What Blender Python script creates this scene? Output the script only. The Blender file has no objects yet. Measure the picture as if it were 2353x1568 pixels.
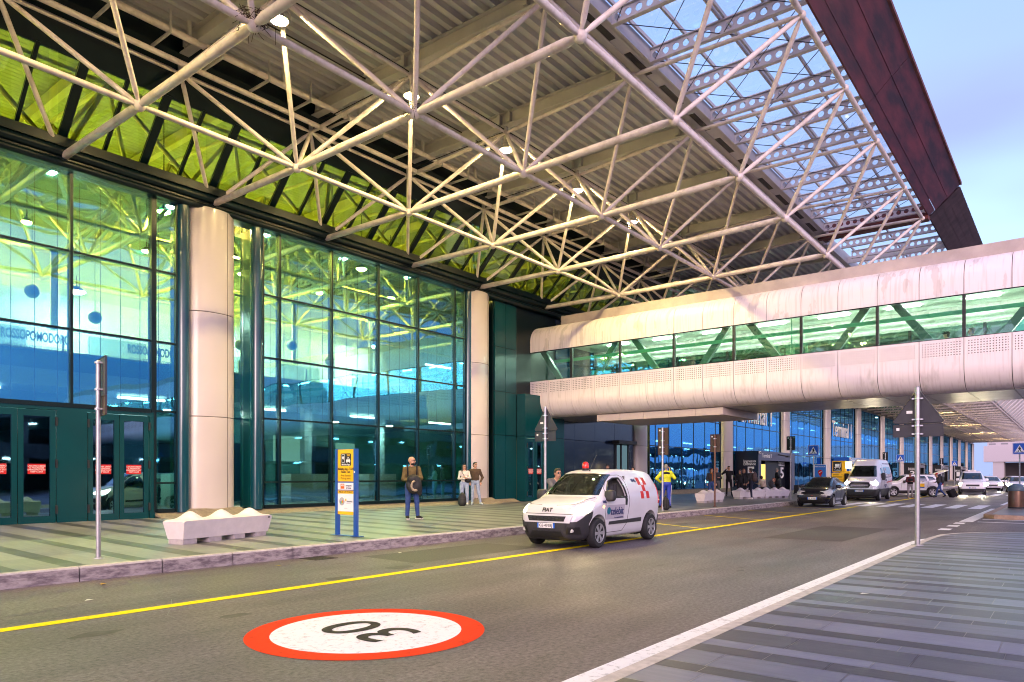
import bpy, bmesh, math, random
import numpy as np
from mathutils import Vector, Matrix, bvhtree
random.seed(7)
R = math.radians
scene = bpy.context.scene
COL = scene.collection
# ---------------------------------------------------------------- camera
F_PX, W_PX = 1651.2, 2353.0
TH = math.atan((2468.3 - 1176.5) / F_PX)
cd = bpy.data.cameras.new('camera')
cam = bpy.data.objects.new('camera', cd)
COL.objects.link(cam)
cam.location = (0, 0, 1.6)
cam.rotation_euler = (R(90), 0, TH - R(90))
cd.sensor_width = 36
cd.lens = F_PX / W_PX * 36
cd.shift_y = (1092.2 - 784) / W_PX
cd.clip_start = .1
cd.clip_end = 3000
scene.camera = cam
# ---------------------------------------------------------------- world, sun, exposure
world = bpy.data.worlds.new('World')
scene.world = world
world.use_nodes = True
wn, wl = world.node_tree.nodes, world.node_tree.links
wn.clear()
SUN_EL, SUN_AZ = R(9), R(218)          # azimuth measured from +X towards +Y
sky = wn.new('ShaderNodeTexSky')
sky.sky_type = 'NISHITA'
sky.sun_disc = False
sky.sun_elevation = SUN_EL
sky.sun_rotation = R(90) - SUN_AZ
sky.air_density = 1.0
sky.dust_density = .6
sky.ozone_density = 2.5
tc = wn.new('ShaderNodeTexCoord')
mp = wn.new('ShaderNodeMapping')
mp.inputs['Scale'].default_value = (1.3, 1.3, 4.0)
nz = wn.new('ShaderNodeTexNoise')
nz.inputs['Scale'].default_value = 1.6
nz.inputs['Detail'].default_value = 3
nz.inputs['Roughness'].default_value = .45
rp = wn.new('ShaderNodeValToRGB')
rp.color_ramp.elements[0].position = .30
rp.color_ramp.elements[1].position = .66
mixc = wn.new('ShaderNodeMix')
mixc.data_type = 'RGBA'
hsv = wn.new('ShaderNodeHueSaturation')
hsv.inputs['Saturation'].default_value = .9
hsv.inputs['Hue'].default_value = .517
bgw = wn.new('ShaderNodeBackground')
bgw.inputs['Strength'].default_value = .15
out = wn.new('ShaderNodeOutputWorld')
wl.new(tc.outputs['Generated'], mp.inputs['Vector'])
wl.new(mp.outputs['Vector'], nz.inputs['Vector'])
wl.new(nz.outputs['Fac'], rp.inputs['Fac'])
wl.new(sky.outputs['Color'], hsv.inputs['Color'])
sepw = wn.new('ShaderNodeSeparateXYZ'); wl.new(tc.outputs['Generated'], sepw.inputs[0])
hzn = wn.new('ShaderNodeMapRange'); hzn.interpolation_type = 'SMOOTHSTEP'
hzn.inputs['From Min'].default_value = .02; hzn.inputs['From Max'].default_value = .42; hzn.inputs['To Min'].default_value = 1.; hzn.inputs['To Max'].default_value = 0.
wl.new(sepw.outputs['Z'], hzn.inputs['Value'])
mxw = wn.new('ShaderNodeMath'); mxw.operation = 'MAXIMUM'
wl.new(rp.outputs['Color'], mxw.inputs[0]); wl.new(hzn.outputs['Result'], mxw.inputs[1])
wl.new(mxw.outputs[0], mixc.inputs['Factor'])
wl.new(hsv.outputs['Color'], mixc.inputs['A'])
mixc.inputs['B'].default_value = (.95, 1.18, 2.02, 1)
# afterglow: the sky brightens and turns pink towards the low sun behind the camera
vdot = wn.new('ShaderNodeVectorMath'); vdot.operation = 'DOT_PRODUCT'
vdot.inputs[1].default_value = (math.cos(SUN_AZ), math.sin(SUN_AZ), .12)
wl.new(tc.outputs['Generated'], vdot.inputs[0])
glow = wn.new('ShaderNodeMapRange'); glow.inputs['From Min'].default_value = .15; glow.inputs['From Max'].default_value = 1.0; glow.interpolation_type = 'SMOOTHSTEP'
wl.new(vdot.outputs['Value'], glow.inputs['Value'])
mixg = wn.new('ShaderNodeMix'); mixg.data_type = 'RGBA'
wl.new(glow.outputs['Result'], mixg.inputs['Factor']); wl.new(mixc.outputs['Result'], mixg.inputs['A']); mixg.inputs['B'].default_value = (5.3, 3.8, 5.2, 1)
wl.new(mixg.outputs['Result'], bgw.inputs['Color'])
wl.new(bgw.outputs['Background'], out.inputs['Surface'])
sl = bpy.data.lights.new('sun', 'SUN')
sl.energy = .8
sl.angle = R(25)
sl.color = (1.0, .79, .75)
sun = bpy.data.objects.new('sun', sl)
COL.objects.link(sun)
sd = Vector((math.cos(SUN_EL) * math.cos(SUN_AZ), math.cos(SUN_EL) * math.sin(SUN_AZ), math.sin(SUN_EL)))
sun.rotation_euler = (-sd).to_track_quat('-Z', 'Y').to_euler()
scene.view_settings.view_transform = 'Standard'
scene.view_settings.look = 'None'
scene.view_settings.exposure = 1.78
scene.view_settings.gamma = 1
cy = scene.cycles
cy.use_denoising = True
cy.filter_width = 1.05
cy.max_bounces = 7
cy.transparent_max_bounces = 14
cy.glossy_bounces = 4
cy.caustics_reflective = False
cy.caustics_refractive = False
cy.sample_clamp_indirect = 4.0
# ---------------------------------------------------------------- materials
MATS = {}
def nodes(name):
    m = bpy.data.materials.new(name)
    m.use_nodes = True
    nt = m.node_tree
    return m, nt.nodes, nt.links, nt.nodes['Principled BSDF']
def mat(name, col, rough=.5, metal=0., spec=.5, var=0., vscale=6., bump=0., bscale=40., coat=0., stretch=None, col2=None, lo=.35, hi=.65):
    """painted / metal / stone surface with a procedural variation of colour, gloss and relief"""
    if name in MATS: return MATS[name]
    m, n, l, b = nodes(name)
    b.inputs['Base Color'].default_value = (*col, 1)
    b.inputs['Roughness'].default_value = rough
    b.inputs['Metallic'].default_value = metal
    b.inputs['Specular IOR Level'].default_value = spec
    if coat: b.inputs['Coat Weight'].default_value = coat; b.inputs['Coat Roughness'].default_value = .06
    t = n.new('ShaderNodeTexCoord')
    vec = t.outputs['Object']
    if stretch:
        mpp = n.new('ShaderNodeMapping'); mpp.inputs['Scale'].default_value = stretch
        l.new(vec, mpp.inputs['Vector']); vec = mpp.outputs['Vector']
    if var or col2:
        nt = n.new('ShaderNodeTexNoise'); nt.inputs['Scale'].default_value = vscale; nt.inputs['Detail'].default_value = 6
        nt.inputs['Roughness'].default_value = .6
        l.new(vec, nt.inputs['Vector'])
        r = n.new('ShaderNodeValToRGB'); r.color_ramp.elements[0].position = lo; r.color_ramp.elements[1].position = hi
        c2 = col2 or tuple(max(0, c * (1 - var)) for c in col)
        r.color_ramp.elements[0].color = (*c2, 1); r.color_ramp.elements[1].color = (*col, 1)
        l.new(nt.outputs['Fac'], r.inputs['Fac']); l.new(r.outputs['Color'], b.inputs['Base Color'])
        mr = n.new('ShaderNodeMapRange'); mr.inputs['To Min'].default_value = min(1, rough + .12); mr.inputs['To Max'].default_value = max(.02, rough - .05)
        l.new(nt.outputs['Fac'], mr.inputs['Value']); l.new(mr.outputs['Result'], b.inputs['Roughness'])
    if bump:
        n2 = n.new('ShaderNodeTexNoise'); n2.inputs['Scale'].default_value = bscale; n2.inputs['Detail'].default_value = 4
        l.new(vec, n2.inputs['Vector'])
        bp = n.new('ShaderNodeBump'); bp.inputs['Strength'].default_value = bump; bp.inputs['Distance'].default_value = .02
        l.new(n2.outputs['Fac'], bp.inputs['Height']); l.new(bp.outputs['Normal'], b.inputs['Normal'])
    MATS[name] = m
    return m
def emit(name, col, strength):
    if name in MATS: return MATS[name]
    m = bpy.data.materials.new(name); m.use_nodes = True
    n, l = m.node_tree.nodes, m.node_tree.links
    n.clear()
    e = n.new('ShaderNodeEmission'); e.inputs['Color'].default_value = (*col, 1); e.inputs['Strength'].default_value = strength
    o = n.new('ShaderNodeOutputMaterial'); l.new(e.outputs[0], o.inputs['Surface'])
    MATS[name] = m
    return m
def glass(name, trans, refl, f0, wave=0., wscale=.6, rough=.02, f90=1.0):
    """a pane: tinted see-through plus a tinted mirror whose share rises at grazing angles; slightly wavy"""
    if name in MATS: return MATS[name]
    m = bpy.data.materials.new(name); m.use_nodes = True
    n, l = m.node_tree.nodes, m.node_tree.links
    n.clear()
    tr = n.new('ShaderNodeBsdfTransparent'); tr.inputs['Color'].default_value = (*trans, 1)
    gl = n.new('ShaderNodeBsdfGlossy'); gl.inputs['Color'].default_value = (*refl, 1); gl.inputs['Roughness'].default_value = rough
    lw = n.new('ShaderNodeLayerWeight'); lw.inputs['Blend'].default_value = .5
    pw = n.new('ShaderNodeMath'); pw.operation = 'POWER'; pw.inputs[1].default_value = 3.0
    mr = n.new('ShaderNodeMapRange'); mr.inputs['To Min'].default_value = f0; mr.inputs['To Max'].default_value = f90
    l.new(lw.outputs['Facing'], pw.inputs[0]); l.new(pw.outputs[0], mr.inputs['Value'])
    mx = n.new('ShaderNodeMixShader')
    l.new(mr.outputs['Result'], mx.inputs['Fac']); l.new(tr.outputs[0], mx.inputs[1]); l.new(gl.outputs[0], mx.inputs[2])
    if wave:
        t = n.new('ShaderNodeTexCoord'); mpp = n.new('ShaderNodeMapping'); mpp.inputs['Scale'].default_value = (1, 1, .7)
        nt = n.new('ShaderNodeTexNoise'); nt.inputs['Scale'].default_value = wscale; nt.inputs['Detail'].default_value = 1.5
        bp = n.new('ShaderNodeBump'); bp.inputs['Strength'].default_value = 1; bp.inputs['Distance'].default_value = wave
        l.new(t.outputs['Object'], mpp.inputs['Vector']); l.new(mpp.outputs['Vector'], nt.inputs['Vector'])
        l.new(nt.outputs['Fac'], bp.inputs['Height']); l.new(bp.outputs['Normal'], gl.inputs['Normal'])
    o = n.new('ShaderNodeOutputMaterial'); l.new(mx.outputs[0], o.inputs['Surface'])
    MATS[name] = m
    return m
# ---------------------------------------------------------------- mesh builder
class MB:
    def __init__(s): s.v = []; s.f = []; s.m = []; s.mi = 0
    def add(s, vs, fs):
        o = len(s.v); s.v += [tuple(v) for v in vs]
        for f in fs: s.f.append([i + o for i in f]); s.m.append(s.mi)
        return s
    def box(s, x0, x1, y0, y1, z0, z1, M=None):
        vs = [Vector((x, y, z)) for x in (x0, x1) for y in (y0, y1) for z in (z0, z1)]
        if M: vs = [M @ v for v in vs]
        return s.add(vs, [(0, 1, 3, 2), (4, 6, 7, 5), (0, 4, 5, 1), (2, 3, 7, 6), (0, 2, 6, 4), (1, 5, 7, 3)])
    def cbox(s, c, d, M=None):
        return s.box(c[0]-d[0]/2, c[0]+d[0]/2, c[1]-d[1]/2, c[1]+d[1]/2, c[2]-d[2]/2, c[2]+d[2]/2, M)
    def tube(s, p, q, r, n=10, r2=None, caps=True):
        p, q = Vector(p), Vector(q); d = (q - p).normalized()
        a = d.orthogonal().normalized() if abs(d.z) < .99 else Vector((1, 0, 0))
        b = d.cross(a); r2 = r if r2 is None else r2
        vs = []
        for c, rr in ((p, r), (q, r2)):
            for i in range(n):
                t = 2 * math.pi * i / n
                vs.append(c + a * (rr * math.cos(t)) + b * (rr * math.sin(t)))
        fs = [(i, (i+1) % n, n + (i+1) % n, n + i) for i in range(n)]
        if caps: fs += [tuple(range(n))[::-1], tuple(range(n, 2*n))]
        return s.add(vs, fs)
    def path(s, pts, r, n=8):
        for a, b in zip(pts, pts[1:]): s.tube(a, b, r, n)
        return s
    def lathe(s, prof, n=24, M=None, sx=1., sy=1.):
        vs = []; k = len(prof)
        for i in range(n):
            t = 2 * math.pi * i / n
            for r, z in prof:
                v = Vector((r * math.cos(t) * sx, r * math.sin(t) * sy, z)); vs.append(M @ v if M else v)
        fs = []
        for i in range(n):
            j = (i+1) % n
            for a in range(k-1): fs.append((i*k+a, j*k+a, j*k+a+1, i*k+a+1))
        if prof[0][0] > 1e-6: fs.append(tuple(i*k for i in range(n))[::-1])
        if prof[-1][0] > 1e-6: fs.append(tuple(i*k+k-1 for i in range(n)))
        return s.add(vs, fs)
    def ball(s, c, r, n=12, sz=1.):
        prof = [(r * math.sin(math.pi*i/8) if 0 < i < 8 else 0., -r*sz * math.cos(math.pi*i/8)) for i in range(9)]
        return s.lathe(prof, n, Matrix.Translation(c))
    def prism(s, poly, a, b, axis='y'):
        """polygon extruded along an axis; poly in the other two axes, in order"""
        def P(u, v, w): return {'x': (w, u, v), 'y': (u, w, v), 'z': (u, v, w)}[axis]
        n = len(poly)
        vs = [P(u, v, a) for u, v in poly] + [P(u, v, b) for u, v in poly]
        return s.add(vs, [tuple(range(n)), tuple(range(n, 2*n))[::-1]] + [(i, n+i, n+(i+1) % n, (i+1) % n) for i in range(n)])
    def quad(s, *vs): return s.add(vs, [tuple(range(len(vs)))])
    def islands(s):
        """one builder for each connected piece"""
        par = list(range(len(s.v)))
        def find(i):
            while par[i] != i: par[i] = par[par[i]]; i = par[i]
            return i
        for f in s.f:
            for i in f[1:]: par[find(i)] = find(f[0])
        out = {}
        for f in s.f: out.setdefault(find(f[0]), []).append(f)
        res = []
        for fs in out.values():
            ids = sorted({i for f in fs for i in f}); mp_ = {i: k for k, i in enumerate(ids)}
            b = MB(); b.add([s.v[i] for i in ids], [[mp_[i] for i in f] for f in fs]); res.append(b)
        return res
    def mesh(s, name, mats, smooth=0):
        me = bpy.data.meshes.new(name)
        me.from_pydata(s.v, [], s.f)
        for m in (mats if isinstance(mats, (list, tuple)) else [mats]): me.materials.append(m)
        if any(s.m): me.polygons.foreach_set('material_index', s.m)
        bm = bmesh.new(); bm.from_mesh(me)
        bmesh.ops.remove_doubles(bm, verts=bm.verts, dist=1e-5)
        bmesh.ops.recalc_face_normals(bm, faces=bm.faces); bm.to_mesh(me); bm.free()
        if smooth: smooth_mesh(me, smooth)
        me.update()
        return me
    def build(s, name, mats, parent=None, smooth=0, world=False):
        me = s.mesh(name, mats, smooth)
        if world and parent is not None: me.transform(parent.matrix_basis.inverted())
        o = bpy.data.objects.new(name, me); COL.objects.link(o)
        if parent is not None: o.parent = parent
        return o
def smooth_mesh(me, ang=40):
    me.polygons.foreach_set('use_smooth', [True] * len(me.polygons))
    me.set_sharp_from_angle(angle=R(ang))
def tag(o, label=None, cat=None, group=None, kind=None):
    if label: o['label'] = label
    if cat: o['category'] = cat
    if group: o['group'] = group
    if kind: o['kind'] = kind
    return o
def thing(name, label, cat, loc=(0, 0, 0), rz=0., group=None):
    o = bpy.data.objects.new(name, None); COL.objects.link(o)
    o.empty_display_size = .2
    o.location = loc; o.rotation_euler = (0, 0, rz)
    o.matrix_basis = Matrix.Translation(loc) @ Matrix.Rotation(rz, 4, 'Z')
    return tag(o, label, cat, group)
def struct(name, mb, m, smooth=0):
    return tag(mb.build(name, m, None, smooth), kind='structure')
def dup(o, loc, rz=None, label=None, group=None, parent=None):
    """a thing, its parts and their sub-parts; the copies share mesh data"""
    c = o.copy(); COL.objects.link(c)
    if parent is not None: c.parent = parent
    else:
        c.location = loc
        if rz is not None: c.rotation_euler = (0, 0, rz)
    if label: c['label'] = label
    if group: c['group'] = group
    for ch in list(o.children): dup(ch, None, parent=c)
    return c
def text_mesh(body, size, M, name, m, parent=None, width=None, align='CENTER', ext=.002, bold=0.):
    cu = bpy.data.curves.new(name, 'FONT'); cu.body = body; cu.size = size; cu.align_x = align; cu.align_y = 'CENTER'; cu.extrude = ext; cu.offset = bold
    cu.space_line = .95
    o = bpy.data.objects.new(name, cu); COL.objects.link(o)
    bpy.context.view_layer.update()
    me = bpy.data.meshes.new_from_object(o.evaluated_get(bpy.context.evaluated_depsgraph_get()))
    bpy.data.objects.remove(o); bpy.data.curves.remove(cu)
    if width:
        xs = [v.co.x for v in me.vertices]; k = width / max(1e-6, max(xs) - min(xs))
        me.transform(Matrix.Diagonal((k, 1, 1, 1)))
    me.name = name
    me.transform(M); me.materials.clear(); me.materials.append(m)
    o = bpy.data.objects.new(name, me); COL.objects.link(o)
    if parent is not None: o.parent = parent
    return o
def face_M(origin, right, up):
    """matrix whose x is `right`, y is `up` and z the outward normal"""
    r, u = Vector(right).normalized(), Vector(up).normalized(); n = r.cross(u)
    return Matrix(((r.x, u.x, n.x, origin[0]), (r.y, u.y, n.y, origin[1]), (r.z, u.z, n.z, origin[2]), (0, 0, 0, 1)))
def lamp(name, loc, energy, col, parent=None, radius=.15, spot=None, aim=(0, 0, -1)):
    ld = bpy.data.lights.new(name, 'SPOT' if spot else 'POINT'); ld.energy = energy; ld.color = col; ld.shadow_soft_size = radius
    if spot: ld.spot_size = R(spot); ld.spot_blend = .6
    o = bpy.data.objects.new(name, ld); COL.objects.link(o); o.location = loc
    if spot: o.rotation_euler = Vector(aim).to_track_quat('-Z', 'Y').to_euler()
    if parent is not None: o.parent = parent; o.location = parent.matrix_basis.inverted() @ Vector(loc)
    return o
# ---------------------------------------------------------------- palette
TUBE = mat('cream steel paint', (.64, .565, .54), .36, col2=(.46, .39, .34), vscale=3.5, lo=.30, hi=.52)
TEAL = mat('teal enamel', (.002, .048, .058), .2, var=.2, vscale=.7, spec=.3)
TEALD = mat('dark teal steel', (.0015, .009, .012), .28, var=.2, vscale=1., spec=.3)
NAVY = mat('navy gloss panel', (.004, .018, .055), .14, var=.3, vscale=.5, coat=.3)
CONC = mat('tan concrete', (.29, .245, .17), .8, var=.25, vscale=9, bump=.3, bscale=60)
WCONC = mat('white cast concrete', (.74, .67, .68), .6, var=.1, vscale=5, bump=.12, bscale=90)
STEEL = mat('galvanised steel', (.46, .45, .47), .38, metal=.75, var=.2, vscale=8)
GREYBACK = mat('grey sign back', (.034, .034, .042), .45, var=.15, vscale=5)
BROWNBACK = mat('brown weathered sign back', (.055, .032, .026), .5, var=.2, vscale=5)
BLACK = mat('black plastic', (.012, .012, .014), .45, var=.2, vscale=12)
RUBBER = mat('tyre rubber', (.016, .016, .018), .75, var=.25, vscale=20)
WHITEP = mat('white paint', (.80, .80, .82), .35)
YELP = mat('yellow sign film', (.86, .50, .015), .4)
BLUEP = mat('blue sign enamel', (.012, .085, .34), .35)
SIGNB = mat('blue road sign film', (.01, .10, .52), .35)
REDP = mat('red film', (.52, .014, .016), .45, spec=.25)
CHROME = mat('chrome', (.7, .7, .72), .15, metal=1.)
# ================================================================ GROUND
def asphalt():
    m, n, l, b = nodes('asphalt')
    t = n.new('ShaderNodeTexCoord')
    big = n.new('ShaderNodeTexNoise'); big.inputs['Scale'].default_value = .35; big.inputs['Detail'].default_value = 5
    st = n.new('ShaderNodeMapping'); st.inputs['Scale'].default_value = (.16, .9, 1)
    tr = n.new('ShaderNodeTexNoise'); tr.inputs['Scale'].default_value = 1.5; tr.inputs['Detail'].default_value = 4
    sp = n.new('ShaderNodeTexVoronoi'); sp.inputs['Scale'].default_value = 55
    fine = n.new('ShaderNodeTexNoise'); fine.inputs['Scale'].default_value = 21; fine.inputs['Detail'].default_value = 7; fine.inputs['Roughness'].default_value = .75
    stm = n.new('ShaderNodeMapping'); stm.inputs['Scale'].default_value = (.6, 1.6, 1)
    stain = n.new('ShaderNodeTexNoise'); stain.inputs['Scale'].default_value = 2.1; stain.inputs['Detail'].default_value = 3
    for x in (big, fine, sp): l.new(t.outputs['Object'], x.inputs['Vector'])
    l.new(t.outputs['Object'], st.inputs['Vector']); l.new(st.outputs['Vector'], tr.inputs['Vector'])
    l.new(t.outputs['Object'], stm.inputs['Vector']); l.new(stm.outputs['Vector'], stain.inputs['Vector'])
    r1 = n.new('ShaderNodeValToRGB'); e = r1.color_ramp.elements
    e[0].position = .36; e[0].color = (.058, .049, .054, 1); e[1].position = .62; e[1].color = (.186, .165, .179, 1)
    l.new(fine.outputs['Fac'], r1.inputs['Fac'])
    r2 = n.new('ShaderNodeValToRGB'); r2.color_ramp.elements[0].position = .33; r2.color_ramp.elements[0].color = (.62, .62, .64, 1); r2.color_ramp.elements[1].position = .66; r2.color_ramp.elements[1].color = (1.12, 1.1, 1.08, 1)
    l.new(tr.outputs['Fac'], r2.inputs['Fac'])
    r3 = n.new('ShaderNodeValToRGB'); r3.color_ramp.elements[0].position = .66; r3.color_ramp.elements[0].color = (1, 1, 1, 1); r3.color_ramp.elements[1].position = .74; r3.color_ramp.elements[1].color = (.45, .43, .42, 1)
    l.new(stain.outputs['Fac'], r3.inputs['Fac'])
    m1 = n.new('ShaderNodeMix'); m1.data_type = 'RGBA'; m1.blend_type = 'MULTIPLY'; m1.inputs['Factor'].default_value = .8
    m2 = n.new('ShaderNodeMix'); m2.data_type = 'RGBA'; m2.blend_type = 'MULTIPLY'; m2.inputs['Factor'].default_value = .75
    l.new(r1.outputs['Color'], m1.inputs['A']); l.new(r2.outputs['Color'], m1.inputs['B'])
    l.new(m1.outputs['Result'], m2.inputs['A']); l.new(r3.outputs['Color'], m2.inputs['B'])
    r4 = n.new('ShaderNodeValToRGB'); r4.color_ramp.elements[0].position = .05; r4.color_ramp.elements[0].color = (1.9, 1.85, 1.8, 1); r4.color_ramp.elements[1].position = .16; r4.color_ramp.elements[1].color = (1, 1, 1, 1)
    l.new(sp.outputs['Distance'], r4.inputs['Fac'])
    m3 = n.new('ShaderNodeMix'); m3.data_type = 'RGBA'; m3.blend_type = 'MULTIPLY'; m3.inputs['Factor'].default_value = .6
    l.new(m2.outputs['Result'], m3.inputs['A']); l.new(r4.outputs['Color'], m3.inputs['B'])
    l.new(m3.outputs['Result'], b.inputs['Base Color'])
    mr = n.new('ShaderNodeMapRange'); mr.inputs['To Min'].default_value = .38; mr.inputs['To Max'].default_value = .72
    l.new(big.outputs['Fac'], mr.inputs['Value']); l.new(mr.outputs['Result'], b.inputs['Roughness']); b.inputs['Specular IOR Level'].default_value = .35
    bp = n.new('ShaderNodeBump'); bp.inputs['Strength'].default_value = .5; bp.inputs['Distance'].default_value = .015
    l.new(fine.outputs['Fac'], bp.inputs['Height']); l.new(bp.outputs['Normal'], b.inputs['Normal'])
    return m
ASPH = asphalt()
def paint(name, col, wear=.45):
    m, n, l, b = nodes(name)
    t = n.new('ShaderNodeTexCoord')
    nt = n.new('ShaderNodeTexNoise'); nt.inputs['Scale'].default_value = 14; nt.inputs['Detail'].default_value = 8; nt.inputs['Roughness'].default_value = .7
    l.new(t.outputs['Object'], nt.inputs['Vector'])
    r = n.new('ShaderNodeValToRGB'); r.color_ramp.elements[0].position = .30; r.color_ramp.elements[0].color = tuple(c * wear for c in col) + (1,); r.color_ramp.elements[1].position = .46; r.color_ramp.elements[1].color = (*col, 1)
    l.new(nt.outputs['Fac'], r.inputs['Fac']); b.inputs['Roughness'].default_value = .7; b.inputs['Specular IOR Level'].default_value = .15
    w = n.new('ShaderNodeTexNoise'); w.inputs['Scale'].default_value = 3.2; w.inputs['Detail'].default_value = 12; w.inputs['Roughness'].default_value = .78
    l.new(t.outputs['Object'], w.inputs['Vector'])
    wr_ = n.new('ShaderNodeValToRGB'); wr_.color_ramp.elements[0].position = .30; wr_.color_ramp.elements[0].color = (.10, .095, .095, 1); wr_.color_ramp.elements[1].position = .43; wr_.color_ramp.elements[1].color = (1, 1, 1, 1)
    e_ = wr_.color_ramp.elements.new(.36); e_.color = (.62, .60, .59, 1)
    l.new(w.outputs['Fac'], wr_.inputs['Fac'])
    mw_ = n.new('ShaderNodeMix'); mw_.data_type = 'RGBA'; mw_.blend_type = 'MULTIPLY'; mw_.inputs['Factor'].default_value = .85
    l.new(r.outputs['Color'], mw_.inputs['A']); l.new(wr_.outputs['Color'], mw_.inputs['B']); l.new(mw_.outputs['Result'], b.inputs['Base Color'])
    bp = n.new('ShaderNodeBump'); bp.inputs['Strength'].default_value = .25; bp.inputs['Distance'].default_value = .01
    l.new(nt.outputs['Fac'], bp.inputs['Height']); l.new(bp.outputs['Normal'], b.inputs['Normal'])
    return m
ROADW, ROADY, ROADR, ROADK = paint('white road paint', (.78, .78, .80)), paint('yellow road paint', (.84, .68, .002), .55), paint('red road paint', (.74, .035, .004), .7), paint('black road paint', (.035, .033, .03), .8)
def stone(name, col, rough):
    m, n, l, b = nodes(name)
    t = n.new('ShaderNodeTexCoord'); mpp = n.new('ShaderNodeMapping'); mpp.inputs['Scale'].default_value = (9, .8, 1)
    nt = n.new('ShaderNodeTexNoise'); nt.inputs['Scale'].default_value = 2.2; nt.inputs['Detail'].default_value = 7; nt.inputs['Roughness'].default_value = .7
    l.new(t.outputs['Object'], mpp.inputs['Vector']); l.new(mpp.outputs['Vector'], nt.inputs['Vector'])
    pat = n.new('ShaderNodeTexNoise'); pat.inputs['Scale'].default_value = .5; pat.inputs['Detail'].default_value = 4
    l.new(t.outputs['Object'], pat.inputs['Vector'])
    at = n.new('ShaderNodeAttribute'); at.attribute_name = 'tone'
    r = n.new('ShaderNodeValToRGB'); r.color_ramp.elements[0].position = .25; r.color_ramp.elements[0].color = tuple(c*.78 for c in col)+(1,); r.color_ramp.elements[1].position = .75; r.color_ramp.elements[1].color = tuple(c*1.12 for c in col)+(1,)
    l.new(nt.outputs['Fac'], r.inputs['Fac'])
    mx = n.new('ShaderNodeMix'); mx.data_type = 'RGBA'; mx.blend_type = 'MULTIPLY'; mx.inputs['Factor'].default_value = 1
    l.new(r.outputs['Color'], mx.inputs['A']); l.new(at.outputs['Color'], mx.inputs['B']); l.new(mx.outputs['Result'], b.inputs['Base Color'])
    mr = n.new('ShaderNodeMapRange'); mr.inputs['To Min'].default_value = rough - .14; mr.inputs['To Max'].default_value = rough + .16
    l.new(pat.outputs['Fac'], mr.inputs['Value']); l.new(mr.outputs['Result'], b.inputs['Roughness'])
    bp = n.new('ShaderNodeBump'); bp.inputs['Strength'].default_value = .3; bp.inputs['Distance'].default_value = .006
    l.new(nt.outputs['Fac'], bp.inputs['Height']); l.new(bp.outputs['Normal'], b.inputs['Normal'])
    return m
STONE = stone('grey plank stone', (1, 1, 1), .42)
STONEK = mat('kerb stone', (.40, .34, .32), .65, col2=(.15, .115, .125), vscale=7, bump=.4, bscale=30, stretch=(.7, 1, 2.2), lo=.36, hi=.6)
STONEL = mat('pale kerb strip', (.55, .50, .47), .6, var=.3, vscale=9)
JOINT = mat('paving joint', (.42, .40, .38), .8, var=.2)
m = MB(); m.quad((-400, -600, 0), (1500, -600, 0), (1500, 400, 0), (-400, 400, 0))
struct('road', m, ASPH)
PATCH = mat('newer asphalt patch', (.078, .068, .072), .6, var=.45, vscale=30, bump=.4, bscale=40)
TYRE = mat('tyre polish', (.045, .041, .043), .45, var=.4, vscale=8, stretch=(.1, 1, 1))
CRACK = mat('bitumen seam', (.018, .017, .018), .35)
SHEET = .0022
m = MB(); m.quad((9.2, 9.4, SHEET), (12.9, 9.35, SHEET), (12.95, 10.9, SHEET), (9.3, 11.0, SHEET)); m.quad((18.5, 4.4, SHEET), (23.8, 4.3, SHEET), (23.9, 6.2, SHEET), (18.4, 6.25, SHEET))
struct('road', m, PATCH)
rc_ = random.Random(11)
m = MB()
def seam_(pts, w):
    for (a, b), (c, d) in zip(pts, pts[1:]):
        L = math.hypot(c-a, d-b); nx2, ny2 = -(d-b)/L*w, (c-a)/L*w
        m.quad((a-nx2, b-ny2, .003), (c-nx2, d-ny2, .003), (c+nx2, d+ny2, .003), (a+nx2, b+ny2, .003))
for x0, y0, hd, n_, w in ((2.5, 9.6, .15, 22, .006), (7.6, 4.0, 1.2, 14, .005), (11.5, 6.6, -.1, 26, .007), (16, 10.6, .05, 20, .006), (22, 7.2, .2, 26, .008), (4.0, 7.9, .9, 9, .005)):
    p = [(x0, y0)]
    for i in range(n_): hd += rc_.gauss(0, .35); hd *= .97; p.append((p[-1][0]+.28*math.cos(hd), p[-1][1]+.28*math.sin(hd)))
    seam_(p, w)
struct('road', m, CRACK)
m = MB()
for q in range(11):
    cx, cy_, r_ = rc_.uniform(1.5, 26), rc_.uniform(3.6, 11.3), rc_.uniform(.06, .26)
    m.add([(cx+r_*1.8*math.cos(a)*rc_.uniform(.7, 1.1), cy_+r_*math.sin(a)*rc_.uniform(.7, 1.1), .0026) for a in [i*.5236 for i in range(12)]], [tuple(range(12))])
struct('road', m, mat('oil stain', (.078, .070, .073), .62, var=.3, vscale=9))
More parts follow.
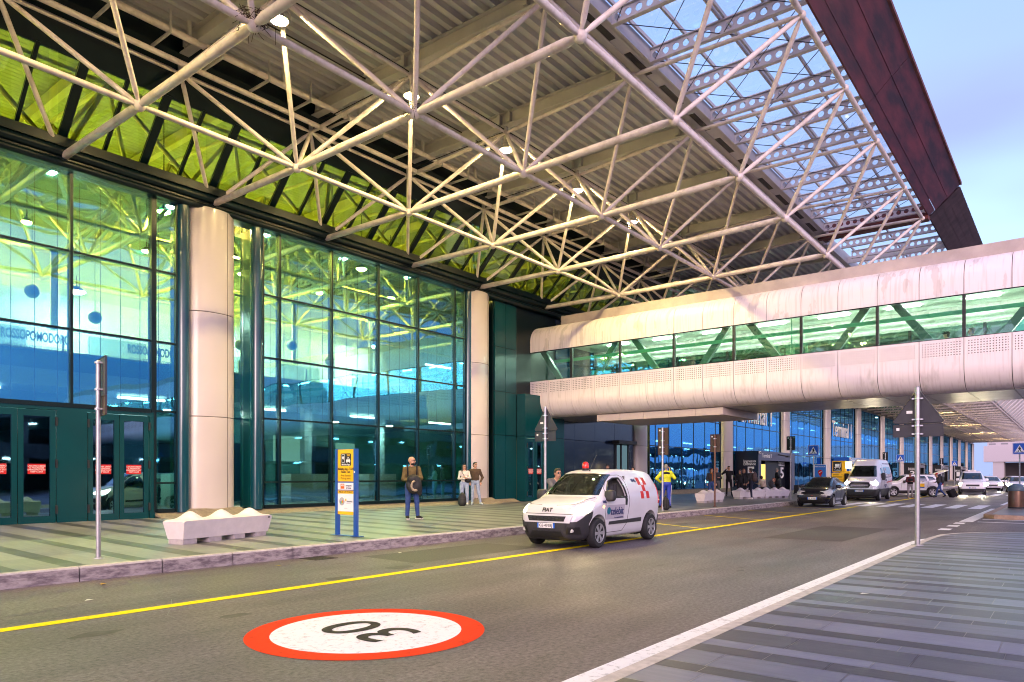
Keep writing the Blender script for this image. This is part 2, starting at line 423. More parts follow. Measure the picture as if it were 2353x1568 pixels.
# drain cover near the kerb, a few scraps of litter
t = thing('drain_cover', 'square cast iron drain cover by the kerb in front of the pick up sign', 'drain cover', (8.6, 11.45, .002))
IRON = mat('cast iron', (.045, .040, .038), .55, metal=.4, var=.4, vscale=20)
m = MB(); m.box(-.26, .26, -.26, .26, 0, .006); m.build('frame', IRON, t)
m = MB()
for i in range(7): m.box(-.21+i*.062, -.175+i*.062, -.2, .2, .006, .010)
[q.build('bar', IRON, t) for q in m.islands()]
LITL = {'leaf': ('fallen yellow leaf', mat('yellow leaf', (.42, .28, .03), .7)), 'scrap': ('white paper scrap', mat('paper scrap', (.6, .58, .54), .8))}
LOCS = ['on the sidewalk beside the edge on sign post', 'on the road by the kerb under the edge on sign post', 'on the road below the white seat', 'on the road below the pick up sign', 'between the yellow line and the kerb', 'on the dark paving near the white edge line']
for i, (x, y, z, k_) in enumerate(((3.6, 14.6, .27, 'scrap'), (4.6, 11.2, .004, 'leaf'), (7.4, 11.0, .004, 'leaf'), (10.2, 10.9, .004, 'scrap'), (3.9, 9.9, .004, 'scrap'), (9.5, 2.0, .158, 'scrap'))):
    m = MB(); a = rc_.uniform(0, 3); c_, s_ = math.cos(a)*.07, math.sin(a)*.07
    m.add([(-c_, -s_, .002), (s_*.6, -c_*.6, .010), (c_, s_, .003), (-s_*.6, c_*.6, .012)], [(0, 1, 2), (0, 2, 3)])
    o = m.build('litter', LITL[k_][1]); o.location = (x, y, z); tag(o, LITL[k_][0] + ' lying ' + LOCS[i], 'litter')
def planks(name, x0, x1, yedge, yfar, zf, sign, rows, plank, gap=.006):
    """stone rows across the walking direction; every plank is a face with its own tone"""
    vs, fs, tone = [], [], []
    x = x0; i = 0
    rnd = random.Random(name)
    while x < x1:
        w, base = rows[i % len(rows)]; w *= rnd.uniform(.9, 1.1); i += 1
        a, b = x + gap/2, min(x + w, x1) - gap/2
        ya, yb = yedge(a), yedge(b)
        ys = [None]; y = (ya + yb)/2 + sign * rnd.uniform(.2, plank)
        while sign * (yfar - y) > .15:
            ys.append(y); y += sign * plank * rnd.choice((1, 1, 1, .5, 1.5))
        ys.append(yfar)
        for p, q in zip(ys, ys[1:]):
            pa, pb = (ya, yb) if p is None else (p + sign*gap/2,)*2
            q -= sign*gap/2
            o = len(vs)
            vs += [(a, pa, zf(pa)), (b, pb, zf(pb)), (b, q, zf(q)), (a, q, zf(q))]
            fs.append((o, o+1, o+2, o+3) if sign > 0 else (o+3, o+2, o+1, o))
            t = base * rnd.uniform(.86, 1.14); tone.append((t*.90, t*.97, t*1.34) if sign < 0 else (t*.88, t*.90, t*.88))  # same stone on both sides; the right one has sky blue put into its tone
        x += w
    me = bpy.data.meshes.new(name); me.from_pydata(vs, [], fs); me.materials.append(STONE)
    ca = me.color_attributes.new('tone', 'FLOAT_COLOR', 'CORNER')
    for p in me.polygons:
        for li in p.loop_indices: ca.data[li].color = (*tone[p.index], 1)
    o = bpy.data.objects.new(name, me); COL.objects.link(o)
    return tag(o, kind='structure')
def zs(y): return .22 + (y - 11.77) * .0155
KY = 11.77
ROWS_L = [(.62, .25), (.34, .085), (.62, .24), (.30, .10), (.66, .27), (.36, .08)]
planks('sidewalk', -8, 62, lambda x: KY + .13, 20.92, zs, 1, ROWS_L, 1.2)
m = MB(); m.quad((62, KY+.13, zs(KY+.13)), (260, KY+.13, zs(KY+.13)), (260, 20.92, zs(20.92)), (62, 20.92, zs(20.92)))
struct('sidewalk', m, mat('grey far paving', (.18, .18, .185), .4, var=.4, vscale=2, stretch=(1, .15, 1)))
m = MB(); m.quad((-8, KY+.02, zs(KY)-.012), (260, KY+.02, zs(KY)-.012), (260, 36, zs(36)-.012), (-8, 36, zs(36)-.012))
struct('sidewalk', m, JOINT)
m = MB(); x = -8.
while x < 260:
    w = 1.25 if x < 60 else 10
    m.add([(x+.006, KY, -.05), (x+w-.006, KY, -.05), (x+w-.006, KY+.012, .195), (x+.006, KY+.012, .195)], [(0, 1, 2, 3)])
    x += w
struct('kerb', m, STONEK)
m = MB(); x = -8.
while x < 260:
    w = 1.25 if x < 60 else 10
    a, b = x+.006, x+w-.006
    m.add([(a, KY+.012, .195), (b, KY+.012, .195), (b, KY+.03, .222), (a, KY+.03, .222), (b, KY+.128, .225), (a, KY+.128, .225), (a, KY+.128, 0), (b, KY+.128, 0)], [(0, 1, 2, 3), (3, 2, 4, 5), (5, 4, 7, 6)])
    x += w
struct('kerb', m, STONEL)  # top paler than the face: sunlight on it is put into the colour
# right-hand pavement (the camera stands on it), with its rounded corner
EDGE = [(-9, 2.67), (19.0, 2.67), (20.3, 2.58), (21.1, 2.32), (21.8, 1.85), (22.3, 1.25), (22.65, .5), (22.9, -.6), (23.2, -4), (23.8, -16)]
def edge_x(x):
    for (a, b), (c, d) in zip(EDGE, EDGE[1:]):
        if x <= c: return b + (d - b) * (x - a) / (c - a)
    return -16
def offs(poly, d):
    out = []
    for i, p in enumerate(poly):
        a, b = poly[max(0, i-1)], poly[min(len(poly)-1, i+1)]
        tx, ty = b[0]-a[0], b[1]-a[1]; L = math.hypot(tx, ty)
        out.append((p[0] - ty/L*d, p[1] + tx/L*d))
    return out
def ribbon(mb, A, B, za, zb):
    for i in range(len(A)-1):
        mb.quad((*A[i], za), (*A[i+1], za), (*B[i+1], zb), (*B[i], zb))
IN = offs(EDGE, -.13)
def in_x(x):
    for (a, b), (c, d) in zip(IN, IN[1:]):
        if x <= c: return b + (d - b) * (x - a) / (c - a)
    return -16
ROWS_R = [(.46, .175), (.22, .055), (.45, .15), (.24, .06), (.24, .185), (.46, .07), (.22, .155), (.23, .05)]
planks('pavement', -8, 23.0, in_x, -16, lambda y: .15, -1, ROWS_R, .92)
m = MB(); m.add([(x, y, .139) for x, y in EDGE] + [(-9, -16, .139)], [tuple(range(len(EDGE)+1))])
struct('pavement', m, JOINT)
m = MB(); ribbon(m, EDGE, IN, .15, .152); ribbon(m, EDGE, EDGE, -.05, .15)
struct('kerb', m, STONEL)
# traffic island
ISL = [(31.6, -9), (31.3, 1.6), (31.45, 2.3), (32.0, 2.67), (78, 2.67), (78, -9)]
ISO = [(31.85, -9), (31.55, 1.5), (31.65, 2.1), (32.1, 2.42), (78, 2.42), (78, -9)]
m = MB(); ribbon(m, ISL, ISO, .15, .152); ribbon(m, ISL, ISL, -.05, .15)
struct('kerb', m, mat('pinkish worn kerb', (.46, .32, .26), .7, var=.4, vscale=4, bump=.3))
m = MB(); m.add([(x, y, .149) for x, y in ISO], [tuple(range(len(ISO)))])
struct('pavement', m, mat('grey slab paving', (.20, .20, .205), .3, var=.45, vscale=2.5, stretch=(1, .3, 1)))
# ---------------------------------------------------------------- painted markings
ZP = .004
m = MB(); m.quad((-9, 8.60, ZP), (39.6, 8.60, ZP), (39.6, 8.80, ZP), (-9, 8.80, ZP)); m.quad((47, 8.60, ZP), (66, 8.60, ZP), (66, 8.80, ZP), (47, 8.80, ZP)); m.quad((74, 8.60, ZP), (200, 8.60, ZP), (200, 8.80, ZP), (74, 8.80, ZP))
struct('road_marking', m, ROADY)
m = MB()
for x, xo in ((20.4, 1.6), (25.6, 1.6), (30.9, 1.2), (36.2, .8), (48.4, 0), (53.8, 0), (59.2, 0)):
    m.quad((x, 8.80, ZP), (x+.12, 8.80, ZP), (x+xo+.12, 11.6, ZP), (x+xo, 11.6, ZP))
struct('road_marking', m, ROADY)
m = MB(); rnd = random.Random(3)
WL = offs(EDGE[:9], .02); WO = offs(EDGE[:9], .45)
WO2 = [(x, max(y, -30)) for x, y in WO]
ribbon(m, WL, WO, ZP, ZP)
struct('road_marking', m, ROADW)
m = MB()
for x in (24.2, 26.0, 27.6): m.quad((x, 2.85, ZP), (x+.75, 2.85, ZP), (x+.75, 3.15, ZP), (x, 3.15, ZP))
m.quad((28.9, 2.72, ZP), (41, 2.72, ZP), (41, 3.12, ZP), (28.9, 3.12, ZP)); m.quad((46, 2.72, ZP), (66, 2.72, ZP), (66, 3.12, ZP), (46, 3.12, ZP))
m.quad((29.0, -9, ZP), (29.25, -9, ZP), (29.25, 2.6, ZP), (29.0, 2.6, ZP)); m.quad((30.75, -9, ZP), (31.05, -9, ZP), (31.05, 2.6, ZP), (30.75, 2.6, ZP))
m.quad((29.25, -6, ZP), (30.75, -6, ZP), (30.75, -.2, ZP), (29.25, 1.0, ZP))
struct('road_marking', m, ROADW)
m = MB()
for i in range(9):
    y = 3.45 + i * .99
    m.quad((40.1, y, ZP*1.5), (45.2, y, ZP*1.5), (45.2, y+.54, ZP*1.5), (40.1, y+.54, ZP*1.5))
struct('road_marking', m, ROADW)
m = MB()
for i in range(11):
    y = 1.6 + i * 1.02
    m.quad((66.8, y, ZP*1.5), (72.4, y, ZP*1.5), (72.4, y+.54, ZP*1.5), (66.8, y+.54, ZP*1.5))
struct('road_marking', m, ROADW)
RC = (4.905, 5.72)
def disc(mb, r0, r1, z, n=72):
    for i in range(n):
        a, b = 2*math.pi*i/n, 2*math.pi*(i+1)/n
        c = [(RC[0]+r*math.cos(t), RC[1]+r*math.sin(t), z) for r, t in ((r0, a), (r1, a), (r1, b), (r0, b))]
        mb.add(c if r0 else c[1:], [tuple(range(len(c) if r0 else 3))])
m = MB(); disc(m, .96, 1.2, ZP); struct('road_marking', m, ROADR)
m = MB(); disc(m, 0, .96, ZP); struct('road_marking', m, ROADW)
t = text_mesh('30', .92, face_M((RC[0]+.03, RC[1]-.02, ZP*2), (0, 1, 0), (-1, 0, 0)), 'road_marking', ROADK, width=.98, ext=.0004, bold=.006)
tag(t, kind='structure')

# ================================================================ TERMINAL BUILDING
GL = glass('teal facade glass', (.51, .67, .58), (.10, .50, .98), .29, wave=.012, wscale=.55)
GLD = glass('dark door glass', (.10, .20, .26), (.35, .7, 1.0), .34, wave=.006, wscale=.8)
GLC = glass('clerestory glass', (.27, .34, .065), (.5, .8, .9), .10, wave=.005)
GLF = glass('far facade glass', (.35, .6, .62), (.17, .56, 1.0), .45, wave=.012, wscale=.8)
YF = 20.95
TB = thing('terminal_building', 'long airport terminal with teal framed glass front and leaning clerestory, along the sidewalk', 'building', (18, 21, .35))
def part(mb, name, m, parent=None, smooth=0): return mb.build(name, m, parent or TB, smooth, world=True) if (parent is None or parent is TB) else None
def sub(mb, name, m, parent, smooth=0):
    """a sub-part of a part whose mesh lives in its root's space"""
    me = mb.mesh(name, m, smooth); me.transform(TB.matrix_basis.inverted())
    o = bpy.data.objects.new(name, me); COL.objects.link(o); o.parent = parent
    return o
ZR = [.58, 1.37, 3.46, 5.47, 7.53, 9.62]
def bay(xa, xb, xs, zr, gm=GL, name='window', mw=.035):
    m = MB(); m.box(xa, xb, YF, YF+.012, zr[0], zr[-1]); w = part(m, name, gm)
    f = MB()
    for x in xs: f.box(x-mw, x+mw, YF-.06 if mw > .03 else YF-.02, YF+.16 if mw > .03 else YF+.05, zr[0], zr[-1])
    for x in (xa, xb): f.box(x-.035, x+.035, YF-.065, YF+.165, zr[0]-.05, zr[-1]+.02)
    xe = sorted(list(xs) + [xa, xb])
    for z in zr[1:-1]:
        for a, b in zip(xe, xe[1:]): f.box(a+.05, b-.05, YF-.035, YF+.12, z-.028, z+.028)
    f.box(xa+.06, xb-.06, YF-.07, YF+.15, zr[0]-.07, zr[0]+.04)
    sub(f, 'frame', TEALD, w)
    return w
B1 = [9.92 - 2.12*i for i in range(6)]
bay(-1.5, 9.92, B1[1:], ZR[2:])
bay(9.992, 10.64, [], ZR)
bay(13.50, 23.42, [14.14, 16.29, 18.47, 20.58, 22.75], ZR)
ZR2 = [.62, 3.46, 5.47, 7.53, 9.62]
for j in range(13):
    x = 39.4 + 14*j
    bay(x+1.25, x+12.75, [x+1.25+.9+1.94*i for i in range(6)] if j < 7 else [x+1.25+1.44*i for i in range(1, 8)], ZR2, GLF, mw=.022)
# solid teal wall round the doors of the first bay
m = MB()
DZ = 3.30
for a, b in ((-1.5, 3.45), (5.05, 5.68), (7.45, 8.18), (9.84, 9.985)): m.box(a, b, YF-.05, YF+.1, .33, DZ)
m.box(-1.5, 9.985, YF-.045, YF+.095, DZ, 3.43)
part(m, 'door_wall', TEAL)
STK = mat('white sticker print', (.85, .8, .78), .5)
def door_pair(xa, xb, za, zb, y, nm='door'):
    xm = (xa+xb)/2
    for s, (a, b) in enumerate(((xa, xm), (xm, xb))):
        d = MB(); fw = .13
        d.box(a+.01, a+fw, y-.04, y+.05, za, zb); d.box(b-fw, b-.01, y-.04, y+.05, za, zb)
        d.box(a+fw, b-fw, y-.038, y+.048, za, za+.2); d.box(a+fw, b-fw, y-.038, y+.048, zb-.16, zb)
        o = part(d, nm, TEAL)
        g = MB(); g.box(a+fw-.01, b-fw+.01, y, y+.01, za+.18, zb-.14); sub(g, 'pane', GLD, o)
        st = MB(); cx, cz = (a+b)/2, za+1.42
        st.box(cx-.2, cx+.2, y-.012, y-.004, cz-.13, cz+.13); so = sub(st, 'sticker', REDP, o)
        M = TB.matrix_basis.inverted() @ face_M((cx, y-.016, cz), (1, 0, 0), (0, 0, 1))
        text_mesh('LASCIARE LIBERO\nIL PASSAGGIO\nEMERGENCY EXIT\nKEEP CLEAR', .052, M, 'sticker_text', STK, o)
        h = MB()
        for z in (za+.25, za+1.45, za+2.55): h.box(b-.02 if s else a-.02, b+.03 if s else a+.03, y-.075, y-.03, z, z+.22)
        [sub(q, 'hinge', BLACK, o) for q in h.islands()]
door_pair(3.47, 5.03, .34, DZ-.02, YF)
door_pair(5.70, 7.43, .34, DZ-.02, YF)
door_pair(8.20, 9.82, .34, DZ-.02, YF)
# corner jambs, recesses behind the columns and header beams
m = MB()
for x in (10.83, 13.28, 23.62): m.tube((x, YF-.02, .5), (x, YF-.02, 9.62), .19, 24)
[part(q, 'corner_jamb', mat('teal jamb enamel', (.004, .05, .075), .15, coat=.3), smooth=40) for q in m.islands()]
m = MB(); m.box(23.65, 25.4, 21.75, 21.8, .4, 9.6); m.box(12.55, 12.67, 21.55, 21.75, .4, 9.6); m.box(10.95, 11.05, 21.55, 21.75, .4, 9.6)
for x in (10.86, 13.2, 23.66): m.box(x, x+.05, 21.0, 21.75, .4, 9.6)
for z in (3.46, 7.53): m.box(10.9, 13.2, 21.72, 21.75, z-.03, z+.03)
[part(q, 'recess_wall', TEAL) for q in m.islands()]
m = MB(); m.box(11.06, 12.54, 21.60, 21.61, .6, 9.4); m.box(12.68, 13.19, 21.60, 21.61, .6, 9.4); [part(q, 'recess_window', GL) for q in m.islands()]
m = MB(); m.box(-8, 39.2, 20.72, 21.25, 9.62, 10.12)
m.tube((-8, 20.72, 10.0), (39.2, 20.72, 10.0), .13, 16); m.tube((-8, 20.74, 9.72), (39.2, 20.74, 9.72), .10, 16)
m.box(-8, 39.2, 20.6, 21.3, 10.12, 10.36)
part(m, 'eaves_beam', TEALD, smooth=40)
m = MB(); m.box(39.2, 222, 20.72, 21.25, 9.62, 10.36); part(m, 'far_eaves_beam', TEALD)
# leaning clerestory between the eaves beam and the roof
CB, CT = (20.95, 10.42), (19.45, 11.95)
m = MB()
m.quad((-8, *CB), (39, *CB), (39, *CT), (-8, *CT))
cl = part(m, 'clerestory_window', GLC)
m = MB()
x = 7.573 - 4*2.08
k = 0
while x < 39:
    for xx, w in ((x, .11), (x+1.04, .045)):
        d = Vector((0, CT[0]-CB[0], CT[1]-CB[1])); nn = Vector((0, d.z, -d.y)).normalized()
        A, B = Vector((xx, *CB)), Vector((xx, *CT))
        vs = [p + Vector((sx*w, 0, 0)) + nn*t for p in (A, B) for sx in (-1, 1) for t in (-.03, .06)]
        m.add(vs, [(0, 1, 3, 2), (4, 6, 7, 5), (0, 4, 5, 1), (2, 3, 7, 6), (0, 2, 6, 4), (1, 5, 7, 3)])
    x += 2.08
[sub(q, 'mullion', TEALD, cl) for q in m.islands()]
m = MB(); m.add([(x, y, z) for x in (-8, 39) for y, z in ((19.50, 11.9), (18.62, 12.75), (18.5, 13.3), (18.9, 13.3), (19.7, 12.05))], [(0, 1, 6, 5), (1, 2, 7, 6), (2, 3, 8, 7), (3, 4, 9, 8), (4, 0, 5, 9), (0, 4, 3, 2, 1), (5, 6, 7, 8, 9)])
part(m, 'clerestory_header', TEALD)
m = MB(); m.quad((39, 20.95, 10.36), (222, 20.95, 10.36), (222, 18.6, 12.9), (39, 18.6, 12.9)); part(m, 'far_clerestory', glass('far clerestory glass', (.4, .6, .2), (.5, .7, .7), .25))
# sloped concrete skirt
SK = [(10.0, .5), (10.7, .5), (11.0, 1.05), (12.5, 1.05), (12.95, .55), (13.3, .42), (23.5, .42), (23.8, .95), (24.9, .95), (25.4, .4), (26.9, .4)]
m = MB(); n = len(SK)
top = [(x, YF+.05 if d < .6 else 20.62, .6 if d > .6 else .52) for x, d in SK]
bot = [(x, YF-.05-d, zs(YF-d)-.01) for x, d in SK]
bk = [(x, 21.7, .6 if d > .6 else .52) for x, d in SK]
m.add(top + bot + bk, [(i, i+1, n+i+1, n+i) for i in range(n-1)] + [(i, i+1, 2*n+i+1, 2*n+i) for i in range(n-1)] + [(0, n, 2*n), (n-1, 2*n-1, 3*n-1)])
m.box(39.0, 222, 20.5, 21.4, .2, .62)
part(m, 'plinth', CONC)
# panelled wall beside and under the bridge
m = MB()
xs = [25.45, 27.1]; 
for a, b in ((25.45, 26.25), (26.25, 27.08)):
    for z0, z1 in zip([.45]+ZR2[1:], ZR2[1:]): m.box(a+.012, b-.012, YF-.03, YF+.05, z0+.012, z1-.012)
part(m, 'teal_panel_wall', TEAL)
m = MB()
for a, b in zip((30.4, 32.1, 34.2), (32.1, 34.2, 36.35)):
    for z0, z1 in ((.62, 3.46), (3.46, 5.47), (5.47, 7.5), (7.5, 9.6)): m.box(a+.012, b-.012, YF-.03, YF+.05, z0+.012, z1-.012)
for z0, z1 in ((3.46, 5.47), (5.47, 7.5), (7.5, 9.6)): m.box(36.36, 38.6, YF-.03, YF+.05, z0+.012, z1-.012)
m.box(37.95, 38.6, YF-.03, YF+.05, .62, 3.45)
part(m, 'navy_panel_wall', NAVY)
m = MB(); m.box(25.4, 39.1, YF+.06, YF+.3, .3, 9.62); part(m, 'wall_backing', TEALD)
m = MB(); m.box(36.36, 37.94, YF-.02, YF, .62, 3.35); part(m, 'side_entrance', emit('bright lobby', (.35, .6, .7), .10))
m = MB(); m.box(36.36, 36.5, YF-.1, YF+.02, .62, 3.4); m.box(37.0, 37.1, YF-.1, YF+.02, .62, 3.4); m.box(37.85, 37.95, YF-.1, YF+.02, .62, 3.4); m.box(36.1, 38.2, YF-.5, YF+.02, 3.4, 3.6); part(m, 'side_entrance_frame', BLACK)
# projecting vestibule box with an exit door
m = MB()
for a, b in ((27.1, 27.22), (28.62, 29.5), (29.5, 30.38)): m.box(a, b, 20.4, 20.9, .36, 3.44)
m.box(27.22, 28.62, 20.4, 20.9, 3.36, 3.44)
for a, b in ((27.1, 28.2), (28.215, 29.3), (29.315, 30.38)): m.box(a, b, 20.4, 20.9, 3.46, 5.45)
part(m, 'vestibule', TEAL)
m = MB(); m.box(27.25, 28.6, 20.75, 20.8, .36, 3.34); part(m, 'lit_lobby', emit('lobby glow', (.55, .95, .6), .28))
door_pair(27.24, 28.60, .36, 3.34, 20.46)
# interior seen through the glass
INW = mat('pale interior wall', (.62, .70, .66), .7, var=.15, vscale=1)
m = MB(); m.quad((-8, 36, .2), (224, 36, .2), (224, 36, 15.5), (-8, 36, 15.5)); m.quad((-8, 21.3, .2), (-8, 36, .2), (-8, 36, 15.5), (-8, 21.3, 15.5)); m.quad((224, 21.3, .2), (224, 36, .2), (224, 36, 15.5), (224, 21.3, 15.5)); part(m, 'interior_wall', INW)
m = MB(); m.quad((-8, 21.4, .55), (224, 21.4, .55), (224, 36, .55), (-8, 36, .55)); part(m, 'interior_floor', mat('interior floor', (.10, .11, .12), .25, var=.2))
m = MB(); m.box(-8, 25, 24.8, 36, 4.35, 4.85); m.box(40, 222, 25.5, 36, 4.35, 4.85); part(m, 'mezzanine', mat('mezzanine edge', (.42, .62, .66), .5))
m = MB(); m.box(-8, 39, 27.0, 27.2, .55, 4.35); part(m, 'ground_floor_wall', mat('dark teal hall wall', (.07, .23, .25), .4, var=.3, vscale=.6))
m = MB()
for x, w, z0, z1 in ((11.6, 1.2, 1.4, 3.2), (14.6, .9, 1.2, 3.0), (17.9, 1.6, 2.2, 3.3), (21.2, 1.1, 1.3, 3.1), (2, 1.4, 1.6, 3.1), (6.6, 1.0, 1.3, 3.0)): m.box(x, x+w, 26.94, 26.98, z0, z1)
for q in m.islands(): part(q, 'added_glow_panel', emit('added panel glow', (.55, .9, .85), .42))  # glowing panels added to liven up the dark hall wall
m = MB()
for x, w in ((13, 1.3), (16, 1.5), (19.6, 1.2), (4, 2), (8.6, 1)): m.box(x, x+w, 26.9, 26.97, .55, 2.9)
for q in m.islands(): part(q, 'hall_doorway', TEALD)
m = MB()
for x, w in ((12.2, 2.2), (17, 2.6), (21, 1.6), (1, 3)): m.box(x, x+w, 24.4, 25.1, .55, 1.65); 
for q in m.islands(): part(q, 'hall_counter', mat('pale counter', (.45, .5, .5), .4))
m = MB(); m.box(-8, 25, 24.85, 24.87, 4.85, 5.4); part(m, 'balustrade', mat('balustrade panel', (.20, .42, .55), .2))
m = MB(); m.box(-8, 25, 28.0, 28.2, 4.85, 7.9); part(m, 'shop_front', mat('white shop wall', (.75, .85, .85), .5, var=.1))
m = MB()
for x in range(-6, 25, 4): m.box(x, x+.35, 24.9, 25.2, .5, 4.35); m.box(x+1, x+3, 27.9, 27.99, 4.9, 6.6)
[part(q, 'interior_pillar', mat('grey interior pillar', (.25, .36, .40), .4)) for q in m.islands()]
SGN = mat('violet grey lettering', (.13, .16, .30), .5)
for x, s in ((7.36, 1.85), (10.95, 1.85)):
    M = TB.matrix_basis.inverted() @ face_M((x+s/2, 24.8, 5.80), (1, 0, 0), (0, 0, 1))
    text_mesh('ROSSOPOMODORO', .40, M, 'shop_lettering', SGN, TB, width=s, bold=.012)
    M = TB.matrix_basis.inverted() @ face_M((x+s/2, 24.8, 5.50), (1, 0, 0), (0, 0, 1))
    text_mesh('cucina e pizzeria napoletana', .2, M, 'shop_tagline', SGN, TB, width=s*.95)
m = MB(); 
for x in range(-6, 224, 6): m.box(x, x+2.4, 29.8, 29.95, 8.05, 8.12)
for x in range(-4, 224, 5): m.box(x, x+1.6, 25.6, 25.7, 4.22, 4.30); m.box(x+2, x+3.2, 31.0, 31.1, 4.22, 4.3)
part(m, 'tube_light', emit('tube light', (.9, 1., .9), 7))
m = MB()
for i in range(44): m.box(-1 + i*.56, -.985 + i*.56, 22.3, 22.315, 3.5, 9.9)
tag(part(m, 'hanging_cable', TEALD), kind='stuff')
for x, z in ((8.3, 7.25), (10.1, 6.75), (4.2, 7.0), (15.3, 6.6), (17.6, 6.9), (19.5, 6.5)):
    m = MB(); m.ball((x, 25.2, z), .21, 16); m.tube((x, 25.2, z+.21), (x, 25.2, 9.9), .012, 5); part(m, 'globe_lamp', mat('blue grey globe', (.10, .16, .20), .4), smooth=60)
m = MB()
for x in (5.4, 9.1, 13.8, 18.2, 22.4): m.box(x, x+.18, 26.0, 26.1, 6.3, 9.0); m.box(x, x+1.5, 26.0, 26.1, 8.8, 9.0)
part(m, 'hanging_frame', mat('pale hanging frame', (.7, .74, .5), .5))
m = MB()
for x in range(-6, 25, 3): m.box(x, x+.06, 24.82, 24.86, 5.4, 5.95)
m.box(-8, 25, 24.81, 24.87, 5.40, 5.46); part(m, 'handrail', STEEL)
def disc_lamp(x, y, z, r, m_, nm='hall_and_fill_lamp'):
    q = MB(); q.lathe([(0, z), (r*.7, z+.01), (r, z+.06)], 20, Matrix.Translation((x, y, 0))); o = part(q, nm, m_)
    q = MB(); q.lathe([(r+.02, z+.07), (r*.5, z+.22), (.02, z+.26), (.015, 14.3 if z > 8.5 else z+.6)], 14, Matrix.Translation((x, y, 0))); sub(q, 'shade', TEALD, o)
HL, SHL, FHL = emit('warm hall lamp', (1., .76, .12), 1450), emit('cool shop and fill lamp', (.84, .96, 1.), 300), emit('far hall lamp', (.8, 1., .9), 45)
for x in (-5.5, -1, 3.5, 8, 12.5, 17, 21.5, 26): disc_lamp(x, 25.5 if round(x*2) % 2 else 28.5, 10.9, .22, HL); disc_lamp(x+2.2, 31.5, 11.2, .18, HL)
for x in (-3, 3.5, 10, 16.5, 23): disc_lamp(x, 26.4, 7.7, .26, SHL)
for x in (-1, 5, 12, 15, 19, 22): disc_lamp(x, 24.2, 3.75, .14, SHL)  # low lamps added to brighten the ground floor wall
for x in (46, 60, 74, 88, 110, 140, 180): disc_lamp(x, 27, 9, .3, FHL)
# big white lettering on the far bays
LW = mat('white lettering', (.82, .84, .88), .4)
for x, z, w in ((59.2, 6.6, 8.9), (87.9, 6.65, 8.6)):
    M = TB.matrix_basis.inverted() @ face_M((x, YF-.12, z), (1, 0, 0), (0, 0, 1))
    text_mesh('Terminal 1', 2.45, M, 'terminal_lettering', LW, TB, width=w, ext=.03, bold=.012)
# ================================================================ COLUMNS
COLM = mat('cream column cladding', (.56, .49, .465), .27, var=.06, vscale=.6, coat=.25)
SEAM = mat('dark seam', (.05, .04, .035), .8)
def col_label(i):
    if i < 2: return ('wide cream clad column behind the white bench, nearest the camera', 'cream clad column behind the couple, at the right end of the tall glass bay')[i]
    nm = ['first cream column beyond the pedestrian bridge, behind the yellow jacket', 'pale column just left of the black entrance box marked 5', 'pale column just right of the black entrance box marked 5', 'pale column just left of the blue entrance box', 'pale column right of the blue entrance box, above the minibus']
    if i-2 < len(nm): return nm[i-2]
    return '%s pale column beyond the minibus in the row of far columns' % ('first second third fourth fifth sixth seventh eighth ninth'.split()[i-7])
def column(x, i, near):
    t = thing('column', col_label(i), 'column', (x, 20.99, .5), 0, 'cream columns along the terminal front')
    z1 = 9.72 - .5
    a, b = (.74, .42) if near else (.62, .5)
    sh = MB(); segs = [0, 2.87, 6.04, z1]
    for p, q in zip(segs, segs[1:]): sh.lathe([(.975, p+.008), (1., p+.02), (1., q-.02), (.975, q-.008)], 48 if near else 20, None, a, b)
    sh.build('cladding', COLM, t, 30)
    g = MB(); g.lathe([(.965, .0), (.965, z1-.01)], 32, None, a, b)
    if near:
        for an in (R(-62), R(62)):
            px, py = a*math.cos(an), b*math.sin(an)
            g.box(px-.007, px+.007, py-.004 if py < 0 else py-.02, py+.02 if py < 0 else py+.004, .03, z1-.03)
    g.build('seam', SEAM, t)
    if near:
        c = MB(); c.tube((0, 0, z1-.02), (0, 0, z1+.22), .11, 12); c.build('bearing_stub', TUBE, t, 40)
    return t
column(7.573+4.161, 0, True); column(7.573+4*4.161, 1, True)
for j in range(14): column(39.4+14*j, 2+j, False)
# ================================================================ CANOPY (space frame, deck, glass strip, rusty fascia)
CN = thing('entrance_canopy', 'wide canopy of cream tubular space frame under a ribbed metal deck over the kerb', 'canopy', (18, 12, 9.9))
cinv = CN.matrix_basis.inverted()
def cpart(mb, name, m, smooth=0, parent=None):
    me = mb.mesh(name, m, smooth); me.transform(cinv)
    o = bpy.data.objects.new(name, me); COL.objects.link(o); o.parent = parent or CN
    return o
DX, X0, GAP = 4.161, 7.573, .802
def nx(k): return X0 + k*DX + (GAP if k >= 5 else 0)
LOW = [(20.99, 9.93), (16.575, 9.92), (12.035, 9.98), (7.507, 10.07)]
UPP = [(18.78, 12.315), (14.305, 12.538), (9.77, 12.82), (5.175, 12.71)]
V = Vector
tubes, balls = [], []
KS = list(range(-3, 8))
for k in KS:
    for i, (y, z) in enumerate(LOW):
        balls.append((V((nx(k), y, z)), .135))
        if i < 3: tubes.append((V((nx(k), y, z)), V((nx(k), *LOW[i+1])), .099))
        if i > 0 and k+1 in KS: tubes.append((V((nx(k), y, z)), V((nx(k+1), y, z)), .07))
        for dk in (-.5, .5):
            if k+dk < KS[0]-.6 or k+dk > KS[-1]+.6: continue
            for j in (i-1, i):
                if j < 0 or j > 3: continue
                tubes.append((V((nx(k), y, z)), V((nx(k+dk), *UPP[j])), .061))
for k in KS[:-1]:
    kk = k + .5
    for j, (y, z) in enumerate(UPP):
        balls.append((V((nx(kk), y, z)), .10))
        if j < 3: tubes.append((V((nx(kk), y, z)), V((nx(kk), *UPP[j+1])), .06))
        if kk+1 <= KS[-1]: tubes.append((V((nx(kk), y, z)), V((nx(kk+1), y, z)), .075 if j == 3 else .055))
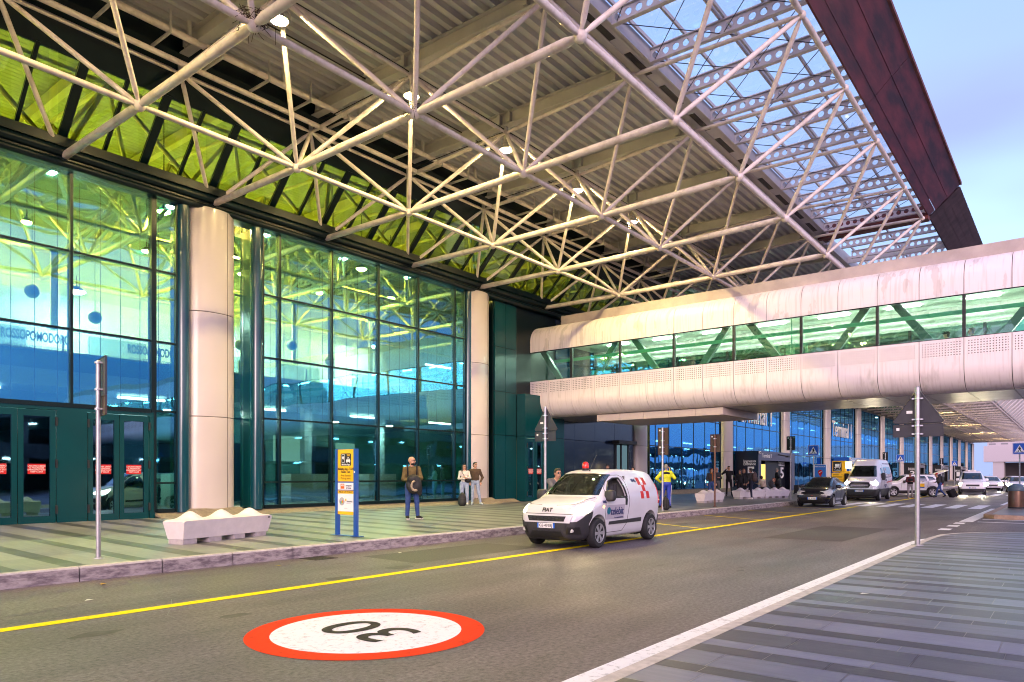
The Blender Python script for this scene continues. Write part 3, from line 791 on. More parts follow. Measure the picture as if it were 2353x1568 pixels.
def seen(p, q, r):
    best = 0
    for t in (0, .25, .5, .75, 1):
        w = p.lerp(q, t); zc = w.x*math.cos(TH) + w.y*math.sin(TH)
        if zc < 1: continue
        xc = w.x*math.sin(TH) - w.y*math.cos(TH)
        u, v = 1176.5 + F_PX*xc/zc, 1092.2 - F_PX*(w.z-1.6)/zc
        if -20 < u < 2373 and -20 < v < 720: best += r * (q-p).length / zc**2
    return best
def tapered(mb, p, q, r):
    d = (q-p).normalized(); e = min(.32, .2*(q-p).length)
    mb.tube(p + d*.08, p + d*e, r*.55, 12, r, False); mb.tube(p + d*e, q - d*e, r, 12, None, False); mb.tube(q - d*e, q - d*.08, r, 12, r*.55, False)
tubes.sort(key=lambda t: -seen(*t))
rest = MB()
for i, (p, q, r) in enumerate(tubes):
    m = MB() if i < 100 else rest
    tapered(m, p, q, r)
    if i < 100: cpart(m, 'truss_tube', TUBE, 40)
tag(cpart(rest, 'truss_tubes', TUBE, 40), kind='stuff')
balls.sort(key=lambda b: -seen(b[0], b[0] + V((.3, 0, 0)), b[1]))
rest = MB()
for i, (p, r) in enumerate(balls):
    m = MB() if i < 60 else rest
    m.ball(p, r, 16)
    if i < 60: cpart(m, 'truss_node', TUBE, 60)
tag(cpart(rest, 'truss_nodes', TUBE, 60), kind='stuff')
# ribbed deck
DECK = mat('ribbed deck sheet', (.60, .60, .60), .45, metal=.0, var=.25, vscale=.8, stretch=(.3, 2, 1))
ZD = 13.16
def deck(x0, x1, y0=9.95, y1=18.75):
    m = MB(); pr = []; y = y0; P = .36
    while y < y1:
        pr += [(y, ZD+.13), (y+P*.40, ZD+.13), (y+P*.52, ZD), (y+P*.88, ZD)]; y += P
    pr.append((y1, ZD+.13)); pr = [p for p in pr if p[0] <= y1]
    n = len(pr)
    m.add([(x0, a, b) for a, b in pr] + [(x1, a, b) for a, b in pr], [(i, i+1, n+i+1, n+i) for i in range(n-1)])
    return m
for k in range(-4, 8):
    cpart(deck(nx(k+.5)+.0, nx(k+1.5)-.0), 'deck_panel', DECK)
m = MB(); m.box(-16, 225, 4.4, 36, ZD+.55, ZD+.75); 
m2 = MB(); m2.box(-16, 225, 9.75, 20.1, ZD+.32, ZD+.52); m2.box(-16, 225, 20.0, 20.1, ZD+.52, 15.7); m2.box(-16, 225, 20.1, 36, 15.5, 15.7); cpart(m2, 'roof_slab', TEALD)
BEAMC = mat('warm grey roof beam', (.54, .52, .50), .45, var=.12, vscale=1.5)
def ibeam(mb, x, y0, y1, z0, z1, w=.11):
    mb.box(x-.012, x+.012, y0, y1, z0+.02, z1-.02); mb.box(x-w, x+w, y0, y1, z0, z0+.02); mb.box(x-w, x+w, y0, y1, z1-.02, z1)
for k in KS:
    m = MB(); ibeam(m, nx(k+.5), 9.9, 18.6, ZD-.42, ZD-.004, .13)
    for y, z in UPP[:3]: m.box(nx(k+.5)-.05, nx(k+.5)+.05, y-.05, y+.05, z, ZD-.43); 
    for y in (10.3, 14.1, 14.5, 18.3): m.box(nx(k+.5)-.16, nx(k+.5)+.16, y-.06, y+.06, ZD-.36, ZD-.06)
    cpart(m, 'roof_beam', BEAMC)
# service pipes with brackets near the clerestory
for y, z, r in ((18.35, 12.35, .075), (17.75, 12.7, .085)):
    m = MB(); m.tube((-14, y, z), (41, y, z), r, 12); cpart(m, 'service_pipe', TUBE, 40)
for i in range(38):
    m = MB(); x = -12 + i*1.387
    m.box(x-.025, x+.025, 17.6, 18.6, 12.55, 12.62); m.box(x-.02, x+.02, 17.6, 17.64, 12.6, ZD)
    cpart(m, 'pipe_bracket', BEAMC)
    if i % 2: m = MB(); m.box(x+.5, x+.58, 17.70, 17.80, 12.78, ZD); cpart(m, 'pipe_hanger', BEAMC)
m = MB()
for y, z in ((14.36, 12.66), (9.85, 12.9), (16.2, 13.1)): m.tube((-14, y, z), (41, y, z), .02, 6)
for k in KS: m.path([(nx(k+.5)+.1, 18.5, 12.6), (nx(k+.5)+.1, 14.4, 12.66)], .015, 5)
cpart(m, 'cable', BLACK)
# glass strip with perforated beams, gutter and rusty fascia
LAV = mat('pale lilac steel', (.52, .50, .52), .4, var=.1, vscale=2)
m = MB(); m.box(-16, 37.2, 9.62, 9.80, 12.98, 13.52); m.box(-16, 37.2, 9.2, 9.30, 13.0, 13.42); m.box(-16, 37.2, 9.28, 9.62, 13.00, 13.03)
cpart(m, 'gutter_beam', LAV)
m = MB()
x = -14
while x < 37: m.box(x, x+1.3, 9.42, 9.6, 12.985, 12.998); x += 2.08
[cpart(q, 'gutter_slot', BLACK) for q in m.islands()]
RG = glass('roof glass', (.86, .92, .97), (.8, .9, 1.), .05, f90=.5)
def perf(mb, x, y0, y1, z0, z1, n, t=.012):
    """web plate with n round holes, real holes through a thin plate, and two flanges"""
    L = (y1-y0)/n; hz = (z0+z1)/2; r = min(L, z1-z0)*.33; N = 12
    for c in range(n):
        yc = y0 + (c+.5)*L
        ring, sq = [], []
        for i in range(N):
            a = 2*math.pi*i/N + math.pi/N; ca, sa = math.cos(a), math.sin(a)
            ring.append((yc + r*ca, hz + r*sa)); k = min((L/2)/max(1e-6, abs(ca)), ((z1-z0)/2)/max(1e-6, abs(sa))); sq.append((yc + ca*k, hz + sa*k))
        vs = [(x+s*t, *p) for s in (-1, 1) for p in ring + sq]
        fs = []
        for i in range(N):
            j = (i+1) % N
            fs += [(i, j, N+j, N+i), (2*N+j, 2*N+i, 3*N+i, 3*N+j), (j, i, 2*N+i, 2*N+j)]
        mb.add(vs, fs)
        for cy, cz in ((-1, -1), (1, -1), (1, 1), (-1, 1)):    # the cell's corners
            i0 = min(range(N), key=lambda i: (sq[i][0]-(yc+cy*L/2))**2 + (sq[i][1]-(hz+cz*(z1-z0)/2))**2)
    mb.box(x-.07, x+.07, y0, y1, z0-.02, z0+.012); mb.box(x-.07, x+.07, y0, y1, z1-.012, z1+.02)
i = -8
while nx(0) + i*DX/2 < 36:
    kx = i/2; x = nx(kx) if kx < 5 else nx(5) + (kx-5)*DX
    m = MB(); perf(m, x, 5.05, 9.2, 12.98, 13.34, 14); cpart(m, 'perforated_beam', LAV)
    i += 1
for i in range(10):
    m = MB(); perf(m, 38.6 + 2.08*i, 5.05, 9.2, 12.98, 13.34, 14); cpart(m, 'perforated_beam', LAV)
m = MB()
for y in (5.2, 7.1, 9.1): m.box(36.6, 60, y-.03, y+.03, 13.37, 13.47)
cpart(m, 'glazing_bar', LAV)
m = MB()
for y in (5.2, 6.1, 7.1, 7.22, 8.2, 9.1): m.box(-14, 36.2, y-.03, y+.03, 13.37, 13.47)
cpart(m, 'glazing_bar', LAV)
m = MB(); m.quad((-16, 5.0, 13.50), (36.2, 5.0, 13.50), (36.2, 9.65, 13.50), (-16, 9.65, 13.50)); cpart(m, 'roof_glazing', RG)
m = MB()
i = -8
while nx(0) + i*DX/2 < 34:
    kx = i/2; a = nx(kx); b = nx(kx+.5)
    m.tube((a, 9.1, 13.0), (b, 7.15, 13.0), .012, 5); m.tube((a, 7.15, 13.0), (b, 9.1, 13.0), .012, 5)
    m.tube((a, 7.15, 13.0), (b, 5.2, 13.0), .012, 5); m.tube((a, 5.2, 13.0), (b, 7.15, 13.0), .012, 5)
    i += 1
cpart(m, 'bracing_cable', mat('dark wire', (.03, .03, .05), .5))
RUST = mat('maroon oxidised cladding', (.15, .030, .048), .42, col2=(.035, .016, .032), vscale=1.4, stretch=(.35, 2.2, 1), lo=.38, hi=.66, bump=.05, bscale=12)
RUST2 = mat('rusty red edge', (.13, .022, .02), .6, var=.4, vscale=3)
m = MB()
xs = [-18, -9.6, -1.2, 7.2, 15.6, 24, 35.98]
for a, b in zip(xs, xs[1:]):
    for q in range(5):
        t0, t1 = q/5, (q+1)/5
        ya, za = 5.0 - 1.15*t0, 12.92 + 1.08*t0; yb, zb = 5.0 - 1.15*t1, 12.92 + 1.08*t1
        dn = .008 * (q % 2)
        m.add([(a+.01, ya-dn, za-dn), (b-.01, ya-dn, za-dn), (b-.01, yb+.004-dn, zb-.004-dn), (a+.01, yb+.004-dn, zb-.004-dn)], [(0, 1, 2, 3)])
cpart(m, 'fascia_panel', RUST)
m = MB(); m.box(-18, 36, 3.78, 4.05, 14.0, 14.12); m.box(-18, 35.98, 3.86, 5.0, 14.13, 14.2); m.box(-18, 35.98, 4.99, 5.06, 12.94, 14.2); cpart(m, 'fascia_edge', RUST2)
m = MB()
for a, b in ((36.1, 42), (42, 48), (48, 54), (54, 60)):
    for q in range(5):
        for r_ in range(4):
            t0, t1 = q/5+.004, (q+1)/5-.004; aa, bb = a+(b-a)*r_/4+.01, a+(b-a)*(r_+1)/4-.01; m.quad((aa-.02, 5.05-1.15*t0, 12.92+1.08*t0), (bb+.02, 5.05-1.15*t0, 12.92+1.08*t0), (bb+.02, 5.05-1.15*(t1+.01), 12.92+1.08*(t1+.01)), (aa-.02, 5.05-1.15*(t1+.01), 12.92+1.08*(t1+.01)))
            m.quad((aa, 5.0-1.15*t0, 12.92+1.08*t0), (bb, 5.0-1.15*t0, 12.92+1.08*t0), (bb, 5.0-1.15*t1, 12.92+1.08*t1), (aa, 5.0-1.15*t1, 12.92+1.08*t1))
    m.box(a, b, 4.0, 5.05, 14.05, 14.2)
cpart(m, 'dark_fascia_panel', mat('brown tiled cladding', (.06, .022, .022), .45, var=.5, vscale=2))
m = MB(); m.box(36.2, 36.5, 5.0, 9.7, 12.9, 13.6); m.box(35.7, 36.2, 5.0, 9.4, 12.75, 12.95); cpart(m, 'joint_beam', RUST2)
# the same canopy running on to the far end of the terminal
m = MB()
FK = list(range(8, 51))
for k in FK:
    x = nx(k)
    if k < 14:
        m.tube((nx(k+.5), *UPP[2]), (nx(k+.5), *UPP[3]), .06, 6, None, False); m.tube((nx(k+.5), *UPP[3]), (nx(k+1.5), *UPP[3]), .075, 6, None, False)
    for i, (y, z) in enumerate(LOW):
        if i < 3: m.tube((x, y, z), (x, *LOW[i+1]), .1, 5, None, False)
        if i > 0: m.tube((x, y, z), (nx(k+1), y, z), .07, 5, None, False)
        for dk in (-.5, .5):
            for j in (i-1, i):
                if 0 <= j: m.tube((x, y, z), (nx(k+dk), *UPP[j]), .06, 4, None, False)
tag(cpart(m, 'far_truss', TUBE), kind='stuff')
m = deck(nx(8.5), nx(51)); m.v = [(x, y, z) for x, y, z in m.v]; cpart(m, 'far_deck', DECK)
m = MB()
for k in FK: ibeam(m, nx(k+.5), 9.9, 18.6, ZD-.42, ZD-.004, .13); m.box(nx(k)-.05, nx(k)+.05, 5, 9.6, 13.0, 13.35); m.box(nx(k+.5)-.05, nx(k+.5)+.05, 5, 9.6, 13.0, 13.35)
cpart(m, 'far_roof_beam', BEAMC)
m = MB(); m.quad((60, 3.9, 14.0), (224, 3.9, 14.0), (224, 5, 12.9), (60, 5, 12.9)); m.box(37.5, 224, 9.6, 9.8, 12.98, 13.5); cpart(m, 'far_fascia', LAV)
m = MB(); m.quad((36.5, 5.0, 13.50), (224, 5.0, 13.50), (224, 9.65, 13.50), (36.5, 9.65, 13.50)); cpart(m, 'far_roof_glazing', RG)
# roof frame continuing inside the hall
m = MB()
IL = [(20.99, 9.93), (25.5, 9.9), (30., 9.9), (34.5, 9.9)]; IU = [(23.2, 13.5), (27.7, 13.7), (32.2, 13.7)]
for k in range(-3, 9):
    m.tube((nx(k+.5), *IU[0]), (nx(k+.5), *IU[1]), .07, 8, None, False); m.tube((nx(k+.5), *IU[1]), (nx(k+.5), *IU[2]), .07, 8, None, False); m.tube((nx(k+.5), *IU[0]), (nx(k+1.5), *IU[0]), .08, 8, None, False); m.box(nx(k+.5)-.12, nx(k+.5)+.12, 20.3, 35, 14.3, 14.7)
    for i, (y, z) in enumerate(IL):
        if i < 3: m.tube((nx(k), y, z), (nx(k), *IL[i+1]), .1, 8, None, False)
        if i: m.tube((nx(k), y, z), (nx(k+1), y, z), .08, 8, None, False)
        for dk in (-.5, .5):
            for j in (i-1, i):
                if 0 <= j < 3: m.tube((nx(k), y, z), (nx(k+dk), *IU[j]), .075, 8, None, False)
tag(cpart(m, 'hall_truss', mat('yellow lit hall tube', (.62, .56, .36), .4), 40), kind='stuff')  # cream tubes tinted yellow: the warm hall light is put into the colour
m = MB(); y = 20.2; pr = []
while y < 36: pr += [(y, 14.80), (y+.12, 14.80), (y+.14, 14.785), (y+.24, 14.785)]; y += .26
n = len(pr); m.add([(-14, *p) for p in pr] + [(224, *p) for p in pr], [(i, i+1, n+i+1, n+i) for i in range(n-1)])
cpart(m, 'hall_deck', mat('yellow lit hall deck', (.40, .40, .26), .5, var=.15))  # yellow lamp light is put into the deck colour
# ---------------------------------------------------------------- canopy lamps
LENS = emit('warm lamp lens', (1., .74, .29), 430)
HOUS = mat('lamp housing', (.5, .47, .4), .35, metal=.3)
names = ['canopy floodlight behind the twiggy node at the top edge, nearest the camera', 'second canopy floodlight, behind the node with a straw nest', 'third canopy floodlight from the camera', 'fourth canopy floodlight from the camera', 'fifth canopy floodlight, deepest of the bright ones']
L0 = None
def make_lamp():
    t = thing('canopy_lamp', names[0], 'lamp', (0, 0, 0), 0, 'floodlights under the canopy')
    m = MB(); m.lathe([(.04, .26), (.06, .20), (.16, .09), (.215, 0), (.20, 0), (.15, .075), (0, .09)], 24); m.tube((0, 0, .3), (0, 0, .5), .03, 8); m.build('housing', HOUS, t, 40)
    m = MB(); m.lathe([(0, -.07), (.09, -.055), (.155, -.02), (.185, .02), (.0, .04)], 24); m.build('lens', LENS, t, 40)
    m = MB(); m.path([(-.27, 0, .02), (-.3, 0, .3), (0, 0, .48)], .012, 6); m.path([(.27, 0, .02), (.3, 0, .3), (0, 0, .48)], .012, 6); m.build('bracket', HOUS, t)
    return t
for i in range(5):
    loc = (nx(i+.5), 14.305, 11.98)
    if L0 is None: L0 = make_lamp(); L0.location = loc; L0.matrix_basis = Matrix.Translation(loc); o = L0
    else: o = dup(L0, loc, 0, names[i])
for i, (x, l_) in enumerate(((-5.0, 'canopy floodlight out of sight behind the camera'), (-.9, 'canopy floodlight just outside the view above the doors'), (3.35, 'canopy floodlight above the edge on sign post'))): dup(L0, (x+.1, 14.3, 11.98), 0, l_)
for i, x in enumerate((60, 85, 112, 140, 170, 200)):
    o = dup(L0, (x, 14.3, 11.9), 0, 'small far floodlight %s in the row under the distant canopy' % ('nearest', 'second', 'third', 'fourth', 'fifth', 'farthest')[i])
# straw nests caught on the truss nodes
STRAW = mat('dry straw', (.06, .04, .025), .9, var=.5, vscale=30)
def nest(k, n, size, label):
    y, z = LOW[2]
    t = MB(); rnd = random.Random(n)
    for i in range(n):
        a = V((rnd.gauss(0, .10), rnd.gauss(0, .12), rnd.uniform(.0, .14))) * size
        d = V((rnd.gauss(0, 1), rnd.gauss(0, 1), rnd.gauss(-.1, .6))).normalized() * rnd.uniform(.15, .38) * size
        t.tube(a - d*.5, a + d*.2 + V((0, 0, .03)), .006, 4); t.tube(a + d*.2 + V((0, 0, .03)), a + d*.6 - V((0, 0, .05)), .005, 4)
    o = t.build('bird_nest', STRAW); o.location = (nx(k), y, z)
    tag(o, label, 'nest')
nest(0, 70, 1.25, 'untidy dark straw nest on the truss node at the top edge')
nest(1, 40, .9, 'small straw nest on the truss node in front of the second floodlight')
nest(4, 16, .7, 'few straws hanging from the truss node above the bridge roof')

# ================================================================ PEDESTRIAN BRIDGE
PB = thing('pedestrian_bridge', 'enclosed pinkish white footbridge with green glass windows crossing over the road', 'bridge', (31.2, 18, 4.4))
pinv = PB.matrix_basis.inverted()
def bpart(mb, name, m, smooth=0, parent=None):
    me = mb.mesh(name, m, smooth); me.transform(pinv)
    o = bpy.data.objects.new(name, me); COL.objects.link(o); o.parent = parent or PB
    return o
def cladding(name, perf_band):
    m, n, l, b = nodes(name)
    t = n.new('ShaderNodeTexCoord'); sx = n.new('ShaderNodeSeparateXYZ'); l.new(t.outputs['Object'], sx.inputs[0])
    mpp = n.new('ShaderNodeMapping'); mpp.inputs['Scale'].default_value = (1, 1.6, .55); l.new(t.outputs['Object'], mpp.inputs['Vector'])
    nt = n.new('ShaderNodeTexNoise'); nt.inputs['Scale'].default_value = 1.5; nt.inputs['Detail'].default_value = 5; nt.inputs['Roughness'].default_value = .55
    l.new(mpp.outputs['Vector'], nt.inputs['Vector'])
    r = n.new('ShaderNodeValToRGB'); e = r.color_ramp.elements
    e[0].position = .38; e[0].color = (.62, .56, .56, 1); e[1].position = .415; e[1].color = (.77, .69, .70, 1)
    if perf_band: e[0].position = .27; e[1].position = .42; e[0].color = (.58, .52, .51, 1)
    l.new(nt.outputs['Fac'], r.inputs['Fac']); col = r.outputs['Color']
    s2 = n.new('ShaderNodeMapping'); s2.inputs['Scale'].default_value = (1, 7, .35); l.new(t.outputs['Object'], s2.inputs['Vector'])
    n2 = n.new('ShaderNodeTexNoise'); n2.inputs['Scale'].default_value = 2; n2.inputs['Detail'].default_value = 6; l.new(s2.outputs['Vector'], n2.inputs['Vector'])
    r2 = n.new('ShaderNodeValToRGB'); r2.color_ramp.elements[0].position = .32; r2.color_ramp.elements[0].color = (.78, .74, .72, 1); r2.color_ramp.elements[1].position = .5; r2.color_ramp.elements[1].color = (1, 1, 1, 1)
    l.new(n2.outputs['Fac'], r2.inputs['Fac'])
    mx = n.new('ShaderNodeMix'); mx.data_type = 'RGBA'; mx.blend_type = 'MULTIPLY'; mx.inputs['Factor'].default_value = .6
    l.new(col, mx.inputs['A']); l.new(r2.outputs['Color'], mx.inputs['B']); col = mx.outputs['Result']
    if perf_band:
        def M(op, a, bb=None):
            q = n.new('ShaderNodeMath'); q.operation = op
            for i, v in enumerate((a, bb)):
                if v is None: continue
                if isinstance(v, (int, float)): q.inputs[i].default_value = v
                else: l.new(v, q.inputs[i])
            return q.outputs[0]
        P = .084
        y, z = M('MULTIPLY', sx.outputs['Y'], 1.), sx.outputs['Z']
        fy = M('SUBTRACT', M('FRACT', M('DIVIDE', y, P)), .5); fz = M('SUBTRACT', M('FRACT', M('DIVIDE', z, P)), .5)
        d = M('SQRT', M('ADD', M('MULTIPLY', fy, fy), M('MULTIPLY', fz, fz)))
        dot = M('LESS_THAN', d, .22)
        band = M('MULTIPLY', M('GREATER_THAN', z, perf_band[0]), M('LESS_THAN', z, perf_band[1]))
        edge = M('LESS_THAN', M('ABSOLUTE', M('SUBTRACT', M('FRACT', M('DIVIDE', M('SUBTRACT', y, .53), 1.31)), .5)), .44)
        k = M('MULTIPLY', M('MULTIPLY', dot, band), edge)
        m2 = n.new('ShaderNodeMix'); m2.data_type = 'RGBA'; l.new(k, m2.inputs['Factor']); l.new(col, m2.inputs['A']); m2.inputs['B'].default_value = (.02, .02, .02, 1); col = m2.outputs['Result']
    l.new(col, b.inputs['Base Color']); b.inputs['Roughness'].default_value = .42
    return m
CLU, CLL = cladding('stained bridge cladding', None), cladding('perforated bridge cladding', (6.17-4.4-.62, 6.17-4.4-.12))
XB, XE = 28.3, 34.1
def arc(cx, cz, r, a0, a1, n=8): return [(cx + r*math.cos(R(a0+(a1-a0)*i/n)), cz + r*math.sin(R(a0+(a1-a0)*i/n))) for i in range(n+1)]
UP = [(XB, 7.60)] + [(XB, 8.12)] + arc(XB+.78, 8.12, .78, 180, 100) + [(XB+1.5, 9.0)]
LO = [(XB, 6.16), (XB, 5.25)] + arc(XB+.8, 5.25, .8, 180, 262) + [(XB+1.0, 4.44)]
def mirror(p): return [(XB + XE - x, z) for x, z in p]
joints = [18.53 - 1.31*i for i in range(-1, 42)]
joints = [20.98] + joints
def sweep(mb, prof, y0, y1, th=.03):
    n = len(prof); o = []
    for i, (x, z) in enumerate(prof):
        a, b = prof[max(0, i-1)], prof[min(n-1, i+1)]; tx, tz = b[0]-a[0], b[1]-a[1]; L = math.hypot(tx, tz) or 1
        o.append((x + th*tz/L * (1), z - th*tx/L))
    vs = [(x, y, z) for y in (y0, y1) for x, z in prof] + [(x, y, z) for y in (y0, y1) for x, z in o]
    fs = []
    for i in range(n-1): fs += [(i, i+1, n+i+1, n+i), (2*n+i, 3*n+i, 3*n+i+1, 2*n+i+1), (i, 2*n+i, 2*n+i+1, i+1), (n+i, n+i+1, 3*n+i+1, 3*n+i)]
    fs += [(0, n, 3*n, 2*n), (n-1, 3*n-1, 4*n-1, 2*n-1)]
    return mb.add(vs, fs)
for a, b in zip(joints, joints[1:]):
    m = MB(); sweep(m, UP, b+.011, a-.011, .025); bpart(m, 'upper_panel', CLU, 40)
    m = MB(); sweep(m, LO, b+.011, a-.011, -.025); bpart(m, 'lower_panel', CLL, 40)
m = MB(); yS, yN = joints[-1], 20.98
sweep(m, mirror(UP), yS, yN, .02); sweep(m, mirror(LO), yS, yN, .02); bpart(m, 'rear_cladding', CLU, 40)
m = MB(); sweep(m, [(x+.06, z) for x, z in UP], yS, yN, .02); sweep(m, [(x+.06, z+.03) for x, z in LO], yS, yN, .02); bpart(m, 'panel_backing', SEAM)
ROOFM = mat('bridge roof band', (.46, .39, .37), .55, var=.25, vscale=1.2)
m = MB(); m.box(XB+.72, XB+.80, yS, 19.6, 8.85, 9.32); m.box(XB+.80, XE-.72, yS, 19.6, 9.22, 9.30); m.box(XE-.8, XE-.72, yS, 19.6, 8.85, 9.32); bpart(m, 'roof_parapet', ROOFM)
SOF = mat('grey soffit panel', (.33, .31, .32), .28, var=.15, vscale=.8)
m = MB()
for a, b in zip(joints, joints[1:]):
    for x0, x1 in ((XB+.95, XB+2.4), (XB+2.4, XB+3.5), (XB+3.5, XE-.95)): m.box(x0+.012, x1-.012, b+.012, a-.012, 4.43, 4.46)
bpart(m, 'soffit_panel', SOF)
m = MB(); m.box(XB+.9, XE-.9, yS, yN, 4.5, 4.62); bpart(m, 'floor_slab', mat('bridge floor', (.4, .42, .4), .4))
m = MB()
for i in range(5):
    a, b = 17.58 - i*1.232, 17.58 - (i+1)*1.232
    m.box(XB+.75, XB+.80, b+.008, a-.008, 4.12, 4.42); 
m.box(XB+.8, XE-1.2, 11.42, 17.58, 4.12, 4.16); m.box(XB+.8, XE-1.2, 11.43, 11.47, 4.16, 4.42); m.box(XB+.8, XE-1.2, 17.53, 17.57, 4.16, 4.42); m.box(XE-1.25, XE-1.2, 11.47, 17.53, 4.16, 4.42)
bpart(m, 'gantry_box', mat('pink beige panel', (.56, .46, .42), .4, var=.06))
BGL = glass('green bridge glass', (.80, .96, .86), (.7, .95, .9), .10, wave=.004, f90=.8)
muls = [20.98] + [18.53 - 2.62*i for i in range(0, 21)]
for i, (a, b) in enumerate(zip(muls, muls[1:])):
    m = MB(); m.box(XB+.05, XB+.062, b, a, 6.16, 7.60); w = bpart(m, 'window', BGL)
    f = MB(); f.box(XB+.01, XB+.13, b-.05, b+.05, 6.17, 7.59); bpart(f, 'mullion', BLACK, 0, w)
m = MB(); m.box(XB+.03, XB+.12, yS, yN, 7.565, 7.6); m.box(XB+.03, XB+.12, yS, yN, 6.16, 6.185); bpart(m, 'window_rail', TEALD)
m = MB(); m.box(XE-.062, XE-.05, yS, yN, 6.16, 7.60); bpart(m, 'rear_window', glass('rear bridge glass', (.6, .88, .74), (.8, .95, .9), .08))
m = MB()
for a in muls[1:]: m.box(XE-.15, XE-.03, a-.05, a+.05, 6.17, 7.59)
bpart(m, 'rear_mullion', BLACK)
GRB = mat('green grey brace', (.10, .17, .16), .3, metal=.2)
for i, (a, b) in enumerate(zip(muls, muls[1:])):
    z0, z1 = (4.8, 8.3) if i % 2 == 0 else (8.3, 4.8)
    p, q = V((XB+.55, a, z1)), V((XB+.55, b, z0)); d = (q-p); L = d.length; d.normalize()
    M = Matrix.Translation((p+q)/2) @ d.to_track_quat('X', 'Z').to_matrix().to_4x4()
    m = MB(); m.cbox((0, 0, 0), (L, .18, .26), M); bpart(m, 'diagonal_brace', GRB)
m = MB(); m.box(XB+.4, XB+.46, yS, 19.8, 7.02, 7.16); bpart(m, 'handrail_band', mat('green band', (.12, .42, .30), .4))
m = MB(); m.box(XB+.2, XE-.2, yS, yN, 8.34, 8.4); bpart(m, 'ceiling', mat('bridge ceiling', (.74, .78, .72), .5, var=.2, vscale=2))
m = MB(); m.tube((XE-1.0, yS, 7.75), (XE-1.0, 20, 7.75), .22, 16); m.tube((XE-.9, yS, 6.9), (XE-.9, 20, 6.9), .08, 10); bpart(m, 'duct', mat('pale duct', (.6, .62, .58), .35), 40)
m = MB(); m.box(XE-.55, XE-.5, yS, yN, 4.62, 6.62); bpart(m, 'rear_parapet', mat('pale bridge lining', (.7, .76, .7), .5, var=.1))
TL = emit('bridge tube', (.92, 1., .88), 32)
m = MB()
for i in range(20): 
    y = 19.5 - i*2.62
    m.box(XB+2.0, XB+2.08, y-.6, y+.6, 8.28, 8.33); m.box(XB+4.2, XB+4.28, y-1.6, y-.4, 8.28, 8.33)
m.box(XE-.6, XE-.57, yS, 18, 6.50, 6.56)
bpart(m, 'ceiling_tube', TL)
TURQ = mat('turquoise panel', (.05, .45, .5), .4)
m = MB(); m.box(XB+.9, XB+.93, 17.25, 17.95, 5.9, 6.55); m.box(XB+.9, XB+.93, 16.9, 17.2, 6.0, 6.5); bpart(m, 'wayfinding_board', TURQ)
GS = mat('green hanging sign', (.14, .42, .30), .4); GSD = mat('dark green symbol', (.02, .14, .10), .4)
sg = thing('hanging_sign', 'pair of green parking and bus signs hanging inside the bridge', 'sign', (XB+1.4, 8.95, 6.55))
m = MB(); m.box(-.02, .02, .04, .62, -.28, .30); m.box(-.02, .02, -.62, -.04, -.28, .30); m.box(-.01, .01, -.02, .02, -.28, 1.7); m.build('board', GS, sg)
text_mesh('P', .5, face_M((-.024, .33, 0), (0, 1, 0), (0, 0, 1)), 'letter', GSD, sg, bold=.01)
m = MB(); m.box(-.03, -.024, -.52, -.14, -.1, .16); m.tube((-.031, -.22, -.14), (-.024, -.22, -.14), .05, 10); m.tube((-.031, -.44, -.14), (-.024, -.44, -.14), .05, 10); m.build('bus_symbol', GSD, sg)

PB.location.x += -.06; PB.rotation_euler = (0, 0, R(-1.18))
# ================================================================ FAR BUILDINGS
FB = thing('overpass_building', 'pale pinkish low building with a dark opening at the far end of the road', 'building', (262, 6, 0))
m = MB(); m.box(-4, 4, -60, 15.5, 5.6, 10.3); m.box(-3.2, 3.5, -60, 14.6, 10.3, 11.6); m.build('upper_block', mat('pale pink concrete', (.46, .41, .43), .7, var=.08), FB)
m = MB()
for i in range(9): m.box(-3.5, 3, 10.5 - 14*i, 13.2 - 14*i, 0, 5.6)
[q.build('pier', mat('pale pier', (.42, .38, .39), .7), FB) for q in m.islands()]
m = MB(); m.box(6, 8, -60, 13, 0, 5.5); m.build('dark_opening', mat('dark mesh screen', (.035, .025, .03), .6), FB)
m = MB()
for i in range(24): m.box(-3.24, -3.2, 12.5 - i*3, 14.2 - i*3, 10.75, 11.1)
m.build('louvre', mat('grey louvre', (.16, .16, .18), .6), FB)
m = MB()
for y in (4, 12):
    m.path([(0, y-1.6, 11.6), (0, y-1.0, 15.3), (0, y+1.0, 15.3), (0, y+1.6, 11.6)], .16, 6); m.path([(2, y-1.6, 11.6), (0, y-1., 15.3)], .1, 6)
m.build('roof_frame', WHITEP, FB)
m = MB(); m.box(-5, 20, -60, 17, -.5, .9); m.build('parapet_wall', mat('far parapet', (.36, .33, .33), .7), FB)
CP = thing('car_park', 'dark concrete car park deck with strip lights across the road, mirrored in the glass', 'building', (20, -34, 0))
m = MB()
for z in (3.2, 6.4): m.box(-90, 150, -14, 6, z, z+.5)
m.box(-90, 150, 5.6, 6, 6.9, 7.7); m.box(-90, 150, 5.6, 6, 3.7, 4.4); m.box(-90, 150, -14, -13.5, 0, 7.7)
m.build('deck', mat('dark concrete', (.10, .105, .12), .8, var=.3, vscale=1), CP)
m = MB()
for i in range(24): m.box(-88+i*10, -87.4+i*10, 5, 5.6, 0, 6.4)
[q.build('pillar', mat('grey pillar', (.16, .16, .17), .8), CP) for q in m.islands()]
m = MB()
for i in range(40): m.box(-88+i*6, -86.6+i*6, 2, 2.15, 3.1, 3.16); m.box(-85+i*6, -84.2+i*6, -2, -1.85, 6.3, 6.36)
m.build('strip_light', emit('car park tube', (.9, 1., .85), 12), CP)
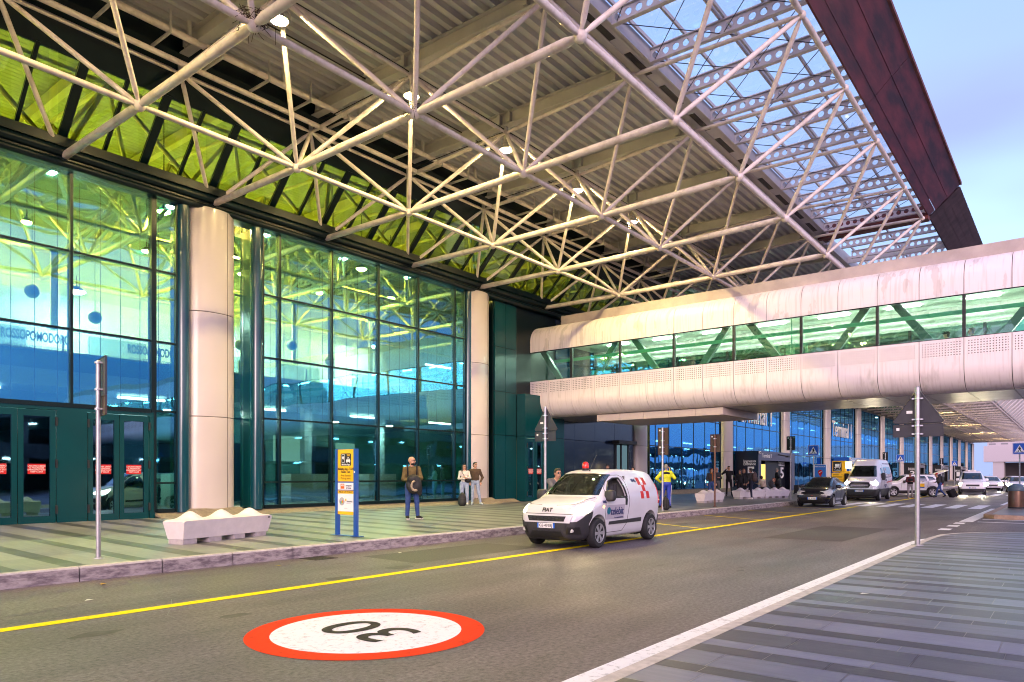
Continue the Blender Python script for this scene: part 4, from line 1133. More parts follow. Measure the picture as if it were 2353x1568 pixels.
# ================================================================ VEHICLES
def crom(P, n):
    P = np.array(P, float); out = []
    for i in range(len(P)-1):
        p0, p1, p2, p3 = P[max(0, i-1)], P[i], P[i+1], P[min(len(P)-1, i+2)]
        # limited slopes keep the curve from overshooting
        t1, t2 = (p2-p0)/2, (p3-p1)/2
        d = p2-p1
        t1 = np.where(t1*d < 0, 0, np.sign(t1)*np.minimum(abs(t1), 2.5*abs(d))); t2 = np.where(t2*d < 0, 0, np.sign(t2)*np.minimum(abs(t2), 2.5*abs(d)))
        for k in range(n):
            t = k/n
            out.append((2*t**3-3*t**2+1)*p1 + (t**3-2*t**2+t)*t1 + (-2*t**3+3*t**2)*p2 + (t**3-t**2)*t2)
    out.append(P[-1]); return np.array(out)
def loft(ST, off=0., xs=4, rs=3):
    """closed body: ST rows are x, z bottom, z shoulder, z top, half widths at bottom, shoulder, top"""
    S = crom(ST, xs)
    x0, x1 = S[0, 0], S[-1, 0]
    mb = MB(); rings = []
    for x, zb, zsh, zt, wb, ws, wt in S:
        X = x + off * (2*(x-x0)/(x1-x0) - 1)
        c = [(0, zb-off), (wb*.8, zb-off), (wb+off, zb+.07), ((wb+ws)/2+.012+off, (zb+zsh)/2), (ws+off, zsh), (ws*.62+wt*.38+.012+off, zsh+(zt-zsh)*.45), (wt+off, zt-.085*(zt-zb)+.0), (wt*.86, zt-.012+off), (wt*.45, zt+.012+off), (0, zt+.018+off)]
        h = crom(c, rs)
        rings.append([(X, y, z) for y, z in h] + [(X, -y, z) for y, z in h[-2:0:-1]])
    n = len(rings[0]); vs = [p for r in rings for p in r]; fs = []
    for i in range(len(rings)-1):
        for j in range(n): fs.append((i*n+j, i*n+(j+1) % n, (i+1)*n+(j+1) % n, (i+1)*n+j))
    fs += [tuple(range(n))[::-1], tuple((len(rings)-1)*n+j for j in range(n))]
    return mb.add(vs, fs)
def boolean(a, ops):
    """a: MB or mesh; ops: list of (operation, MB) -> new mesh"""
    tmp = []
    def ob(x):
        me = x if isinstance(x, bpy.types.Mesh) else x.mesh('tmp', BLACK)
        o = bpy.data.objects.new('tmp', me); COL.objects.link(o); tmp.append(o); return o
    A = ob(a)
    for op, b in ops:
        md = A.modifiers.new('b', 'BOOLEAN'); md.operation = op; md.solver = 'EXACT'; md.object = ob(b)
    dg = bpy.context.evaluated_depsgraph_get(); dg.update()
    me = bpy.data.meshes.new_from_object(A.evaluated_get(dg))
    for o in tmp: bpy.data.objects.remove(o)
    return me
def addmesh(me, name, m, parent, smooth=35):
    me.name = name; me.materials.clear(); me.materials.append(m)
    if len(me.polygons): me.polygons.foreach_set('material_index', [0]*len(me.polygons))
    if smooth: smooth_mesh(me, smooth)
    o = bpy.data.objects.new(name, me); COL.objects.link(o); o.parent = parent
    return o
CARGL = glass('car glass', (.55, .62, .60), (.85, .95, 1.), .10, f90=.9)
CARGD = glass('dark car glass', (.10, .12, .14), (.85, .95, 1.), .16, f90=.9)
LAMPON = emit('lit headlamp', (1., .80, .48), 12)
LAMPOFF = mat('clear lamp', (.62, .62, .60), .12, coat=.6, var=.3, vscale=25)
REDL = mat('red lamp', (.55, .01, .01), .15, coat=.6)
AMB = emit('amber lamp', (1., .35, .04), 5)
TRIM = mat('black bumper plastic', (.030, .029, .034), .5, var=.15, vscale=8, bump=.05, bscale=200)
GRILL = mat('grille black', (.012, .012, .013), .35)
ALLOY = mat('silver alloy', (.48, .48, .50), .3, metal=.6, var=.15, vscale=10)
DARKIN = mat('car interior', (.02, .02, .023), .75, var=.3, vscale=8)
SEATM = mat('seat fabric', (.05, .05, .055), .85, var=.3, vscale=14)
PLATE = mat('plate white', (.75, .75, .76), .4); PBLUE = mat('plate blue', (.02, .14, .6), .4); INK = mat('black ink', (.015, .015, .018), .5)
def wheel(parent, x, y, r, w, side, rim=ALLOY, spokes=5):
    t = MB(); M = Matrix.Translation((x, y, r)) @ Matrix.Rotation(R(90)*side, 4, 'X')
    h = w/2
    t.lathe([(r*.60, -h*.8), (r*.66, -h), (r*.90, -h), (r*.985, -h*.72), (r, -h*.3), (r, h*.3), (r*.985, h*.72), (r*.90, h), (r*.66, h), (r*.60, h*.8)], 36, M)
    wh = bpy.data.objects.new('wheel', t.mesh('tyre_mesh', RUBBER, 40)); COL.objects.link(wh); wh.parent = parent
    g = MB(); g.lathe([(r*.62, h*.55), (r*.655, h*.98), (r*.60, h*.96), (r*.55, h*.5)], 36, M); g.lathe([(0, h*.82), (r*.15, h*.8), (r*.17, h*.55)], 20, M)
    for i in range(spokes):
        a = 2*math.pi*i/spokes
        Ms = M @ Matrix.Rotation(a, 4, 'Z')
        wd = 1.45/spokes
        g.add([Ms @ V(p) for p in ((r*.12, -r*wd*.32, h*.80), (r*.12, r*wd*.32, h*.80), (r*.60, r*wd*.55, h*.92), (r*.60, -r*wd*.55, h*.92), (r*.12, -r*wd*.32, h*.5), (r*.12, r*wd*.32, h*.5), (r*.60, r*wd*.55, h*.6), (r*.60, -r*wd*.55, h*.6))], [(0, 1, 2, 3), (0, 4, 5, 1), (1, 5, 6, 2), (3, 7, 4, 0)])
    o = g.build('rim', rim, wh, 35)
    b = MB(); b.lathe([(0, h*.3), (r*.6, h*.32)], 24, M); b.build('brake', BLACK, wh)
    return wh
def prism2(poly, a, b, axis='y'):
    return MB().prism(poly, a, b, axis)
class Car:
    def __init__(s, name, label, cat, ST, paint, wheels, wr, ww, loc, rz=0., group=None, cavity=None, rim=ALLOY, spokes=5, shell=True):
        s.ST, s.paint = ST, paint
        s.t = thing(name, label, cat, loc, rz, group)
        s.cuts = []; s.cav = cavity; s.wheels = wheels; s.wr = wr; s.ww = ww; s.rim, s.spokes = rim, spokes
        s.outer = loft(ST)
    def side(s, nm, poly, m, both=True, off=.004, y0=.3, sm=35, inner=None):
        ops = []
        for sg in ((-1, 1) if both is True else (both,)):
            me = boolean(loft(s.ST, off), [('INTERSECT', prism2(poly, sg*y0, sg*3))] + ([('DIFFERENCE', loft(s.ST, inner))] if inner is not None else []))
            if len(me.polygons): ops.append(addmesh(me, nm, m, s.t, sm))
        return ops
    def front(s, nm, poly, m, x0, x1, off=.004, inner=None, sm=35):
        me = boolean(loft(s.ST, off), [('INTERSECT', prism2(poly, x0, x1, 'x'))] + ([('DIFFERENCE', loft(s.ST, inner))] if inner is not None else []))
        return addmesh(me, nm, m, s.t, sm) if len(me.polygons) else None
    def body(s):
        ops = []
        if s.cav:
            c = boolean(loft(s.ST, -.05), [('INTERSECT', MB().box(s.cav[0], s.cav[1], -2, 2, s.cav[2], 5))]); ops.append(('DIFFERENCE', c))
        for c in s.cuts: ops.append(('DIFFERENCE', c))
        w = MB()
        for x in s.wheels:
            for sg in (-1, 1):
                M = Matrix.Translation((x, sg*.95, s.wr+.02)) @ Matrix.Rotation(R(90), 4, 'X')
                w.lathe([(s.wr*1.20, -.42), (s.wr*1.20, .42)], 32, M)
        ops.append(('DIFFERENCE', w))
        o = addmesh(boolean(s.outer, ops), 'body', s.paint, s.t, 32)
        W = s.ww[1]
        for x in s.wheels:
            for sg in (-1, 1): wheel(s.t, x, sg*(W - s.ww[0]/2), s.wr, s.ww[0], -sg, s.rim, s.spokes)
        u = MB()
        for x in s.wheels: u.box(x-.42, x+.42, -W+.25, W-.25, .16, s.wr*1.9)
        u.build('underbody', BLACK, s.t)
        return o
    def pane_side(s, poly, m=None, both=True):
        for sg in ((-1, 1) if both is True else (both,)): s.cuts.append(prism2(poly, sg*.3, sg*3))
        for o in s.side('side_window', poly, m or CARGL, both, -.004, .3, 35, -.016): pass
    def pane_front(s, poly, x0, x1, m=None, nm='windscreen'):
        s.cuts.append(prism2(poly, x0, x1, 'x')); return s.front(nm, poly, m or CARGL, x0, x1, -.004, -.016)
    def plate(s, x, z, txt, w=.46, h=.11):
        p = MB(); p.box(x-.012, x, -w/2+.04, w/2-.04, z-h/2, z+h/2); o = p.build('number_plate', PLATE, s.t)
        b = MB(); b.box(x-.012, x, -w/2, -w/2+.04, z-h/2, z+h/2); b.box(x-.012, x, w/2-.04, w/2, z-h/2, z+h/2); b.build('plate_band', PBLUE, o)
        if txt: text_mesh(txt, h*.85, face_M((x-.015, 0, z), (0, -1, 0), (0, 0, 1)), 'plate_text', INK, o, width=w-.12)
    def box(s, nm, m, boxes, sm=0, bev=0):
        b = MB()
        for q in boxes: b.box(*q)
        return b.build(nm, m, s.t, sm)
    def mirrors(s, x, y, z, w=.13, h=.17, m=TRIM):
        for sg in (-1, 1):
            b = MB(); b.ball((0, 0, 0), 1, 14); M = Matrix.Translation((x, sg*(y+.11), z)) @ Matrix.Diagonal((w*.55, .13, h*.55, 1)); b.v = [tuple(M @ V([math.copysign(abs(c)**.55, c) for c in v])) for v in b.v]
            b.box(x-.03, x+.05, min(sg*(y-.06), sg*(y+.08)), max(sg*(y-.06), sg*(y+.08)), z-h*.55, z-h*.3)
            b.build('wing_mirror', m, s.t, 60)
def bvh(car):
    bm = bmesh.new(); bm.from_mesh(loft(car.ST).mesh('q', BLACK)); bt = bvhtree.BVHTree.FromBMesh(bm); bm.free(); return bt
def on_body(bt, pts, sg, off, step=.05):
    out = []
    for (a, b), (c, d) in zip(pts, pts[1:]):
        n = max(1, int(math.hypot(c-a, d-b)/step))
        for i in range(n+1):
            h = bt.ray_cast(V((a+(c-a)*i/n, sg*3, b+(d-b)*i/n)), V((0, -sg, 0)))
            if h[0] is not None: out.append(h[0] + h[1]*off)
    return out
def seams(car, polys, r=.0075, nm='panel_gap', m_=None, sides=(-1, 1), off=-.002):
    """panel gaps and rubber frames: thin dark lines lying on the body"""
    bt = bvh(car)
    for sg in sides:
        for pl in polys:
            p = on_body(bt, pl, sg, off)
            mb = MB()
            for q, w in zip(p, p[1:]):
                if (q-w).length > 1e-4: mb.tube(q, w, r, 6)
            mb.build(nm, m_ or SEAM, car.t)
VANW = mat('white van paint', (.63, .62, .65), .3, var=.05, vscale=2, coat=.5)
CARW = mat('white car paint', (.74, .74, .77), .28, coat=.5)
# ---------------------------------------------------------------- the white van in front
ST = [(0, .40, .55, .70, .42, .52, .42), (.03, .29, .60, .82, .52, .63, .53), (.12, .22, .66, .955, .62, .74, .63), (.32, .2, .74, 1.04, .74, .84, .70), (.60, .2, .84, 1.10, .77, .872, .72), (.88, .2, .95, 1.16, .79, .885, .72), (1.10, .2, 1.02, 1.34, .80, .888, .68), (1.36, .2, 1.03, 1.54, .80, .89, .645), (1.66, .2, 1.04, 1.69, .80, .89, .63), (2.1, .2, 1.05, 1.765, .80, .89, .64), (2.9, .2, 1.05, 1.775, .80, .89, .65), (3.6, .22, 1.05, 1.745, .80, .885, .66), (3.92, .26, 1.02, 1.68, .78, .86, .65), (4.04, .34, .97, 1.56, .73, .82, .62), (4.08, .45, .92, 1.38, .64, .74, .56)]
van = Car('delivery_van', 'small white delivery van with red chequer marks and lit headlights driving past the kerb', 'van', ST, VANW, (.82, 3.46), .335, (.20, .895), (12.79, 9.05, 0), R(1.5), None, (.92, 3.95, .86), ALLOY, 6)
van.pane_front([(-.74, 1.18), (.74, 1.18), (.60, 1.66), (.3, 1.685), (-.3, 1.685), (-.60, 1.66)], .86, 1.85)
SW = [(1.16, 1.10), (1.32, 1.30), (1.56, 1.50), (1.80, 1.59), (2.10, 1.60), (2.20, 1.10)]
van.cuts.append(prism2([(1.20, 1.12), (1.36, 1.31), (1.58, 1.49), (1.81, 1.565), (2.06, 1.57), (2.14, 1.12)], -3, 3))
for sg in (-1, 1):
    pass
WF = [(1.20, 1.12), (1.36, 1.31), (1.58, 1.49), (1.81, 1.565), (2.06, 1.57), (2.14, 1.12), (1.20, 1.12)]
seams(van, [WF], .020, 'window_frame', GRILL, off=.004)
van.side('side_window', [(1.20, 1.12), (1.36, 1.31), (1.58, 1.49), (1.81, 1.565), (2.06, 1.57), (2.14, 1.12)], CARGL, 1, -.006, .3, 35, -.016)
van.side('quarter_light', [(1.20, 1.12), (1.36, 1.31), (1.43, 1.37), (1.43, 1.12)], CARGD, -1, -.006, .3, 35, -.016)
van.body()
van.side('bumper_corner', [(-.1, .18), (.46, .18), (.47, .40), (.42, .56), (.52, .70), (.55, .84), (.33, .78), (.10, .62), (-.1, .60)], TRIM, True, .012, .50)
van.front('bumper', [(-.52, .2), (.52, .2), (.52, .60), (-.52, .60)], TRIM, -.2, .42, .012)
van.front('grille_frame', [(-.60, .585), (.60, .585), (.66, .76), (-.66, .76)], VANW, -.2, .3, .018)
van.front('grille', [(-.46, .62), (.46, .62), (.51, .735), (-.51, .735)], GRILL, -.2, .25, .026)
van.front('lower_intake', [(-.46, .25), (.46, .25), (.38, .40), (-.38, .40)], GRILL, -.2, .25, .020)
g = MB()
for i in range(9): g.box(-.035, -.015, -.42+i*.1, -.36+i*.1, .64+.03*(i % 2), .665+.03*(i % 2)); g.box(-.035, -.015, -.42+i*.1, -.36+i*.1, .69, .705)
g.build('grille_mesh', TRIM, van.t)
for sg in (-1, 1):
    me = boolean(loft(ST, .010), [('INTERSECT', prism2([(.06, .80), (.20, .79), (.40, .82), (.72, 1.02), (.70, 1.05), (.50, 1.01), (.22, .955), (.09, .885)], sg*.40, sg*3))])
    addmesh(me, 'headlight', LAMPON, van.t)
    f = MB(); M = Matrix.Translation((.075, sg*.62, .42)) @ Matrix.Rotation(R(-90), 4, 'Y') @ Matrix.Rotation(0, 4, 'Z'); f.lathe([(0, .05), (.045, .045), (.05, .0)], 16, M); f.build('fog_lamp', LAMPOFF, van.t, 40)
van.front('fog_surround', [(-.76, .34), (-.50, .34), (-.54, .50), (-.76, .50)], GRILL, -.2, .3, .016); van.front('fog_surround', [(.76, .34), (.50, .34), (.54, .50), (.76, .50)], GRILL, -.2, .3, .016)
van.side('side_moulding', [(1.30, .50), (2.94, .50), (2.94, .60), (1.32, .57)], TRIM, True, .014)
van.side('door_sticker', [(1.17, .62), (2.03, .62), (2.03, .95), (1.17, .95)], mat('lilac grey sticker', (.40, .37, .43), .4), -1, .004)
for y0, y1, x0, x1 in ((1.40, 1.58, 2.90, 3.06), (1.40, 1.58, 3.20, 3.36), (1.24, 1.40, 3.05, 3.21), (1.06, 1.24, 2.90, 3.06), (1.06, 1.24, 3.20, 3.36)):
    van.side('red_chequer', [(x0, y0), (x1, y0), (x1, y1), (x0, y1)], REDP, -1, .004)
van.side('rear_lamp', [(3.90, .92), (4.2, .92), (4.2, 1.42), (3.96, 1.42)], REDL, True, .012, .45)
van.side('rear_bumper', [(3.84, .2), (4.3, .2), (4.3, .62), (3.95, .62)], TRIM, True, .012, .1)
van.side('side_repeater', [(.99, .90), (1.05, .90), (1.05, .945), (.99, .945)], AMB, True, .008)
van.side('door_handle', [(2.07, .93), (2.15, .93), (2.16, 1.10), (2.11, 1.14), (2.06, 1.10)], GRILL, True, .012)
seams(van, [[(1.12, .32), (1.12, 1.06), (1.30, 1.33), (1.56, 1.55), (1.80, 1.64), (2.12, 1.645), (2.24, 1.6), (2.28, 1.0), (2.2, .5), (1.98, .32), (1.12, .32)], [(.12, .97), (.6, 1.08), (.95, 1.13)]])
van.front('bonnet_gap', [(-.66, .775), (.66, .775), (.66, .787), (-.66, .787)], SEAM, -.2, .35, .003)
van.mirrors(1.22, .83, 1.17, .17, .24)
van.plate(-.025, .52, 'GS·491BJ')
def on_side(car, x, z, sg=-1, off=.008):
    bm = bmesh.new(); bm.from_mesh(loft(car.ST).mesh('q', BLACK)); bt = bvhtree.BVHTree.FromBMesh(bm); bm.free()
    h = bt.ray_cast(V((x, sg*3, z)), V((0, -sg, 0))); return h[0], h[1]
def side_text(car, txt, size, x, z, m, width=None, nm='lettering', off=.008, bold=0.):
    p, nr = on_side(car, x, z)
    up = V((0, 0, 1)) - nr * nr.z; up.normalize(); rt = up.cross(nr)
    return text_mesh(txt, size, face_M(p + nr*off, rt, up), nm, m, car.t, width=width, bold=bold)
NAVYI = mat('navy ink', (.01, .02, .12), .5)
side_text(van, 'telebit', .25, 1.66, .80, NAVYI, .62, 'company_lettering', .012, .002)
side_text(van, 'la connettività', .055, 1.76, .655, NAVYI, .42, 'company_tagline', .012)
p, nr = on_side(van, 1.26, .82); q = MB(); q.lathe([(0, 0), (.085, 0)], 20, Matrix.Translation(p + nr*.009) @ nr.to_track_quat('Z', 'Y').to_matrix().to_4x4()); q.build('company_logo', mat('teal blue ink', (.02, .24, .36), .5), van.t)
side_text(van, '1045', .13, 2.72, 1.50, NAVYI, .22, 'fleet_number', .012, .003); side_text(van, '1045', .085, 1.04, 1.03, NAVYI, .15, 'fleet_number', .010, .003)
bm_ = bmesh.new(); bm_.from_mesh(loft(ST).mesh('q', BLACK)); bt_ = bvhtree.BVHTree.FromBMesh(bm_); bm_.free()
h_ = bt_.ray_cast(V((-1, 0, .86)), V((1, 0, 0))); 
text_mesh('FIAT', .13, face_M(h_[0] + h_[1]*.012, (0, -1, 0), V((0, 0, 1)) - h_[1]*h_[1].z), 'badge', mat('dark chrome', (.12, .12, .13), .25, metal=.8), van.t, width=.26, bold=.004)
m = MB(); m.tube((1.9, .12, 1.755), (1.9, .12, 1.81), .085, 20); m.build('beacon_base', BLACK, van.t, 40)
m = MB(); m.lathe([(.08, 1.81), (.085, 1.86), (.075, 1.93), (.045, 1.965), (0, 1.975)], 20, Matrix.Translation((1.9, .12, 0))); m.build('beacon', mat('red beacon dome', (.7, .015, .01), .12, coat=.8), van.t, 50)
m = MB(); m.tube((1.78, -.06, 1.73), (1.82, -.06, 1.80), .02, 8, .008); m.tube((1.82, -.06, 1.80), (2.12, -.06, 2.13), .006, 6); m.build('aerial', BLACK, van.t)
for yy in (-.12, .38): m = MB(); m.path([(.93, yy, 1.185), (.96, yy+.1, 1.20), (1.02, yy+.52 if yy < 0 else yy+.2, 1.275)], .012, 6); m.build('wiper', BLACK, van.t)
van.box('dashboard', DARKIN, [(.95, 1.35, -.74, .74, .80, 1.12), (1.5, 2.2, -.74, .74, .5, .9)])
for y in (-.38, .38):
    m = MB(); m.box(1.98, 2.14, y-.24, y+.24, .85, 1.42); m.box(1.99, 2.10, y-.13, y+.13, 1.42, 1.62); m.build('seat', SEATM, van.t)
van.box('bulkhead', mat('grey bulkhead', (.12, .12, .12), .7), [(2.3, 2.33, -.72, .72, .86, 1.62)])
m = MB(); M = Matrix.Translation((1.5, -.38, 1.12)) @ Matrix.Rotation(R(-62), 4, 'Y')
for i in range(20):
    a, b = 2*math.pi*i/20, 2*math.pi*(i+1)/20
    m.tube(M @ V((.18*math.cos(a), .18*math.sin(a), 0)), M @ V((.18*math.cos(b), .18*math.sin(b), 0)), .014, 6)
m.build('steering_wheel', BLACK, van.t)
lamp('van_headlight', (12.4, 8.55, .85), 12, (1., .8, .5), None, .1, 70, (-1, .0, -.25)); lamp('van_headlight', (12.4, 9.65, .85), 12, (1., .8, .5), None, .1, 70, (-1, .0, -.25))
van.t.scale = (.975,)*3
# ---------------------------------------------------------------- dark hatchback
ST = [(0, .36, .50, .62, .50, .60, .52), (.04, .25, .54, .72, .58, .70, .60), (.16, .19, .60, .82, .66, .79, .66), (.45, .17, .68, .93, .72, .84, .70), (.95, .16, .80, 1.0, .76, .85, .70), (1.12, .16, .86, 1.04, .77, .85, .68), (1.45, .16, .92, 1.24, .78, .855, .62), (1.85, .16, .95, 1.43, .78, .855, .56), (2.3, .16, .97, 1.50, .78, .855, .55), (2.9, .17, .98, 1.49, .78, .85, .55), (3.5, .2, .98, 1.40, .76, .83, .53), (3.85, .26, .96, 1.22, .73, .80, .53), (4.0, .34, .9, 1.05, .67, .74, .5), (4.04, .42, .8, .95, .6, .66, .48)]
HB = mat('blue black car paint', (.006, .007, .014), .18, coat=.8)
def hatch(name, label, paint, loc, rz=0., txt=None, on=False, group=None):
    c = Car(name, label, 'car', ST, paint, (.78, 3.30), .30, (.185, .85), loc, rz, group, (1.1, 3.8, .78), ALLOY, 9)
    c.pane_front([(-.68, 1.02), (.68, 1.02), (.53, 1.41), (-.53, 1.41)], 1.05, 2.2)
    c.pane_side([(1.45, 1.0), (1.62, 1.12), (1.95, 1.38), (2.25, 1.42), (2.28, 1.0)], CARGD)
    c.pane_side([(2.36, 1.0), (2.33, 1.42), (2.95, 1.41), (3.35, 1.30), (3.42, 1.08), (3.2, 1.02)], CARGD)
    c.body()
    c.front('lower_bumper', [(-.60, .18), (.60, .18), (.60, .34), (-.60, .34)], GRILL, -.2, .3, .008)
    c.front('grille', [(-.46, .53), (.46, .53), (.40, .66), (-.40, .66)], GRILL, -.2, .25, .008)
    for sg in (-1, 1):
        addmesh(boolean(loft(ST, .008), [('INTERSECT', prism2([(-.02, .60), (.20, .57), (.55, .74), (.70, .90), (.40, .88), (.10, .80)], sg*.36, sg*3))]), 'headlight', LAMPON if on else LAMPOFF, c.t)
        f = MB(); f.lathe([(0, .03), (.04, .0)], 14, Matrix.Translation((.06, sg*.52, .32)) @ Matrix.Rotation(R(-90), 4, 'Y')); f.build('fog_lamp', LAMPOFF, c.t)
        addmesh(boolean(loft(ST, .008), [('INTERSECT', prism2([(3.72, .86), (4.2, .86), (4.2, 1.3), (3.72, 1.24)], sg*.45, sg*3))]), 'rear_lamp', REDL, c.t)
    seams(c, [[(1.28, .30), (1.25, .95), (1.6, 1.15), (1.93, 1.43)], [(2.30, .30), (2.32, 1.45)], [(3.15, .60), (3.35, 1.0), (3.4, 1.3)]])
    c.mirrors(1.5, .80, 1.03, .13, .16, paint)
    c.plate(-.012, .44, txt)
    c.box('dashboard', DARKIN, [(1.2, 1.6, -.70, .70, .78, .98), (1.9, 2.05, -.62, -.14, .7, 1.25), (1.9, 2.05, .14, .62, .7, 1.25), (3.0, 3.15, -.62, .62, .7, 1.2)])
    for i in (0, 1): m = MB(); m.path([(1.12, -.1+.4*i, 1.05), (1.18, .35+.3*i, 1.09)], .010, 5); m.build('wiper', BLACK, c.t)
    m = MB(); m.tube((2.2, .1, 1.50), (2.35, .1, 1.68), .006, 5); m.build('aerial', BLACK, c.t)
    return c
hb = hatch('parked_hatchback', 'shiny blue black hatchback standing at the kerb in front of the minibus', HB, (37.55, 10.32, 0), R(1), 'EK 612GP')
text_mesh('FIAT', .04, face_M((-.03, 0, .58), (0, -1, 0), (0, 0, 1)), 'badge', REDP, hb.t)
# ---------------------------------------------------------------- white minibus
ST = [(0, .45, .62, .78, .62, .76, .62), (.05, .33, .68, .95, .72, .86, .74), (.18, .27, .78, 1.14, .80, .95, .80), (.5, .25, .9, 1.30, .86, .99, .84), (.92, .25, 1.05, 1.40, .9, 1.01, .86), (1.2, .25, 1.15, 1.66, .9, 1.02, .80), (1.6, .25, 1.25, 2.12, .9, 1.02, .74), (1.95, .25, 1.3, 2.40, .9, 1.02, .72), (2.3, .25, 1.32, 2.58, .9, 1.02, .74), (2.8, .25, 1.32, 2.64, .9, 1.02, .76), (4.6, .25, 1.32, 2.64, .9, 1.02, .78), (5.35, .3, 1.3, 2.60, .9, 1.01, .78), (5.5, .4, 1.28, 2.5, .86, .97, .75), (5.53, .5, 1.25, 2.4, .82, .93, .72)]
mb_ = Car('minibus', 'white high roofed minibus with a red side stripe and lit headlights behind the dark hatchback', 'minibus', ST, CARW, (1.02, 4.32), .35, (.22, 1.01), (48.6, 10.55, 0), R(1.5), None, (1.25, 5.2, 1.15), ALLOY, 6)
mb_.pane_front([(-.80, 1.50), (.80, 1.50), (.68, 2.20), (-.68, 2.20)], 1.0, 2.2)
mb_.pane_side([(1.52, 1.40), (1.75, 1.68), (2.05, 2.05), (2.35, 2.10), (2.40, 1.40)], CARGD)
mb_.pane_side([(2.62, 1.42), (2.62, 2.14), (4.9, 2.16), (5.1, 2.05), (5.12, 1.55), (5.0, 1.45)], CARGD)
mb_.body()
mb_.front('bumper', [(-.98, .28), (.98, .28), (.98, .72), (-.98, .72)], TRIM, -.2, .45, .012)
mb_.front('grille', [(-.52, .80), (.52, .80), (.62, .98), (.50, 1.16), (-.50, 1.16), (-.62, .98)], GRILL, -.2, .4, .014)
g = MB()
for z in (.86, .95, 1.04): g.box(-.01, .01, -.50, .50, z-.012, z+.012)
g.v = [(v[0]+.0, v[1], v[2]) for v in g.v]; g.build('grille_bar', CHROME, mb_.t)
for sg in (-1, 1):
    addmesh(boolean(loft(ST, .010), [('INTERSECT', prism2([(.08, .98), (.25, .94), (.52, 1.02), (.70, 1.30), (.45, 1.24), (.18, 1.16)], sg*.60, sg*3))]), 'headlight', LAMPON, mb_.t)
mb_.side('lower_band', [(.3, .26), (5.5, .26), (5.55, .74), (.45, .74)], TRIM, True, .008, .6)
me = None
mb_.side('side_stripe', [(3.35, 1.10), (5.45, 1.20), (5.45, 1.26), (3.4, 1.17)], REDP, -1, .010)
mb_.side('rear_lamp', [(5.40, 1.0), (5.7, 1.0), (5.7, 1.7), (5.40, 1.7)], REDL, True, .008, .5)
seams(mb_, [[(1.45, .5), (1.45, 1.4)], [(2.48, .5), (2.48, 2.3)], [(3.9, .75), (3.9, 1.4)]])
mb_.mirrors(1.75, .96, 1.52, .2, .42)
mb_.plate(-.02, .62, 'GK 588MM', .5, .12)
mb_.box('dashboard', DARKIN, [(1.3, 1.7, -.8, .8, 1.15, 1.42), (2.1, 2.25, -.75, -.25, 1.1, 1.95), (2.1, 2.25, .25, .75, 1.1, 1.95), (3.4, 3.55, -.75, .75, 1.1, 1.85), (4.4, 4.55, -.75, .75, 1.1, 1.85)])
side_text(mb_, 'AIRCAR', .30, 3.15, 1.62, WHITEP, .9, 'company_lettering', .02, .01); side_text(mb_, 'A', .42, 3.02, 1.90, WHITEP, .3, 'company_logo', .02, .01); side_text(mb_, 'V', .34, 3.3, 1.92, REDP, .22, 'company_logo', .02, .01)
side_text(mb_, 'CAR·RENT', .14, 3.0, 1.28, NAVYI, .6, 'company_lettering', .014); side_text(mb_, 'TRASPORTO PERSONE\nTEL 06 6501', .13, 2.95, .90, NAVYI, .8, 'company_lettering', .014); side_text(mb_, 'AIRPORT TRANSFER SERVICE', .12, 4.0, 2.34, mat('grey ink', (.3, .3, .34), .5), 2.2, 'roof_lettering', .014)
lamp('minibus_headlight', (48.5, 9.85, 1.0), 40, (1., .86, .6), None, .1, 60, (-1, -.1, -.12))
# ---------------------------------------------------------------- white SUV seen from behind its nose, tailgate up
ST = [(0, .45, .62, .80, .56, .68, .58), (.05, .33, .68, .92, .66, .78, .66), (.2, .27, .76, 1.02, .74, .86, .72), (.6, .25, .88, 1.10, .80, .90, .74), (1.1, .25, .98, 1.14, .82, .91, .74), (1.3, .25, 1.02, 1.24, .82, .91, .70), (1.75, .25, 1.06, 1.54, .82, .91, .62), (2.2, .25, 1.08, 1.66, .82, .91, .61), (3.2, .27, 1.1, 1.67, .82, .90, .62), (3.9, .32, 1.1, 1.60, .80, .88, .60), (4.2, .38, 1.08, 1.36, .76, .85, .58), (4.3, .46, 1.0, 1.18, .70, .80, .56)]
suv = Car('suv', 'white suv parked crosswise with its tailgate raised, behind the minibus', 'car', ST, CARW, (.88, 3.55), .36, (.22, .91), (57.9, 12.35, 0), R(-93), None, (1.3, 3.9, .9), ALLOY, 5)
suv.t.location = (59.8, 11.75, 0); suv.t.rotation_euler = (0, 0, R(-62)); 
suv.pane_side([(1.55, 1.10), (1.95, 1.48), (2.38, 1.54), (2.40, 1.10)], CARGD); suv.pane_side([(2.48, 1.10), (2.48, 1.54), (3.1, 1.54), (3.2, 1.14)], CARGD); suv.pane_side([(3.32, 1.18), (3.26, 1.52), (3.62, 1.48), (3.80, 1.26)], CARGD)
suv.pane_front([(-.66, 1.18), (.66, 1.18), (.56, 1.56), (-.56, 1.56)], 1.2, 2.2, CARGD)
suv.body()
suv.side('sill', [(.3, .26), (4.3, .26), (4.3, .50), (.3, .46)], TRIM, True, .012, .5)
suv.side('roof_rail', [(2.0, 1.66), (3.6, 1.64), (3.6, 1.70), (2.0, 1.72)], GRILL, True, .03, .4)
suv.side('rental_sticker', [(2.55, .74), (3.0, .74), (3.0, .98), (2.55, .98)], YELP, True, .006)
suv.side('rental_sticker', [(2.55, .66), (3.0, .66), (3.0, .74), (2.55, .74)], BLUEP, True, .006)
suv.side('rear_lamp', [(4.1, .9), (4.5, .9), (4.5, 1.3), (4.1, 1.3)], REDL, True, .010, .5); suv.mirrors(1.6, .86, 1.12, .14, .18)
seams(suv, [[(1.4, .5), (1.45, 1.08)], [(2.44, .5), (2.44, 1.58)], [(3.2, .7), (3.3, 1.2)]])
